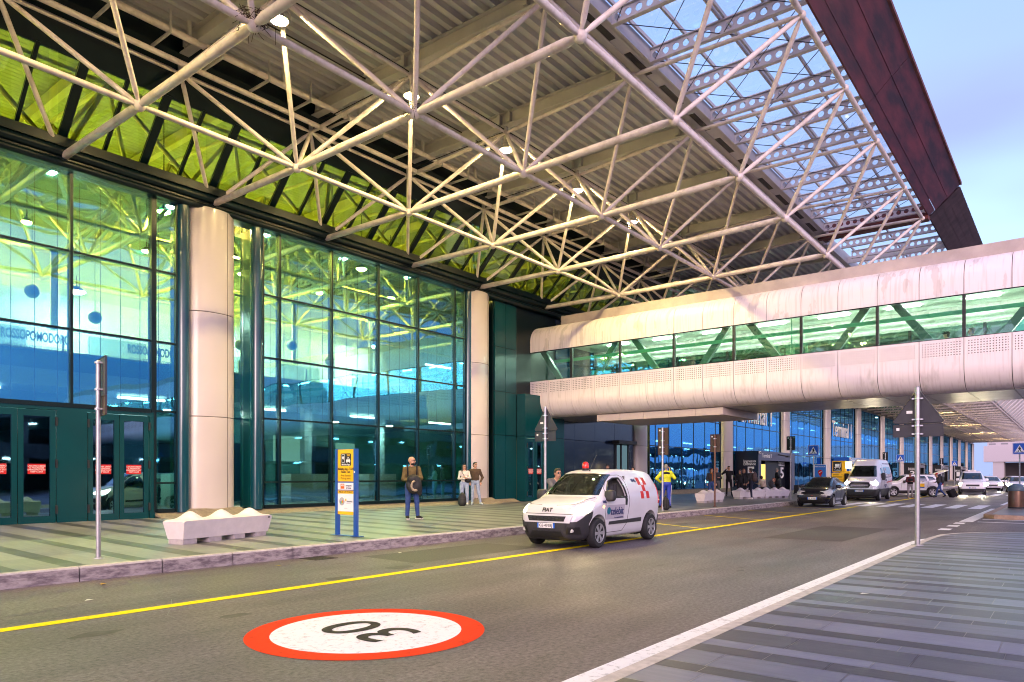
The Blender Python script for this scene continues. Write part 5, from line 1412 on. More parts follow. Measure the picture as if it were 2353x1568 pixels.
m = MB(); m.add([(3.95, y, 1.62) for y in (-.6, .6)] + [(4.75, y, 1.95) for y in (-.6, .6)] + [(3.95, y, 1.68) for y in (-.6, .6)] + [(4.75, y, 2.0) for y in (-.6, .6)], [(0, 1, 3, 2), (4, 6, 7, 5), (0, 4, 5, 1), (2, 3, 7, 6), (0, 2, 6, 4), (1, 5, 7, 3)]); m.build('tailgate', CARW, suv.t)
# ---------------------------------------------------------------- taxi people carriers and far cars
ST = [(0, .42, .6, .76, .58, .70, .58), (.05, .30, .64, .88, .68, .80, .70), (.2, .23, .72, 1.02, .76, .90, .76), (.55, .2, .86, 1.12, .82, .94, .78), (.95, .2, 1.0, 1.18, .84, .95, .78), (1.2, .2, 1.06, 1.36, .84, .95, .74), (1.65, .2, 1.1, 1.72, .84, .95, .68), (2.0, .2, 1.12, 1.88, .84, .95, .66), (2.6, .2, 1.12, 1.95, .84, .95, .68), (4.2, .22, 1.12, 1.94, .84, .95, .70), (4.7, .3, 1.1, 1.84, .82, .92, .68), (4.8, .42, 1.05, 1.6, .76, .86, .62)]
def carrier(label, loc, rz, group):
    c = Car('taxi', label, 'taxi', ST, CARW, (.95, 3.95), .33, (.21, .945), loc, rz, group, (1.1, 4.5, .95), ALLOY, 6)
    c.pane_front([(-.74, 1.24), (.74, 1.24), (.63, 1.78), (-.63, 1.78)], 1.0, 2.2, CARGD)
    c.pane_side([(1.6, 1.18), (2.0, 1.58), (2.4, 1.66), (2.42, 1.16)], CARGD); c.pane_side([(2.55, 1.18), (2.55, 1.68), (3.5, 1.68), (3.5, 1.18)], CARGD); c.pane_side([(3.62, 1.18), (3.62, 1.68), (4.5, 1.66), (4.52, 1.2)], CARGD)
    c.body()
    c.front('bumper', [(-.9, .24), (.9, .24), (.9, .50), (-.9, .50)], TRIM, -.2, .4, .01)
    c.front('grille', [(-.46, .70), (.46, .70), (.46, .84), (-.46, .84)], GRILL, -.2, .3, .012)
    for sg in (-1, 1):
        addmesh(boolean(loft(ST, .010), [('INTERSECT', prism2([(.06, .72), (.25, .70), (.6, .98), (.4, 1.02), (.15, .96)], sg*.48, sg*3))]), 'headlight', LAMPON, c.t)
    c.side('side_moulding', [(1.4, .52), (3.5, .52), (3.5, .62), (1.4, .62)], TRIM, True, .012)
    c.mirrors(1.6, .9, 1.22, .16, .22, CARW); c.plate(-.02, .58, 'FL 207YR')
    m = MB(); m.box(1.95, 2.1, -.28, .28, 1.90, 2.03); s = m.build('roof_sign', WHITEP, c.t); text_mesh('TAXI', .11, face_M((1.945, 0, 1.965), (0, -1, 0), (0, 0, 1)), 'sign_text', INK, s)
    seams(c, [[(1.5, .4), (1.5, 1.15)], [(2.48, .4), (2.48, 1.75)], [(3.56, .4), (3.56, 1.75)]])
    return c
tx = carrier('white taxi people carrier with dazzling headlights on the far zebra crossing', (68.6, 6.45, 0), R(7), 'white taxis')
for y in (5.8, 7.1): lamp('taxi_headlight', (68.4, y, .85), 120, (1., .86, .55), None, .1, 50, (-1, -.05, -.10))
ST = [(0, .36, .50, .62, .50, .60, .52), (.04, .25, .54, .72, .58, .70, .60), (.16, .19, .60, .82, .66, .79, .66), (.45, .17, .68, .93, .72, .84, .70), (.95, .16, .80, 1.0, .76, .85, .70), (1.12, .16, .86, 1.04, .77, .85, .68), (1.45, .16, .92, 1.24, .78, .855, .62), (1.85, .16, .95, 1.43, .78, .855, .56), (2.3, .16, .97, 1.50, .78, .855, .55), (2.9, .17, .98, 1.49, .78, .85, .55), (3.5, .2, .98, 1.40, .76, .83, .53), (3.85, .26, .96, 1.22, .73, .80, .53), (4.0, .34, .9, 1.05, .67, .74, .5), (4.04, .42, .8, .95, .6, .66, .48)]
fc = hatch('far_car', 'small white car with lit headlights just behind the taxi people carrier', CARW, (85.5, 6.3, 0), R(10), None, True, 'white cars far down the road')
dup(fc.t, (79.5, 3.95, 0), R(6), 'white car with lit headlights coming up behind the litter bin at the right edge', 'white cars far down the road')
dup(fc.t, (103, 7.0, 0), R(-145), 'white car seen from behind beyond the taxi, parked askew', 'white cars far down the road')
dup(fc.t, (112, 4.4, 0), R(-150), 'farthest small white car standing by the dark opening of the overpass building', 'white cars far down the road')
lamp('car_headlight', (85.2, 5.8, .7), 60, (1., .95, .85), None, .1, 50, (-1, -.1, -.1)); lamp('car_headlight', (79.2, 3.4, .7), 60, (1., .95, .85), None, .1, 50, (-1, -.1, -.1))
# ================================================================ PEOPLE (implicit body -> one continuous skin)
def surface_nets(F, org, h):
    S = F < 0
    nx_, ny_, nz_ = F.shape
    c = [S[i:nx_-1+i, j:ny_-1+j, k:nz_-1+k] for i in (0, 1) for j in (0, 1) for k in (0, 1)]
    mixed = np.logical_or.reduce(c) & ~np.logical_and.reduce(c)
    idx = -np.ones(mixed.shape, int); cells = np.argwhere(mixed); idx[mixed] = np.arange(len(cells))
    P = np.zeros((len(cells), 3)); N = np.zeros(len(cells))
    I, J, K = cells.T
    off = [(i, j, k) for i in (0, 1) for j in (0, 1) for k in (0, 1)]
    for a in range(8):
        for b in range(a+1, 8):
            oa, ob = np.array(off[a]), np.array(off[b])
            if abs(oa-ob).sum() != 1: continue
            fa, fb = F[I+oa[0], J+oa[1], K+oa[2]], F[I+ob[0], J+ob[1], K+ob[2]]
            x = (fa < 0) != (fb < 0); t = fa[x] / (fa[x]-fb[x])
            P[x] += oa + t[:, None]*(ob-oa); N[x] += 1
    Vv = (cells + P/np.maximum(N, 1)[:, None]) * h + org
    fs = []
    for ax in range(3):
        sl0 = [slice(1, -1)]*3; sl1 = [slice(1, -1)]*3; sl0[ax] = slice(0, -1); sl1[ax] = slice(1, None)
        e = S[tuple(sl0)] != S[tuple(sl1)]
        pos = np.argwhere(e)
        pos[:, [d for d in range(3) if d != ax]] += 1
        u, v = [d for d in range(3) if d != ax]
        du, dv = np.eye(3, dtype=int)[u], np.eye(3, dtype=int)[v]
        q = np.stack([idx[tuple((pos-du-dv).T)], idx[tuple((pos-dv).T)], idx[tuple(pos.T)], idx[tuple((pos-du).T)]], 1)
        flip = S[tuple(pos.T)] ^ (ax == 1)
        q[flip] = q[flip][:, ::-1]
        fs.append(q)
    f = np.concatenate(fs); f = f[(f >= 0).all(1)]
    return Vv, f
def cone(a, b, ra, rb): return ('c', np.array(a, float), np.array(b, float), ra, rb)
def ell(c, r, rot=0.): return ('e', np.array(c, float), np.array(r, float), rot)
def sdf(p, q):
    if q[0] == 'c':
        _, a, b, ra, rb = q
        ab = b-a; L2 = max(ab @ ab, 1e-9)
        t = np.clip(((p-a) @ ab)/L2, 0, 1)
        return np.linalg.norm(p - a - t[..., None]*ab, axis=-1) - (ra + (rb-ra)*t)
    _, c, r, rot = q
    d = p - c
    if rot:
        cs, sn = math.cos(-rot), math.sin(-rot); d = np.stack([d[..., 0]*cs-d[..., 1]*sn, d[..., 0]*sn+d[..., 1]*cs, d[..., 2]], -1)
    k0 = np.linalg.norm(d/r, axis=-1); k1 = np.linalg.norm(d/r**2, axis=-1)
    return k0*(k0-1)/np.maximum(k1, 1e-6)
def solid(prims, h, name, mats, parent=None, cut=None, smooth=True):
    """prims: (primitive, blend, material index) -> one closed mesh"""
    lo = np.full(3, 1e9); hi = -lo
    for q, k, m_ in prims:
        if q[0] == 'c':
            for p, r in ((q[1], q[3]), (q[2], q[4])): lo = np.minimum(lo, p-r); hi = np.maximum(hi, p+r)
        else: R_ = max(q[2][:2]) if q[3] else None; rr = np.array([R_, R_, q[2][2]]) if R_ else q[2]; lo = np.minimum(lo, q[1]-rr); hi = np.maximum(hi, q[1]+rr)
    lo -= 4*h; hi += 4*h
    n = np.ceil((hi-lo)/h).astype(int)+1
    G = np.stack(np.meshgrid(*[lo[i]+np.arange(n[i])*h for i in range(3)], indexing='ij'), -1)
    F = None
    for q, k, m_ in prims:
        if F is None: F = sdf(G, q); continue
        if q[0] == 'c': a = np.minimum(q[1]-q[3], q[2]-q[4]); b = np.maximum(q[1]+q[3], q[2]+q[4])
        else: mr = max(q[2]); a, b = q[1]-mr, q[1]+mr
        i0 = np.maximum(np.floor((a-.08-lo)/h).astype(int), 0); i1 = np.minimum(np.ceil((b+.08-lo)/h).astype(int)+1, n)
        s = tuple(slice(i0[i], i1[i]) for i in range(3))
        d = sdf(G[s], q); f = F[s]
        t = np.clip(.5+.5*(f-d)/k, 0, 1); F[s] = f + (d-f)*t - k*t*(1-t)
    if cut is not None: F = np.maximum(F, cut(G))
    vv, ff = surface_nets(F, lo, h)
    best = np.full(len(vv), 1e9); mi = np.zeros(len(vv), int)
    for q, k, m_ in prims:
        d = sdf(vv, q) - (.004 if k < .012 else 0); w = d < best; best[w] = d[w]; mi[w] = m_
    me = bpy.data.meshes.new(name); me.from_pydata(vv.tolist(), [], ff.tolist())
    for m_ in mats: me.materials.append(m_)
    me.polygons.foreach_set('material_index', mi[ff[:, 0]].tolist())
    if smooth: me.polygons.foreach_set('use_smooth', [True]*len(ff))
    o = bpy.data.objects.new(name, me); COL.objects.link(o)
    if parent is not None: o.parent = parent
    return o
CL = {}
def cloth(name, col, rough=.85):
    return mat('cloth ' + name, col, rough, var=.3, vscale=9, bump=.35, bscale=28)
SKIN = mat('skin', (.50, .27, .18), .5, var=.08, vscale=8); DARKM = mat('dark eye', (.02, .015, .012), .4); LIP = mat('lip', (.34, .12, .10), .5)
HAIRS = {'dark': mat('dark brown hair', (.022, .014, .010), .5, var=.4, vscale=40), 'brown': mat('brown hair', (.07, .035, .018), .5, var=.4, vscale=40), 'ginger': mat('ginger hair', (.28, .09, .03), .5, var=.4, vscale=40), 'grey': mat('grey hair', (.22, .21, .20), .6, var=.4, vscale=40), 'blond': mat('fair hair', (.42, .30, .16), .6, var=.3, vscale=40)}
def person(label, loc, face, H=1.75, top=None, low=None, shoe=None, hair='dark', style='short', pose=None, look=0., res=.02, wide=1., beard=False, glasses=False, legw=1., hat=None, group=None, sole=None, cat='person', torso_dy=0.):
    """built facing +X; `look` turns the head to its left"""
    J = dict(pL=(0, .10, .92), kL=(.02, .115, .50), aL=(-.02, .125, .10), tL=(.15, .16, .04), pR=(0, -.10, .92), kR=(.02, -.115, .50), aR=(-.02, -.125, .10), tR=(.15, -.16, .04),
             hip=(0, 0, .97), belly=(.015, 0, 1.12), chest=(0, 0, 1.32), neck=(0, 0, 1.49), head=(.02, 0, 1.655),
             sL=(0, .18, 1.43), eL=(-.03, .25, 1.15), wL=(.06, .25, .91), sR=(0, -.18, 1.43), eR=(-.03, -.25, 1.15), wR=(.06, -.25, .91), hL=(.4, -.05, -1), hR=(.4, .05, -1))
    J.update(pose or {})
    J = {k: np.array(v, float) for k, v in J.items()}
    A = []
    T, B, S_, K, E, LP = 0, 1, 2, 3, 4, 5
    w = wide
    A.append((ell(J['hip'], (.115*w, .165*w, .13)), .03, B)); A.append((ell(J['belly'], (.115*w, .155*w, .17)), .05, T)); A.append((ell(J['chest'], (.115*w, .175*w, .20)), .05, T))
    for s in 'LR':
        sg = 1 if s == 'L' else -1
        A.append((cone(J['p'+s], J['k'+s], .088*legw, .064*legw), .03, B)); A.append((cone(J['k'+s], J['a'+s]+(0, 0, .03), .064*legw, .052*legw), .02, B))
        A.append((cone(J['a'+s]+(0, 0, -.03), J['t'+s], .052, .040), .015, S_)); A.append((cone(J['a'+s]+(-.035, 0, -.045), J['t'+s]+(.02, 0, -.01), .040, .030), .012, S_))
        A.append((cone(J['chest']+(0, sg*.1, .1), J['s'+s], .075*w, .062*w), .04, T)); A.append((cone(J['s'+s], J['e'+s], .062*w, .05*w), .03, T)); A.append((cone(J['e'+s], J['w'+s], .050*w, .038), .02, T))
        d = J['h'+s]/np.linalg.norm(J['h'+s]); u = np.cross(d, (0, 0, 1.)); u = u/np.linalg.norm(u) if np.linalg.norm(u) > .2 else np.array((0, 1., 0)); v = np.cross(u, d)
        wr = J['w'+s]; pm = wr + d*.085
        A.append((cone(wr, wr+d*.03, .030, .030), .015, K))
        for i, (o_, L) in enumerate(((-.027, .060), (-.009, .072), (.009, .068), (.027, .052))):
            A.append((cone(wr+d*.03+u*o_*.8, pm+u*o_, .015, .012), .012, K))
            k1 = pm+u*o_+d*L*.55-v*.008; A.append((cone(pm+u*o_, k1, .0105, .0095), .006, K)); A.append((cone(k1, k1+d*L*.35-v*L*.4, .0095, .008), .006, K))
        th = wr+d*.03-u*.028*sg; t2 = th+d*.035-u*.022*sg-v*.012; A.append((cone(th, t2, .014, .011), .008, K)); A.append((cone(t2, t2+d*.028-v*.008, .011, .009), .006, K))
    hd = J['head']; cs, sn = math.cos(look), math.sin(look)
    def hp(x, y, z): return hd + np.array((x*cs-y*sn, x*sn+y*cs, z))
    A.append((cone(J['neck']-(0, 0, .03), hd+(-.01, 0, -.07), .058, .052), .03, K))
    A.append((ell(hp(-.008, 0, .025), (.100, .078, .098), look), .02, K)); A.append((ell(hp(.020, 0, -.045), (.070, .060, .075), look), .03, K))
    A.append((cone(hp(.088, 0, .012), hp(.112, 0, -.022), .010, .015), .014, K))
    for sg in (-1, 1):
        A.append((ell(hp(-.01, sg*.079, -.005), (.022, .012, .032), look), .008, K))
        A.append((ell(hp(.080, sg*.033, .012), (.014, .013, .008), look), .004, E)); A.append((cone(hp(.088, sg*.018, .032), hp(.078, sg*.050, .034), .006, .005), .004, E))
    A.append((cone(hp(.084, -.022, -.062), hp(.084, .022, -.062), .007, .007), .004, LP))
    if beard: A.append((ell(hp(.032, 0, -.072), (.066, .062, .058), look), .012, 6))
    sc = H/1.775
    o = thing('person', label, cat, loc, face, group)
    HM = HAIRS[hair]
    lowest = min(J['tL'][2], J['tR'][2], J['aL'][2]-.06, J['aR'][2]-.06)
    b = solid(A, res, 'body', [top, low, shoe or cloth('black shoe', (.012, .012, .013), .6), SKIN, DARKM, LIP, HM], o)
    b.scale = (sc,)*3
    Hh = []
    if style in ('short', 'long', 'bob', 'cap', 'fringe'):
        Hh.append((ell(hp(-.022, 0, .040), (.100, .086, .092), look), .02, 0)); Hh.append((ell(hp(-.045, 0, -.01), (.070, .080, .085), look), .02, 0))
        Hh.append((ell(hp(.045, 0, .098), (.05, .062, .030), look), .02, 0))
    if style == 'long':
        for sg in (-1, 1): Hh.append((cone(hp(-.01, sg*.078, .02), hp(.01, sg*.10, -.24), .030, .035), .03, 0))
        Hh.append((cone(hp(-.07, 0, 0), hp(-.09, 0, -.26), .06, .07), .03, 0))
    if style == 'bob': Hh.append((cone(hp(-.05, 0, .0), hp(-.05, 0, -.10), .075, .07), .03, 0)); [Hh.append((cone(hp(-.01, sg*.078, .02), hp(.0, sg*.086, -.10), .03, .028), .02, 0)) for sg in (-1, 1)]
    if Hh: hh = solid(Hh, max(.012, res*.8), 'hair', [HM], o); hh.scale = (sc,)*3
    if glasses:
        g = MB()
        for sg in (-1, 1):
            c0 = [hp(.100, sg*.033+.024*math.cos(t), .010+.018*math.sin(t)) for t in [i*math.pi/6 for i in range(13)]]
            g.path(c0, .0035, 5); g.tube(hp(.098, sg*.055, .014), hp(-.01, sg*.083, .012), .0035, 5)
        g.tube(hp(.104, -.012, .012), hp(.104, .012, .012), .0035, 5)
        g.v = [tuple(np.array(v)*sc) for v in g.v]; g.build('glasses', BLACK, o)
    if hat:
        g = solid([(ell(hp(-.01, 0, .065), (.108, .092, .07), look), .01, 0), (ell(hp(.09, 0, .055) if hat[1] else hp(-.03, 0, .10), (.07, .07, .014) if hat[1] else (.08, .07, .06), look), .012, 0)], max(.012, res*.8), 'hat', [hat[0]], o); g.scale = (sc,)*3
    if sole:
        g = MB()
        for s in 'LR':
            a, t = J['a'+s], J['t'+s]; d = (t-a); d[2] = 0; L = np.linalg.norm(d); d /= L; q = np.array((-d[1], d[0], 0))
            z = lowest-.035
            pts = [a-d*.075+q*.036, a-d*.075-q*.036, t+d*.03-q*.044, t+d*.05, t+d*.03+q*.044]
            g.prism([(p[0], p[1]) for p in pts], z, z+.032, 'z')
        g.v = [tuple(np.array(v)*sc) for v in g.v]; g.build('shoe_sole', sole, o)
    return o
JEANS, LJEANS = cloth('blue jeans', (.035, .075, .24)), cloth('pale blue jeans', (.34, .41, .54))
OLIVE, CREAM, BROWNJ = cloth('olive shirt', (.135, .095, .032)), cloth('cream jumper', (.66, .62, .56)), cloth('dark brown jacket', (.075, .045, .026))
BLK, CHAR, NVY = cloth('black cloth', (.010, .010, .012)), cloth('charcoal cloth', (.035, .035, .04)), cloth('navy cloth', (.012, .016, .04))
YEL = cloth('fluorescent yellow jacket', (.62, .66, .015), .6); ROYAL = cloth('royal blue track trousers', (.020, .045, .40), .6)
GREYV, GREYP = cloth('grey quilted vest', (.14, .14, .145)), cloth('grey trousers', (.12, .115, .11))
WSHOE = mat('white shoe', (.68, .64, .62), .5)
CROSS = dict(eL=(.10, .25, 1.17), wL=(.24, .04, 1.22), hL=(.1, -1, .1), eR=(.10, -.25, 1.15), wR=(.25, -.02, 1.14), hR=(.1, 1, .15))
CAMA = lambda x, y: math.atan2(-y, -x)
# man with the coat, between the sign and the van
mx, my = 15.02, 15.54
P1 = dict(CROSS); P1.update(tL=(.10, .26, .04), aL=(-.03, .17, .10), kL=(.01, .14, .5), tR=(.155, -.12, .04), wL=(.25, .02, 1.17), wR=(.24, -.06, 1.10))
man = person('bald bearded man in olive shirt and jeans holding a black coat', (mx, my, .285), R(232), 1.86, OLIVE, JEANS, BLK, 'dark', 'bald', P1, R(62), .0125, 1.16, True, True, 1.12, sole=WSHOE)
def local(o, x, y, z): return o.matrix_basis @ V((x, y, z))
def solid_thing(name, label, cat, prims, h, mats, loc, rz, group=None):
    o = solid(prims, h, name, mats); o.location = loc; o.rotation_euler = (0, 0, rz); return tag(o, label, cat, group)
COAT = mat('black quilted coat', (.012, .012, .014), .6, var=.4, vscale=8, bump=.5, bscale=14); FUR = mat('pale fur trim', (.50, .40, .27), .9, var=.4, vscale=40, bump=.6, bscale=60)
solid_thing('coat', 'black coat with a pale fur trim bundled over the bald man\'s arms', 'coat', [(ell((.27, .02, 1.20), (.12, .19, .14)), .03, 0), (ell((.30, .14, 1.02), (.09, .12, .22)), .05, 0), (ell((.27, .02, .92), (.09, .17, .16)), .05, 0), (ell((.27, .20, .88), (.06, .08, .18)), .04, 0), (ell((.25, -.10, 1.02), (.08, .10, .14)), .05, 0)] + [(cone((.385+.02*math.sin(t), .02+.10*math.cos(t)+.03, 1.0+.14*math.sin(t)), (.385, .02+.10*math.cos(t+.35)+.03, 1.0+.14*math.sin(t+.35)), .028, .028), .01, 1) for t in [1.9+.35*i for i in range(9)]], .016, [COAT, FUR], (mx, my, .285), R(232))
def backpack(label, loc, rz, z=0., k=1., m1=None, m2=None, grp=None, tilt=0.):
    a = m1 or cloth('black nylon', (.011, .011, .013), .6)
    o = thing('backpack', label, 'backpack', loc, rz, grp)
    b = solid([(ell((0, 0, .25*k+z), (.11*k, .16*k, .27*k)), .02, 0), (ell((-.05*k, 0, .14*k+z), (.10*k, .15*k, .15*k)), .04, 0), (ell((.02*k, 0, .10*k+z), (.10*k, .155*k, .11*k)), .03, 0)], .014*k, 'bag', [a], o)
    s = MB()
    for y in (-.07, .07): s.path([(.10*k, y*k, .46*k+z), (.17*k, y*k, .34*k+z), (.17*k, y*k, .20*k+z), (.10*k, y*k, .08*k+z)], .016*k, 6)
    s.path([(.02*k, -.03*k, .51*k+z), (.02*k, 0, .555*k+z), (.02*k, .03*k, .51*k+z)], .010*k, 6)
    s.build('strap', m2 or a, o)
    p = MB(); p.path([(-.125*k, -.10*k, .30*k+z), (-.145*k, 0, .31*k+z), (-.125*k, .10*k, .30*k+z)], .006, 5); p.build('zip', GREYBACK, o)
    return o
p_ = local(man, -.20, .0, .98); backpack('black backpack on the back of the bald man', p_, R(232), 0, 1.0, None, None)
for y in (-.13, .13):
    m = MB(); m.path([(.10, y*.9, 1.20), (.135, y, 1.36), (.09, y, 1.50), (-.02, y, 1.555), (-.12, y*.9, 1.46)], .022, 6)
    m.v = [tuple(np.array(v)*1.05) for v in m.v]; m.build('shoulder_strap', BLK, man)
# couple by the column
P2 = dict(CROSS); P2.update(tL=(.14, .13, .04), tR=(.14, -.14, .04))
wm = person('woman in a cream jumper with long dark hair, arms folded, by the column', (22.45, 20.1, .345), R(226), 1.72, CREAM, LJEANS, WSHOE, 'dark', 'long', P2, R(8), .013, .92, legw=1.22)
solid_thing('belt_bag', 'small black bag slung across the woman in the cream jumper', 'bag', [(ell((.13, .13, 1.02), (.07, .13, .08)), .02, 0), (cone((.13, .08, 1.05), (.10, -.12, 1.42), .012, .012), .01, 0)], .014, [BLK], (22.45, 20.1, .345), R(226))
P3 = dict(eL=(-.06, .32, 1.14), wL=(.06, .22, .95), eR=(-.06, -.32, 1.14), wR=(.06, -.22, .95), kL=(.03, .15, .5), aL=(0, .22, .10), tL=(.15, .28, .04))
person('young man in a dark brown jacket and pale jeans, hands in pockets, by the column', (23.05, 20.02, .345), R(228), 1.80, BROWNJ, LJEANS, mat('pale trainer', (.45, .5, .52), .6), 'dark', 'short', P3, R(28), .013, 1.1)
backpack('black backpack standing on the pavement in front of the woman in the cream jumper', (21.85, 19.68, .335), R(40), 0, 1.05)
# people round the van
P4 = dict(belly=(.06, 0, 1.12), chest=(.13, 0, 1.30), neck=(.19, 0, 1.46), head=(.25, 0, 1.60), sL=(.14, .18, 1.41), sR=(.14, -.18, 1.41), eR=(.34, -.24, 1.22), wR=(.52, -.10, 1.25), hR=(1, .2, 0), eL=(.30, .24, 1.18), wL=(.46, .12, 1.24), hL=(1, -.2, .2))
pv = person('man with glasses in a grey vest and navy sleeves leaning to the van window', (15.1, 10.55, 0), R(258), 1.82, GREYV, NVY, None, 'dark', 'short', P4, R(-15), .013, 1.05, glasses=True)
SIT = dict(hip=(0, 0, .60), belly=(.02, 0, .75), chest=(.0, 0, .95), neck=(0, 0, 1.12), head=(.03, 0, 1.285), sL=(0, .18, 1.06), sR=(0, -.18, 1.06), eL=(.16, .24, .86), wL=(.36, .16, .88), hL=(1, -.2, .2), eR=(.16, -.24, .86), wR=(.36, -.16, .88), hR=(1, .2, .2),
           pL=(.02, .10, .56), kL=(.42, .13, .60), aL=(.42, .13, .20), tL=(.56, .15, .14), pR=(.02, -.10, .56), kR=(.42, -.13, .60), aR=(.42, -.13, .20), tR=(.56, -.15, .14))
dx_ = van.t.matrix_basis @ V((1.93, -.38, .20))
person('driver in dark clothes sitting behind the wheel of the white van', (dx_.x, dx_.y, .26), R(181.5), 1.74, CHAR, CHAR, None, 'dark', 'bald', SIT, R(10), .014, beard=True)
person('bearded man in black with his head showing above the van roof', (31.3, 18.4, .32), R(210), 1.80, BLK, CHAR, None, 'dark', 'short', None, 0, .02, beard=True)
person('woman with long dark hair seen above the rear of the van roof', (32.1, 17.4, .31), R(160), 1.70, BLK, CHAR, None, 'dark', 'long', None, R(20), .02)
P8 = dict(eR=(-.02, -.34, 1.22), wR=(.04, -.16, 1.56), hR=(.2, .3, 1), eL=(-.12, .40, 1.20), wL=(.02, .22, 1.04), hL=(.5, -1, -.2), kL=(.0, .16, .5), aL=(-.06, .24, .10), tL=(.10, .30, .04), tR=(.14, -.20, .04))
yl = person('man in fluorescent yellow jacket and blue track trousers, phoning with his back turned', (27.45, 13.35, .245), R(35), 1.80, YEL, ROYAL, BLK, 'grey', 'short', P8, R(-12), .015, 1.3, legw=1.2)
m = MB(); m.box(-.02, .02, -.205, -.165, 1.53, 1.66); m.build('phone', BLACK, yl)
solid([(ell((-.105, 0, 1.435), (.06, .15, .06)), .02, 0)], .016, 'black_yoke', [BLK], yl)
m = MB(); m.path([(.01, -.225, .94), (.02, -.20, .5), (-.02, -.19, .16)], .012, 5); m.build('side_stripe', WHITEP, yl)
bp = backpack('black and red backpack leaning on the sign post by the man in yellow', (25.75, 12.55, .235), R(200), 0, 1.0)
m = MB(); m.box(.05, .11, -.15, -.10, .05, .25); m.build('red_pocket', REDP, bp)
# people round the planter seats and the entrance
person('woman with an orange scarf and dark coat behind the planter seats', (37.6, 15.6, .28), R(215), 1.70, CHAR, JEANS, None, 'brown', 'bob', None, R(40), .02, 1.12)
solid_thing('scarf', 'orange scarf round the neck of the woman in the dark coat', 'scarf', [(ell((.03, 0, 1.42), (.09, .10, .05)), .02, 0), (cone((.11, .03, 1.40), (.13, .04, 1.05), .035, .04), .02, 0)], .018, [cloth('rust orange wool', (.32, .10, .03))], (37.6, 15.6, .28), R(215))
PH = dict(eL=(.08, .24, 1.16), wL=(.26, .06, 1.18), hL=(.6, -.8, .2), eR=(.08, -.24, 1.16), wR=(.26, -.06, 1.18), hR=(.6, .8, .2))
person('balding man in a dark jacket and grey trousers reading his phone by the far column', (39.7, 16.15, .285), R(222), 1.75, CHAR, GREYP, None, 'grey', 'bald', PH, R(-20), .02)
P12 = dict(eR=(-.02, -.38, 1.30), wR=(.05, -.15, 1.58), hR=(.2, .3, 1), eL=(-.02, .30, 1.16), wL=(.10, .38, .93), kL=(.0, .15, .5), aL=(-.02, .18, .10), tL=(.13, .24, .04))
person('tall man in a black hoodie phoning beside a suitcase, left of the entrance box', (43.8, 17.03, .30), R(205), 1.87, BLK, BLK, None, 'dark', 'short', P12, R(15), .018, 1.05)
def suitcase(label, loc, rz, m_, tilt=0., hh=.62):
    o = thing('suitcase', label, 'suitcase', loc, rz, 'wheeled suitcases')
    o.rotation_euler = (0, tilt, rz)
    b = MB(); b.lathe([(.28, .05), (.315, .07), (.315, hh-.02), (.28, hh)], 4, Matrix.Rotation(R(45), 4, 'Z'), .56, 1.0); b.build('shell', m_, o)
    h = MB(); h.path([(0, -.13, hh), (0, -.13, hh+.36), (0, .13, hh+.36), (0, .13, hh)], .013, 6); h.build('handle', STEEL, o)
    for x in (-.09, .09):
        for y in (-.17, .17): w = MB(); w.tube((x, y-.012, .03), (x, y+.012, .03), .03, 10); w.build('caster', RUBBER, o)
    return o
suitcase('teal hard suitcase with its handle up, beside the tall man on the phone', (42.1, 15.95, .28), R(20), mat('teal suitcase', (.01, .035, .05), .4))
person('woman with long black hair in black, standing behind the planter seats', (41.6, 15.5, .28), R(200), 1.64, BLK, BLK, None, 'dark', 'long', None, R(-35), .02)
person('ginger haired woman in black, half hidden behind the man with the brown backpack', (44.4, 16.3, .29), R(200), 1.70, BLK, BLK, None, 'ginger', 'bob', None, R(-20), .02)
P16 = dict(kR=(.30, -.16, .86), aR=(.32, -.14, .52), tR=(.46, -.12, .47), pR=(.03, -.10, .95), belly=(.04, 0, 1.12), chest=(.07, 0, 1.30), sL=(.08, .18, 1.42), sR=(.08, -.18, 1.42), neck=(.10, 0, 1.48), head=(.14, 0, 1.635), eL=(.10, .27, 1.14), wL=(.24, .22, .92), eR=(.2, -.24, 1.16), wR=(.36, -.16, 1.02))
ym = person('youth in a dark jacket with one white shoe up on the planter seat', (39.35, 13.95, .255), R(75), 1.74, CHAR, NVY, WSHOE, 'dark', 'short', P16, R(10), .018)
backpack('brown backpack on the youth standing at the planter seat', local(ym, -.13, 0, 1.0), R(75), 0, 1.0, cloth('brown nylon', (.09, .06, .055)))
S17 = dict(SIT); S17.update(chest=(.06, 0, .93), neck=(.13, 0, 1.08), head=(.19, 0, 1.22), sL=(.08, .18, 1.04), sR=(.08, -.18, 1.04))
person('person in a beige padded jacket sitting on the planter seat, back to the road', (42.6, 14.45, .24), R(70), 1.75, cloth('beige padded jacket', (.50, .40, .30)), CHAR, None, 'dark', 'short', S17, R(-10), .02, 1.3)
backpack('dark backpack on the seated person in beige', (42.75, 14.05, .88), R(70), 0, .85, CHAR)
S18 = dict(SIT); S18.update(chest=(.16, 0, .90), belly=(.06, 0, .74), neck=(.28, 0, 1.0), head=(.38, .0, 1.08), sL=(.2, .18, .98), sR=(.2, -.18, .98))
person('ginger haired person in a black coat slumped forward on the planter seat', (44.0, 13.95, .24), R(130), 1.75, BLK, BLK, None, 'ginger', 'short', S18, R(10), .02, 1.35)
person('grey haired man in black reading his phone at the entrance door', (50.4, 16.2, .29), R(300), 1.78, BLK, BLK, None, 'grey', 'short', PH, 0, .02, 1.08)
suitcase('black suitcase with a tall handle, behind the planter seat under the number 5', (51.8, 15.3, .28), R(40), BLK)
GRB_ = 'people waiting on the kerb by the minibus'
person('dark haired person in black by the yellow trolley sign', (52.3, 12.55, .235), R(200), 1.72, BLK, CHAR, None, 'dark', 'short', None, R(60), .022, group=GRB_)
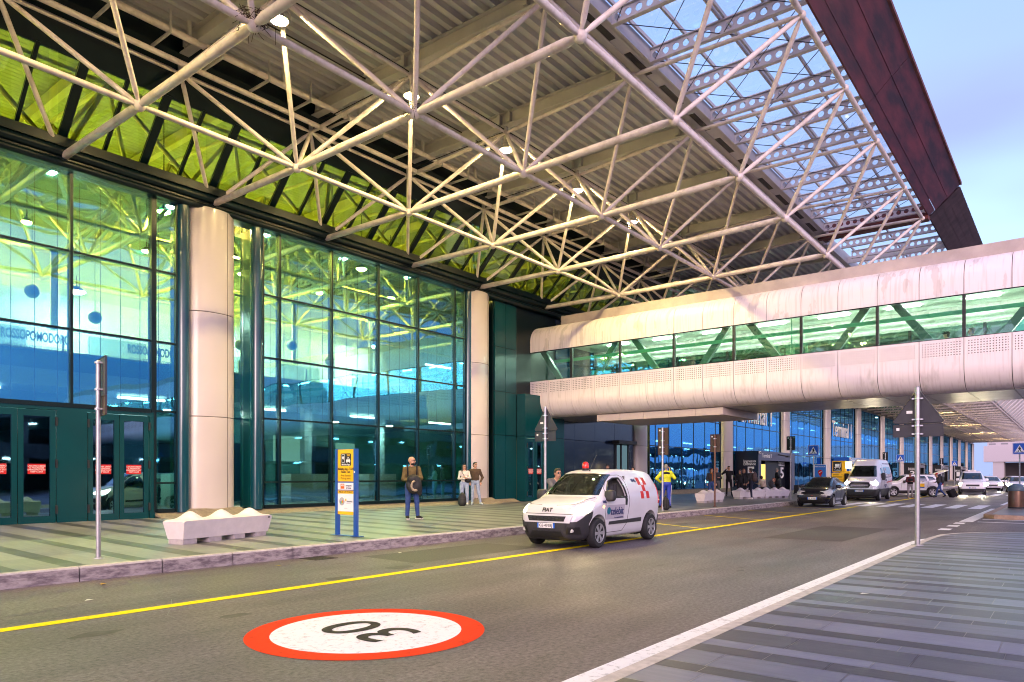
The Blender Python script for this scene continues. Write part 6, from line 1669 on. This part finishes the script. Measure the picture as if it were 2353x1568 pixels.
person('person in black wearing a beige bobble hat by the minibus', (53.8, 12.7, .235), R(240), 1.70, BLK, CHAR, None, 'blond', 'bob', None, R(50), .022, 1.1, hat=(cloth('beige wool', (.50, .40, .28)), False), group=GRB_)
person('person in black wearing a white face mask, nearest the minibus door', (55.3, 12.6, .235), R(215), 1.66, BLK, CHAR, None, 'dark', 'short', None, 0, .022, group=GRB_)
P23 = dict(PH)
person('man in a maroon hoodie and pale grey trousers standing behind the minibus', (55.6, 8.85, 0), R(205), 1.76, cloth('maroon hoodie', (.10, .016, .02)), cloth('pale grey trousers', (.34, .31, .32)), mat('tan boot', (.28, .14, .06), .6), 'dark', 'short', P23, 0, .018, 1.12)
solid_thing('vest', 'black padded vest worn over the maroon hoodie', 'vest', [(ell((.015, 0, 1.10), (.145, .195, .20)), .03, 0), (ell((.0, 0, 1.28), (.142, .20, .18)), .04, 0)], .02, [BLK], (55.6, 8.85, 0), R(205))
P24 = dict(kL=(.22, .10, .52), aL=(.30, .10, .10), tL=(.46, .11, .04), kR=(-.10, -.10, .50), aR=(-.38, -.10, .16), tR=(-.26, -.11, .05), pL=(.02, .09, .92), chest=(.10, 0, 1.30), belly=(.06, 0, 1.12), neck=(.16, 0, 1.46), head=(.24, 0, 1.60), sL=(.11, .18, 1.41), sR=(.11, -.18, 1.41), eR=(-.12, -.24, 1.18), wR=(-.30, -.22, .98), hR=(-.5, 0, -1), eL=(.20, .24, 1.16), wL=(.36, .12, 1.08), hL=(1, -.2, .1))
wk = person('man in a long dark coat and red hat striding left with a wheeled suitcase', (59.6, 7.6, 0), R(118), 1.78, CHAR, JEANS, None, 'grey', 'short', P24, 0, .018, 1.15, hat=(cloth('red wool', (.45, .02, .02)), False))
backpack('black backpack on the man in the red hat', local(wk, -.12, 0, 1.0), R(118), 0, 1.0)
suitcase('black suitcase tipped on its wheels, pulled by the man in the red hat', (60.0, 6.75, .0), R(118), BLK, R(28))
for i, (x, y, t_, h_, s_) in enumerate(((116.5, 16.1, BLK, 'dark', 'short'), (118.6, 15.7, cloth('pale coat', (.5, .42, .36)), 'ginger', 'bob'), (121.2, 15.5, NVY, 'dark', 'short'))):
    person(('person in a dark coat, leftmost of three far figures by the doors marked 2', 'person in a pale coat, middle of three far figures by the doors marked 2', 'person in navy, rightmost of three far figures by the doors marked 2')[i], (x, y, .285), R(200), 1.75, t_, CHAR, None, h_, s_, None, 0, .03, 1.1, group='far figures by the doors')
# passengers inside the bridge
person('man with fair short hair in the bridge, behind the window left of the green sign', (30.0, 12.7, 5.02), R(100), 1.78, NVY, CHAR, None, 'brown', 'short', None, 0, .02)
person('passenger in a dark cap inside the bridge, at the right end', (30.0, 3.6, 5.0), R(95), 1.76, CHAR, CHAR, None, 'dark', 'short', None, 0, .02, hat=(cloth('dark cap', (.03, .03, .03)), True))
person('dark haired passenger inside the bridge, just right of the one in the cap', (30.1, 2.85, 5.0), R(100), 1.82, CHAR, CHAR, None, 'dark', 'short', None, 0, .02)
# ================================================================ STREET FURNITURE
def bench_mesh(L=2.5):
    nx_, ny_ = 90, 14
    m = MB(); rows = []
    for i in range(nx_+1):
        u = -L/2 + L*i/nx_
        row = []
        for j in range(ny_+1):
            v = -1 + 2*j/ny_
            y = .275*v
            z = .46 + .018*(1-abs(v)**6)
            for c in (-L*.335, 0, L*.335): z += .155*math.exp(-((u-c)/.165)**2) * math.cos(v*math.pi/2)**1.3 if abs(v) < 1 else 0
            e = max(abs(u)-(L/2-.06), 0)/.06; z -= .03*e**2
            row.append((u, y, z))
        rows.append(row)
    vs = [p for r in rows for p in r]; n = ny_+1
    fs = [(i*n+j, (i+1)*n+j, (i+1)*n+j+1, i*n+j+1) for i in range(nx_) for j in range(ny_)]
    o = len(vs); bl = L/2-.05
    bot = [(-bl, -.20, .10), (bl, -.20, .10), (bl, .20, .10), (-bl, .20, .10)]
    vs += bot
    fs += [tuple([i*n for i in range(nx_+1)][::-1] + [o, o+1]), tuple([i*n+ny_ for i in range(nx_+1)] + [o+2, o+3]), tuple([j for j in range(n)] + [o+3, o]), tuple([nx_*n+j for j in range(n)][::-1] + [o+1, o+2]), (o, o+3, o+2, o+1)]
    m.add(vs, fs); return m
def bench(label, loc, rz):
    t = thing('planter_seat', label, 'bench', loc, rz, 'white concrete seats')
    bench_mesh().build('seat', WCONC, t, 38)
    for x in (-1.02, -.36, .32, .98): m = MB(); m.box(x-.17, x+.17, -.19, .19, 0, .10); m.build('foot', mat('grey concrete foot', (.50, .44, .45), .7, var=.25, vscale=6, bump=.3), t)
    m = MB(); m.box(1.12, 1.18, -.274, -.268, .40, .43); m.build('name_plate', BLACK, t)
    return t
b1 = bench('white concrete seat with three humps beside the nearest column', (8.13, 14.12, .25), R(16.5))
dup(b1, (34.2, 14.25, .25), R(0), 'white concrete seat standing alone behind the brown sign post', 'white concrete seats')
dup(b1, (40.64, 14.6, .262), R(-15), 'left one of the two joined white seats, under the raised white shoe', 'white concrete seats')
dup(b1, (43.06, 13.98, .256), R(-14.5), 'right one of the two joined white seats, with the people sitting on it', 'white concrete seats')
def pole(t, h, r=.038, m_=STEEL):
    p = MB(); p.tube((0, 0, 0), (0, 0, h), r, 16); p.lathe([(r*1.05, h), (r*.6, h+.02), (0, h+.022)], 16); p.build('pole', m_, t, 40)
    b = MB(); b.lathe([(r*2.4, 0), (r*2.3, .012), (r*1.15, .02)], 16); b.build('base', m_, t, 40)
def clamps(t, zs_, r=.038, w=.11):
    for z in zs_:
        c = MB(); c.tube((-.008, 0, z-.015), (-.008, 0, z+.015), r+.012, 14); c.box(-.03, .05, -w, w, z-.014, z+.014); c.build('clamp', mat('bright clamp', (.55, .55, .56), .3, metal=.7), t, 40)
WHF = mat('white sign face', (.75, .75, .74), .5)
def plate_rect(t, w, z0, z1, back, x=.045, yc=0., nm='plate'):
    m = MB(); m.box(x, x+.014, yc-w/2, yc+w/2, z0, z1); o = m.build(nm, back, t)
    f = MB(); f.box(x-.010, x+.02, yc-w/2-.008, yc-w/2, z0, z1); f.box(x-.010, x+.02, yc+w/2, yc+w/2+.008, z0, z1); f.box(x-.010, x+.02, yc-w/2, yc+w/2, z1, z1+.008); f.box(x-.010, x+.02, yc-w/2, yc+w/2, z0-.008, z0); f.build('rim', back, o)
    g = MB(); g.box(x+.015, x+.018, yc-w/2+.01, yc+w/2-.01, z0+.01, z1-.01); g.build('face', WHF, o)
    s = MB(); s.box(x-.003, x-.001, yc+w/2-.11, yc+w/2-.05, z1-.12, z1-.06); s.build('sticker', WHF, o)
    return o
def plate_tri(t, w, z0, z1, back, x=.045):
    c = .04
    pts = [(-w/2, z0+c), (-w/2+c, z0), (w/2-c, z0), (w/2, z0+c), (c*.6, z1-.02), (0, z1), (-c*.6, z1-.02)]
    m = MB(); m.prism(pts, x, x+.014, 'x'); o = m.build('triangle_plate', back, t)
    f = MB()
    for (a, b), (c_, d) in zip(pts, pts[1:]+pts[:1]): f.tube((x, a, b), (x, c_, d), .011, 6)
    f.build('rim', back, o)
    s = MB(); s.box(x-.003, x-.001, .10, .21, z0+.20, z0+.26); s.build('sticker', WHF, o)
t = thing('road_sign', 'grey back of a triangle sign with a plate below, on the right-hand pavement edge', 'sign', (16.85, 2.55, .15), 0)
pole(t, 3.26, .05); plate_tri(t, .92, 2.53, 3.22, GREYBACK, .055); plate_rect(t, .90, 2.25, 2.50, GREYBACK, .055, 0, 'lower_plate'); clamps(t, (3.03, 2.60, 2.47, 2.30), .05, .10)
t = thing('road_sign', 'grey back of a smaller looking triangle sign standing behind the white van', 'sign', (17.17, 12.2, .225), 0)
pole(t, 3.38, .04); plate_tri(t, .80, 2.68, 3.34, GREYBACK); plate_rect(t, .72, 2.38, 2.65, GREYBACK, .045, .03, 'lower_plate'); clamps(t, (3.12, 2.75, 2.60, 2.44), .04, .07)
t = thing('road_sign', 'tall thin sign post seen edge on, left of the nearest white seat', 'sign', (5.12, 12.65, .23), R(-12.4))
pole(t, 3.24, .038); plate_rect(t, .60, 2.68, 3.30, GREYBACK, .05, -.02); plate_rect(t, .60, 2.36, 2.66, BROWNBACK, .05, -.02, 'lower_plate'); clamps(t, (3.22, 2.78, 2.46), .038, .06)
t = thing('road_sign', 'brown backed double plate on a steel post, beside the man in yellow', 'sign', (25.6, 12.6, .235), 0)
pole(t, 3.2, .04); plate_rect(t, .42, 2.56, 3.20, BROWNBACK); plate_rect(t, .42, 2.16, 2.54, BROWNBACK, .045, 0, 'lower_plate'); clamps(t, (3.05, 2.7, 2.45, 2.25), .04, .06)
t = thing('road_sign', 'brown backed plate on a rusty brown post in front of the lone white seat', 'sign', (29.98, 12.28, .228), 0)
pole(t, 3.1, .04, mat('rusty post', (.16, .08, .06), .6, var=.3, vscale=9)); plate_rect(t, .44, 2.38, 3.14, BROWNBACK); clamps(t, (2.95, 2.6), .04, .06)
BG = 'black backed plates along the far sidewalk'
t = thing('road_sign', 'black backed plate on a grey post in front of the entrance box marked 5', 'sign', (41.75, 12.64, .233), 0, BG)
pole(t, 3.5, .04); plate_rect(t, .46, 2.78, 3.56, BLACK); clamps(t, (3.4, 2.95), .04, .06)
dup(t, (77, 14.4, .25), 0, 'black backed plate rising above the minibus roof', BG); dup(t, (108.7, 13.7, .25), 0, 'black backed plate by the far entrance marked 2', BG)
def crossing(label, loc, h):
    t = thing('crossing_sign', label, 'sign', loc, 0, 'blue pedestrian crossing signs')
    pole(t, h, .035)
    m = MB(); m.box(-.06, -.045, -.31, .31, h-.62, h); o = m.build('plate', SIGNB, t)
    b = MB(); b.box(-.045, .045, -.02, .02, h-.5, h-.45); b.box(-.043, -.035, -.30, .30, h-.61, h-.01); b.build('back', GREYBACK, o)
    x = -.0615
    f = MB()
    for a, bb, c, d in ((-.30, -.285, -.61, -.01), (.285, .30, -.61, -.01)): f.box(x, x+.001, a, bb, h+c, h+d)
    for c, d in ((-.61, -.595), (-.025, -.01)): f.box(x, x+.001, -.284, .284, h+c, h+d)
    f.prism([(-.235, h-.52), (.235, h-.52), (0, h-.10)], x-.001, x, 'x'); f.build('white_triangle', WHITEP, o)
    g = MB(); X0_, X1_ = x-.003, x-.0015
    def P(*pts): g.prism([(-a, h-.52+b) for a, b in pts], X0_, X1_, 'x')
    P(*[(.012+.022*math.cos(i*.7854), .318+.024*math.sin(i*.7854)) for i in range(8)])
    P((-.035, .28), (.035, .29), (.045, .15), (-.03, .15))
    P((-.03, .16), (.005, .15), (-.055, .015), (-.09, .02)); P((.005, .15), (.045, .15), (.085, .02), (.05, .015))
    P((-.03, .285), (-.085, .20), (-.065, .185), (-.015, .25)); P((.03, .285), (.075, .19), (.055, .18), (.015, .24))
    for a in (-.17, -.115, .11, .165): P((a-.016, .01), (a+.016, .01), (a+.016-a*.25, .05), (a-.016-a*.25, .05))
    g.build('walking_figure', INK, o)
    return t
c1 = crossing('blue pedestrian crossing sign above the dark hatchback, before the advert board', (46.0, 12.56, .232), 3.2)
for loc, l in (((71.8, 12.2, .23), 'blue pedestrian crossing sign over the rear of the minibus'), ((47.7, 2.33, .15), 'blue pedestrian crossing sign on the traffic island at the right edge'), ((106, 11.9, .22), 'smallest blue pedestrian crossing sign, above the taxi')): dup(c1, loc, 0, l, 'blue pedestrian crossing signs')
# taxi pick-up sign
t = thing('pickup_sign', 'yellow and white taxi pick up point sign between two blue posts on the sidewalk', 'sign', (10.45, 12.9, .238), 0)
for y in (-.32, .32): m = MB(); m.box(-.045, .045, y-.035, y+.035, 0, 1.95); m.build('post', BLUEP, t)
m = MB(); m.box(-.07, .07, -.50, .50, 0, .012); m.build('base', BLUEP, t)
m = MB(); m.box(-.02, .02, -.285, .285, .47, 1.945); m.build('panel', BLUEP, t)
def strip(nm, m_, z0, z1): m = MB(); m.box(-.026, -.0205, -.283, .283, z0, z1); return m.build(nm, m_, t)
strip('yellow_panel', YELP, 1.22, 1.94); strip('white_panel', WHITEP, 1.035, 1.19); strip('header_strip', YELP, .945, 1.015); strip('notice_panel', WHITEP, .545, .944); strip('footer_strip', YELP, .475, .544)
def tx_(s, size, y, z, m_, w=None, nm='lettering', bold=.0): return text_mesh(s, size, face_M((-.030, y, z), (0, -1, 0), (0, 0, 1)), nm, m_, t, width=w, bold=bold, ext=.001)
m = MB(); m.prism([(y, z) for y, z in [(.18-.03+.03*math.cos(a), 1.85-.03+.03*math.sin(a)) for a in (0, .8, 1.57)] + [(-.15-.03*math.sin(a), 1.82+.03*math.cos(a)) for a in (0, .8, 1.57)] + [(-.15-.03*math.cos(a), 1.60-.03*math.sin(a)) for a in (0, .8, 1.57)] + [(.15+.03*math.sin(a), 1.60-.03*math.cos(a)) for a in (0, .8, 1.57)]], -.0275, -.026, 'x'); m.build('black_badge', INK, t)
IW = WHITEP
m = MB()
def fr(y0, y1, z0, z1, w): m.box(-.030, -.028, y0, y0+w, z0, z1); m.box(-.030, -.028, y1-w, y1, z0, z1); m.box(-.030, -.028, y0, y1, z0, z0+w); m.box(-.030, -.028, y0, y1, z1-w, z1)
fr(.04, .14, 1.645, 1.83, .010); m.lathe([(.018, 0), (.032, 0), (.032, .002), (.018, .002)], 16, face_M((-.030, .09, 1.755), (0, -1, 0), (0, 0, 1))); m.prism([(.075, 1.735), (.105, 1.735), (.09, 1.70)], -.030, -.028, 'x')
m.prism([(-.155, 1.66), (-.155, 1.70), (-.135, 1.715), (-.12, 1.745), (-.05, 1.745), (-.035, 1.715), (-.015, 1.70), (-.015, 1.66)], -.030, -.028, 'x'); m.box(-.030, -.028, -.105, -.065, 1.748, 1.762); m.box(-.030, -.028, -.14, -.115, 1.64, 1.658); m.box(-.030, -.028, -.055, -.03, 1.64, 1.658)
m.build('phone_and_car_symbol', IW, t)
m = MB(); m.box(-.0315, -.0305, -.122, -.048, 1.715, 1.737); m.build('car_window', INK, t)
tx_('TAXI', .058, -.09, 1.805, YELP, .10, bold=.002); tx_('Mobility App', .055, 0, 1.60, IW, .28, bold=.001)
tx_('Mobility App - TAXI', .075, 0, 1.50, INK, .53, bold=.0015); tx_('Radio Taxi', .075, 0, 1.435, INK, .30, bold=.0015); tx_('Area d\'attesa', .075, 0, 1.355, mat('brown ink', (.16, .09, .01), .5), .34); tx_('Pick up point', .075, 0, 1.29, mat('brown ink', (.16, .09, .01), .5), .34)
m = MB(); m.box(-.030, -.028, .05, .18, 1.055, 1.17); m.build('orange_logo', mat('orange film', (.75, .14, .01), .45), t); tx_('ADR', .05, .115, 1.13, IW, .10, bold=.002); tx_('Aeroporti\ndi Roma', .055, -.10, 1.10, NAVYI, .20, bold=.001)
tx_('PICK UP POINT', .06, 0, .98, INK, .47)
tx_('TRANSFER', .05, -.13, .77, INK, .20); m = MB(); m.box(-.030, -.028, -.02, .02, .78, .83); m.build('yellow_logo', YELP, t)
for k, (c_, y, z, s) in enumerate((((.75, .05, .02), .10, .765, .028), ((.8, .45, .02), .125, .755, .024), ((.05, .45, .10), .15, .752, .022), ((.05, .15, .6), .175, .748, .020))): m = MB(); m.box(-.031, -.028, y-s/2, y+s/2, z-.03, z+.03); m.build('coloured_logo', mat('logo %d' % k, c_, .5), t)
m = MB(); m.lathe([(.085, 0), (.092, 0), (.092, .001), (.085, .001)], 28, face_M((-.028, .135, .77), (0, -1, 0), (0, 0, 1))); m.build('logo_ring', mat('grey ink 2', (.4, .4, .42), .5), t)
m = MB()
for z, w in ((.735, .12), (.722, .16), (.62, .10), (.61, .12)): m.box(-.029, -.028, -.10-w/2 if z > .7 else -w/2, -.10+w/2 if z > .7 else w/2, z, z+.005)
m.build('small_print', mat('grey ink 2', (.4, .4, .42), .5), t)
m = MB(); m.lathe([(0, .002), (.02, .002), (.02, 0)], 14, face_M((-.046, -.32, 1.43), (0, -1, 0), (0, 0, 1))); m.build('round_sticker', WHITEP, t)
# entrance boxes along the front
def entrance(x0, x1, y, top, num, label, side, front, lit=True):
    t = thing('entrance_box', label, 'entrance', ((x0+x1)/2, (y+20.9)/2, .35))
    iv = t.matrix_basis.inverted()
    def bp_(mb, nm, m_, par=None): me = mb.mesh(nm, m_); me.transform(iv); o = bpy.data.objects.new(nm, me); COL.objects.link(o); o.parent = par or t; return o
    ox0, ox1 = x0+.7, x1-.7
    m = MB(); m.box(x0, x0+.2, y, 20.9, .33, top); bp_(m, 'side_wall', side)
    m = MB(); m.box(x1-.2, x1, y, 20.9, .33, top); bp_(m, 'side_wall', side)
    m = MB(); m.box(x0+.2, x1-.2, y+.02, 20.9, top-.1, top-.01); bp_(m, 'roof', BLACK)
    m = MB(); m.box(x0+.2, ox0, y, y+.12, .33, top-.005); m.box(ox1, x1-.2, y, y+.12, .33, top-.005); m.box(ox0, ox1, y, y+.12, top-.72, top-.005); bp_(m, 'portal_frame', front)
    m = MB(); m.box(x0+.2, x1-.2, 20.6, 20.7, .33, top-.1); m.box(ox0+2.6, ox1, y+.6, y+.65, .33, top-.75); bp_(m, 'dark_glass', mat('dark entrance glass', (.004, .005, .012), .45))
    if lit: m = MB(); m.box(ox0+1.1, ox0+2.5, y+.52, y+.56, .4, top-1.0); bp_(m, 'lit_doorway', emit('warm doorway', (1., .62, .16), .55))
    def tt(s, size, p, rt, nm, w=None, bold=.004): return text_mesh(s, size, iv @ face_M(p, rt, (0, 0, 1)), nm, WHITEP, t, width=w, bold=bold)
    for ln, z in (('Ingresso', 2.68), ('Entrance', 2.46)):
        tt(ln, .30, (x0-.02, (y+20.9)/2-.25, z), (0, -1, 0), 'lettering', .95); tt(ln, .27, (ox1-1.0, y+.58, z), (1, 0, 0), 'lettering', 1.5)
    tt(num, 1.25, (x0-.02, (y+20.9)/2-.35, 1.75), (0, -1, 0), 'number', .62, .03); tt(num, 1.25, (ox1-.9, y+.57, 1.75), (1, 0, 0), 'number', .95, .03)
    tt('Terminal 1', .42, (x0+2.0, y-.02, top-.36), (1, 0, 0), 'lettering', 2.2, .004)
    c = MB(); c.ball((x0+.1, y-.1, top-.14), .12, 14); o = bp_(c, 'camera_dome', WHITEP); c = MB(); c.ball((x0+.06, y-.17, top-.14), .06, 10); bp_(c, 'camera_lens', BLACK, o)
    c = MB(); c.tube((x0+4.6, y-.05, top-.2), (x0+5.1, y-.55, top-.32), .05, 8); c.box(x0+5.0, x0+5.5, y-.75, y-.5, top-.42, top-.28); bp_(c, 'security_camera', BLACK)
    return t
NV = mat('midnight blue panel', (.006, .009, .024), .3); NVF = mat('slate blue portal', (.055, .065, .13), .35); BLU = mat('bright blue panel', (.012, .10, .46), .35); BLUF = mat('pale blue portal', (.25, .38, .60), .35); DGF = mat('grey portal', (.16, .16, .18), .4)
entrance(55.05, 64.2, 19.1, 3.47, '5', 'black entrance box marked 5 with Terminal 1 over its lit doorway', NV, NVF)
entrance(84.2, 93.2, 19.3, 3.55, '4', 'bright blue entrance box behind the minibus', BLU, BLUF, False)
entrance(126.0, 135, 19.3, 3.5, '3', 'black entrance box marked 3, far down the front behind the suv', BLACK, DGF, False)
entrance(153.8, 162.8, 19.3, 3.5, '2', 'black entrance box marked 2, far down the front', BLACK, DGF, False)
entrance(181.8, 191, 19.3, 3.5, '1', 'farthest dark entrance box, beyond the one marked 2', BLACK, DGF, False)
t = thing('vending_cabinet', 'bright blue lit glass cabinet just right of the entrance box marked 5', 'cabinet', (66.0, 20.3, .35))
m = MB(); m.box(-1.0, 1.0, -.2, .45, 0, 2.9); m.build('cabinet', mat('blue cabinet', (.01, .14, .42), .3), t)
m = MB()
for x in (-.75, -.1, .5): m.box(x, x+.28, -.23, -.205, .25, 1.6)
m.box(-.85, .85, -.23, -.205, 2.5, 2.72); m.box(-.9, .9, -.23, -.205, 1.75, 1.9); m.build('lit_shelf', emit('cool cabinet light', (.55, .85, 1.), 1.6), t)
# advert board, trolley sign, litter bin
t = thing('advert_board', 'blue no smoking advert board with a red pin, on the kerb behind the dark hatchback', 'board', (47.3, 12.5, .23))
m = MB(); m.box(-.05, .05, -.36, .36, .1, 2.04); m.box(-.15, .15, -.3, .3, 0, .1); m.build('frame', WHITEP, t)
m = MB(); m.box(-.056, -.051, -.33, .33, .13, 2.01); m.build('poster', mat('blue poster', (.03, .20, .60), .4), t)
def at_(s, size, z, m_, w): text_mesh(s, size, face_M((-.06, 0, z), (0, -1, 0), (0, 0, 1)), 'lettering', m_, t, width=w, bold=.002)
at_('RISPETTA GLI ALTRI', .1, 1.9, WHITEP, .58); at_('SPAZIO AI FUMATORI', .1, 1.0, WHITEP, .5)
m = MB(); m.prism([(.14*math.cos(a), 1.56+.14*math.sin(a)) for a in [R(-20+220*i/14) for i in range(15)]] + [(0, 1.24)], -.062, -.057, 'x'); o = m.build('red_pin', REDP, t); m = MB(); m.prism([(-.08, 1.62), (.08, 1.54), (.075, 1.51), (-.085, 1.59)], -.066, -.0625, 'x'); m.build('cigarette', WHITEP, o)
t = thing('trolley_sign', 'yellow luggage trolley sign on a curved yellow and blue stand', 'sign', (50.2, 12.1, .23))
m = MB(); m.box(-.12, .12, -.40, .40, 1.55, 2.30); m.box(-.10, .10, -.30, .44, .9, 1.5); m.build('yellow_box', YELP, t)
m = MB(); m.box(-.135, -.125, -.18, .34, 1.62, 2.24); m.build('black_face', INK, t)
m = MB(); m.box(-.145, -.138, -.05, .22, 1.92, 2.10); m.path([(-.14, .26, 1.88), (-.14, -.10, 1.88), (-.14, -.13, 2.15), (-.14, -.16, 2.18)], .018, 6)
for y in (.2, -.04): m.tube((-.145, y, 1.83), (-.135, y, 1.83), .03, 10)
m.build('trolley_symbol', WHITEP, t); text_mesh('Trolleys', .13, face_M((-.14, .08, 1.70), (0, -1, 0), (0, 0, 1)), 'lettering', WHITEP, t, width=.4)
m = MB(); m.box(-.14, .14, -.74, -.41, 1.80, 2.24); m.build('lit_box', emit('warm sign box', (1., .78, .35), 1.4), t)
m = MB(); m.prism([(.0, 1.45), (-.3, 1.62), (-.62, 1.62), (-.82, 1.4), (-.84, 0), (-.70, 0), (-.69, 1.35), (-.58, 1.48), (-.32, 1.48), (0, 1.32)], -.16, .16, 'x'); m.build('curved_stand', YELP, t)
m = MB(); m.prism([(.1, 0), (.1, .9), (-.66, .9), (-.68, 0)], -.10, .10, 'x'); m.build('blue_panel', BLUEP, t)
m = MB()
for z in (1.38, 1.28, 1.18, 1.05): m.box(-.105, -.101, -.22, .36-.1*(z < 1.2), z, z+.03)
m.build('small_print', mat('brown ink', (.16, .09, .01), .5), t)
t = thing('litter_bin', 'round brown litter bin with a slanted blue grey lid on the traffic island', 'bin', (38.43, 2.0, .15))
m = MB(); m.lathe([(.30, 0), (.305, .03), (.305, .74), (.30, .76)], 28); m.build('body', mat('brown bin metal', (.19, .105, .075), .35, metal=.5, var=.2, vscale=4), t, 40)
m = MB(); m.lathe([(.315, .76), (.32, .80), (.32, .84), (.27, .97), (.15, 1.03), (0, 1.04)], 28); m.v = [(x, y, z + (.10*(x+.3) if z > .9 else 0)) for x, y, z in m.v]; m.build('lid', mat('blue grey lid', (.10, .15, .20), .4), t, 40)
m = MB(); m.lathe([(.31, 0), (.32, .05), (.31, .06)], 28); m.build('base_ring', GREYBACK, t, 40)
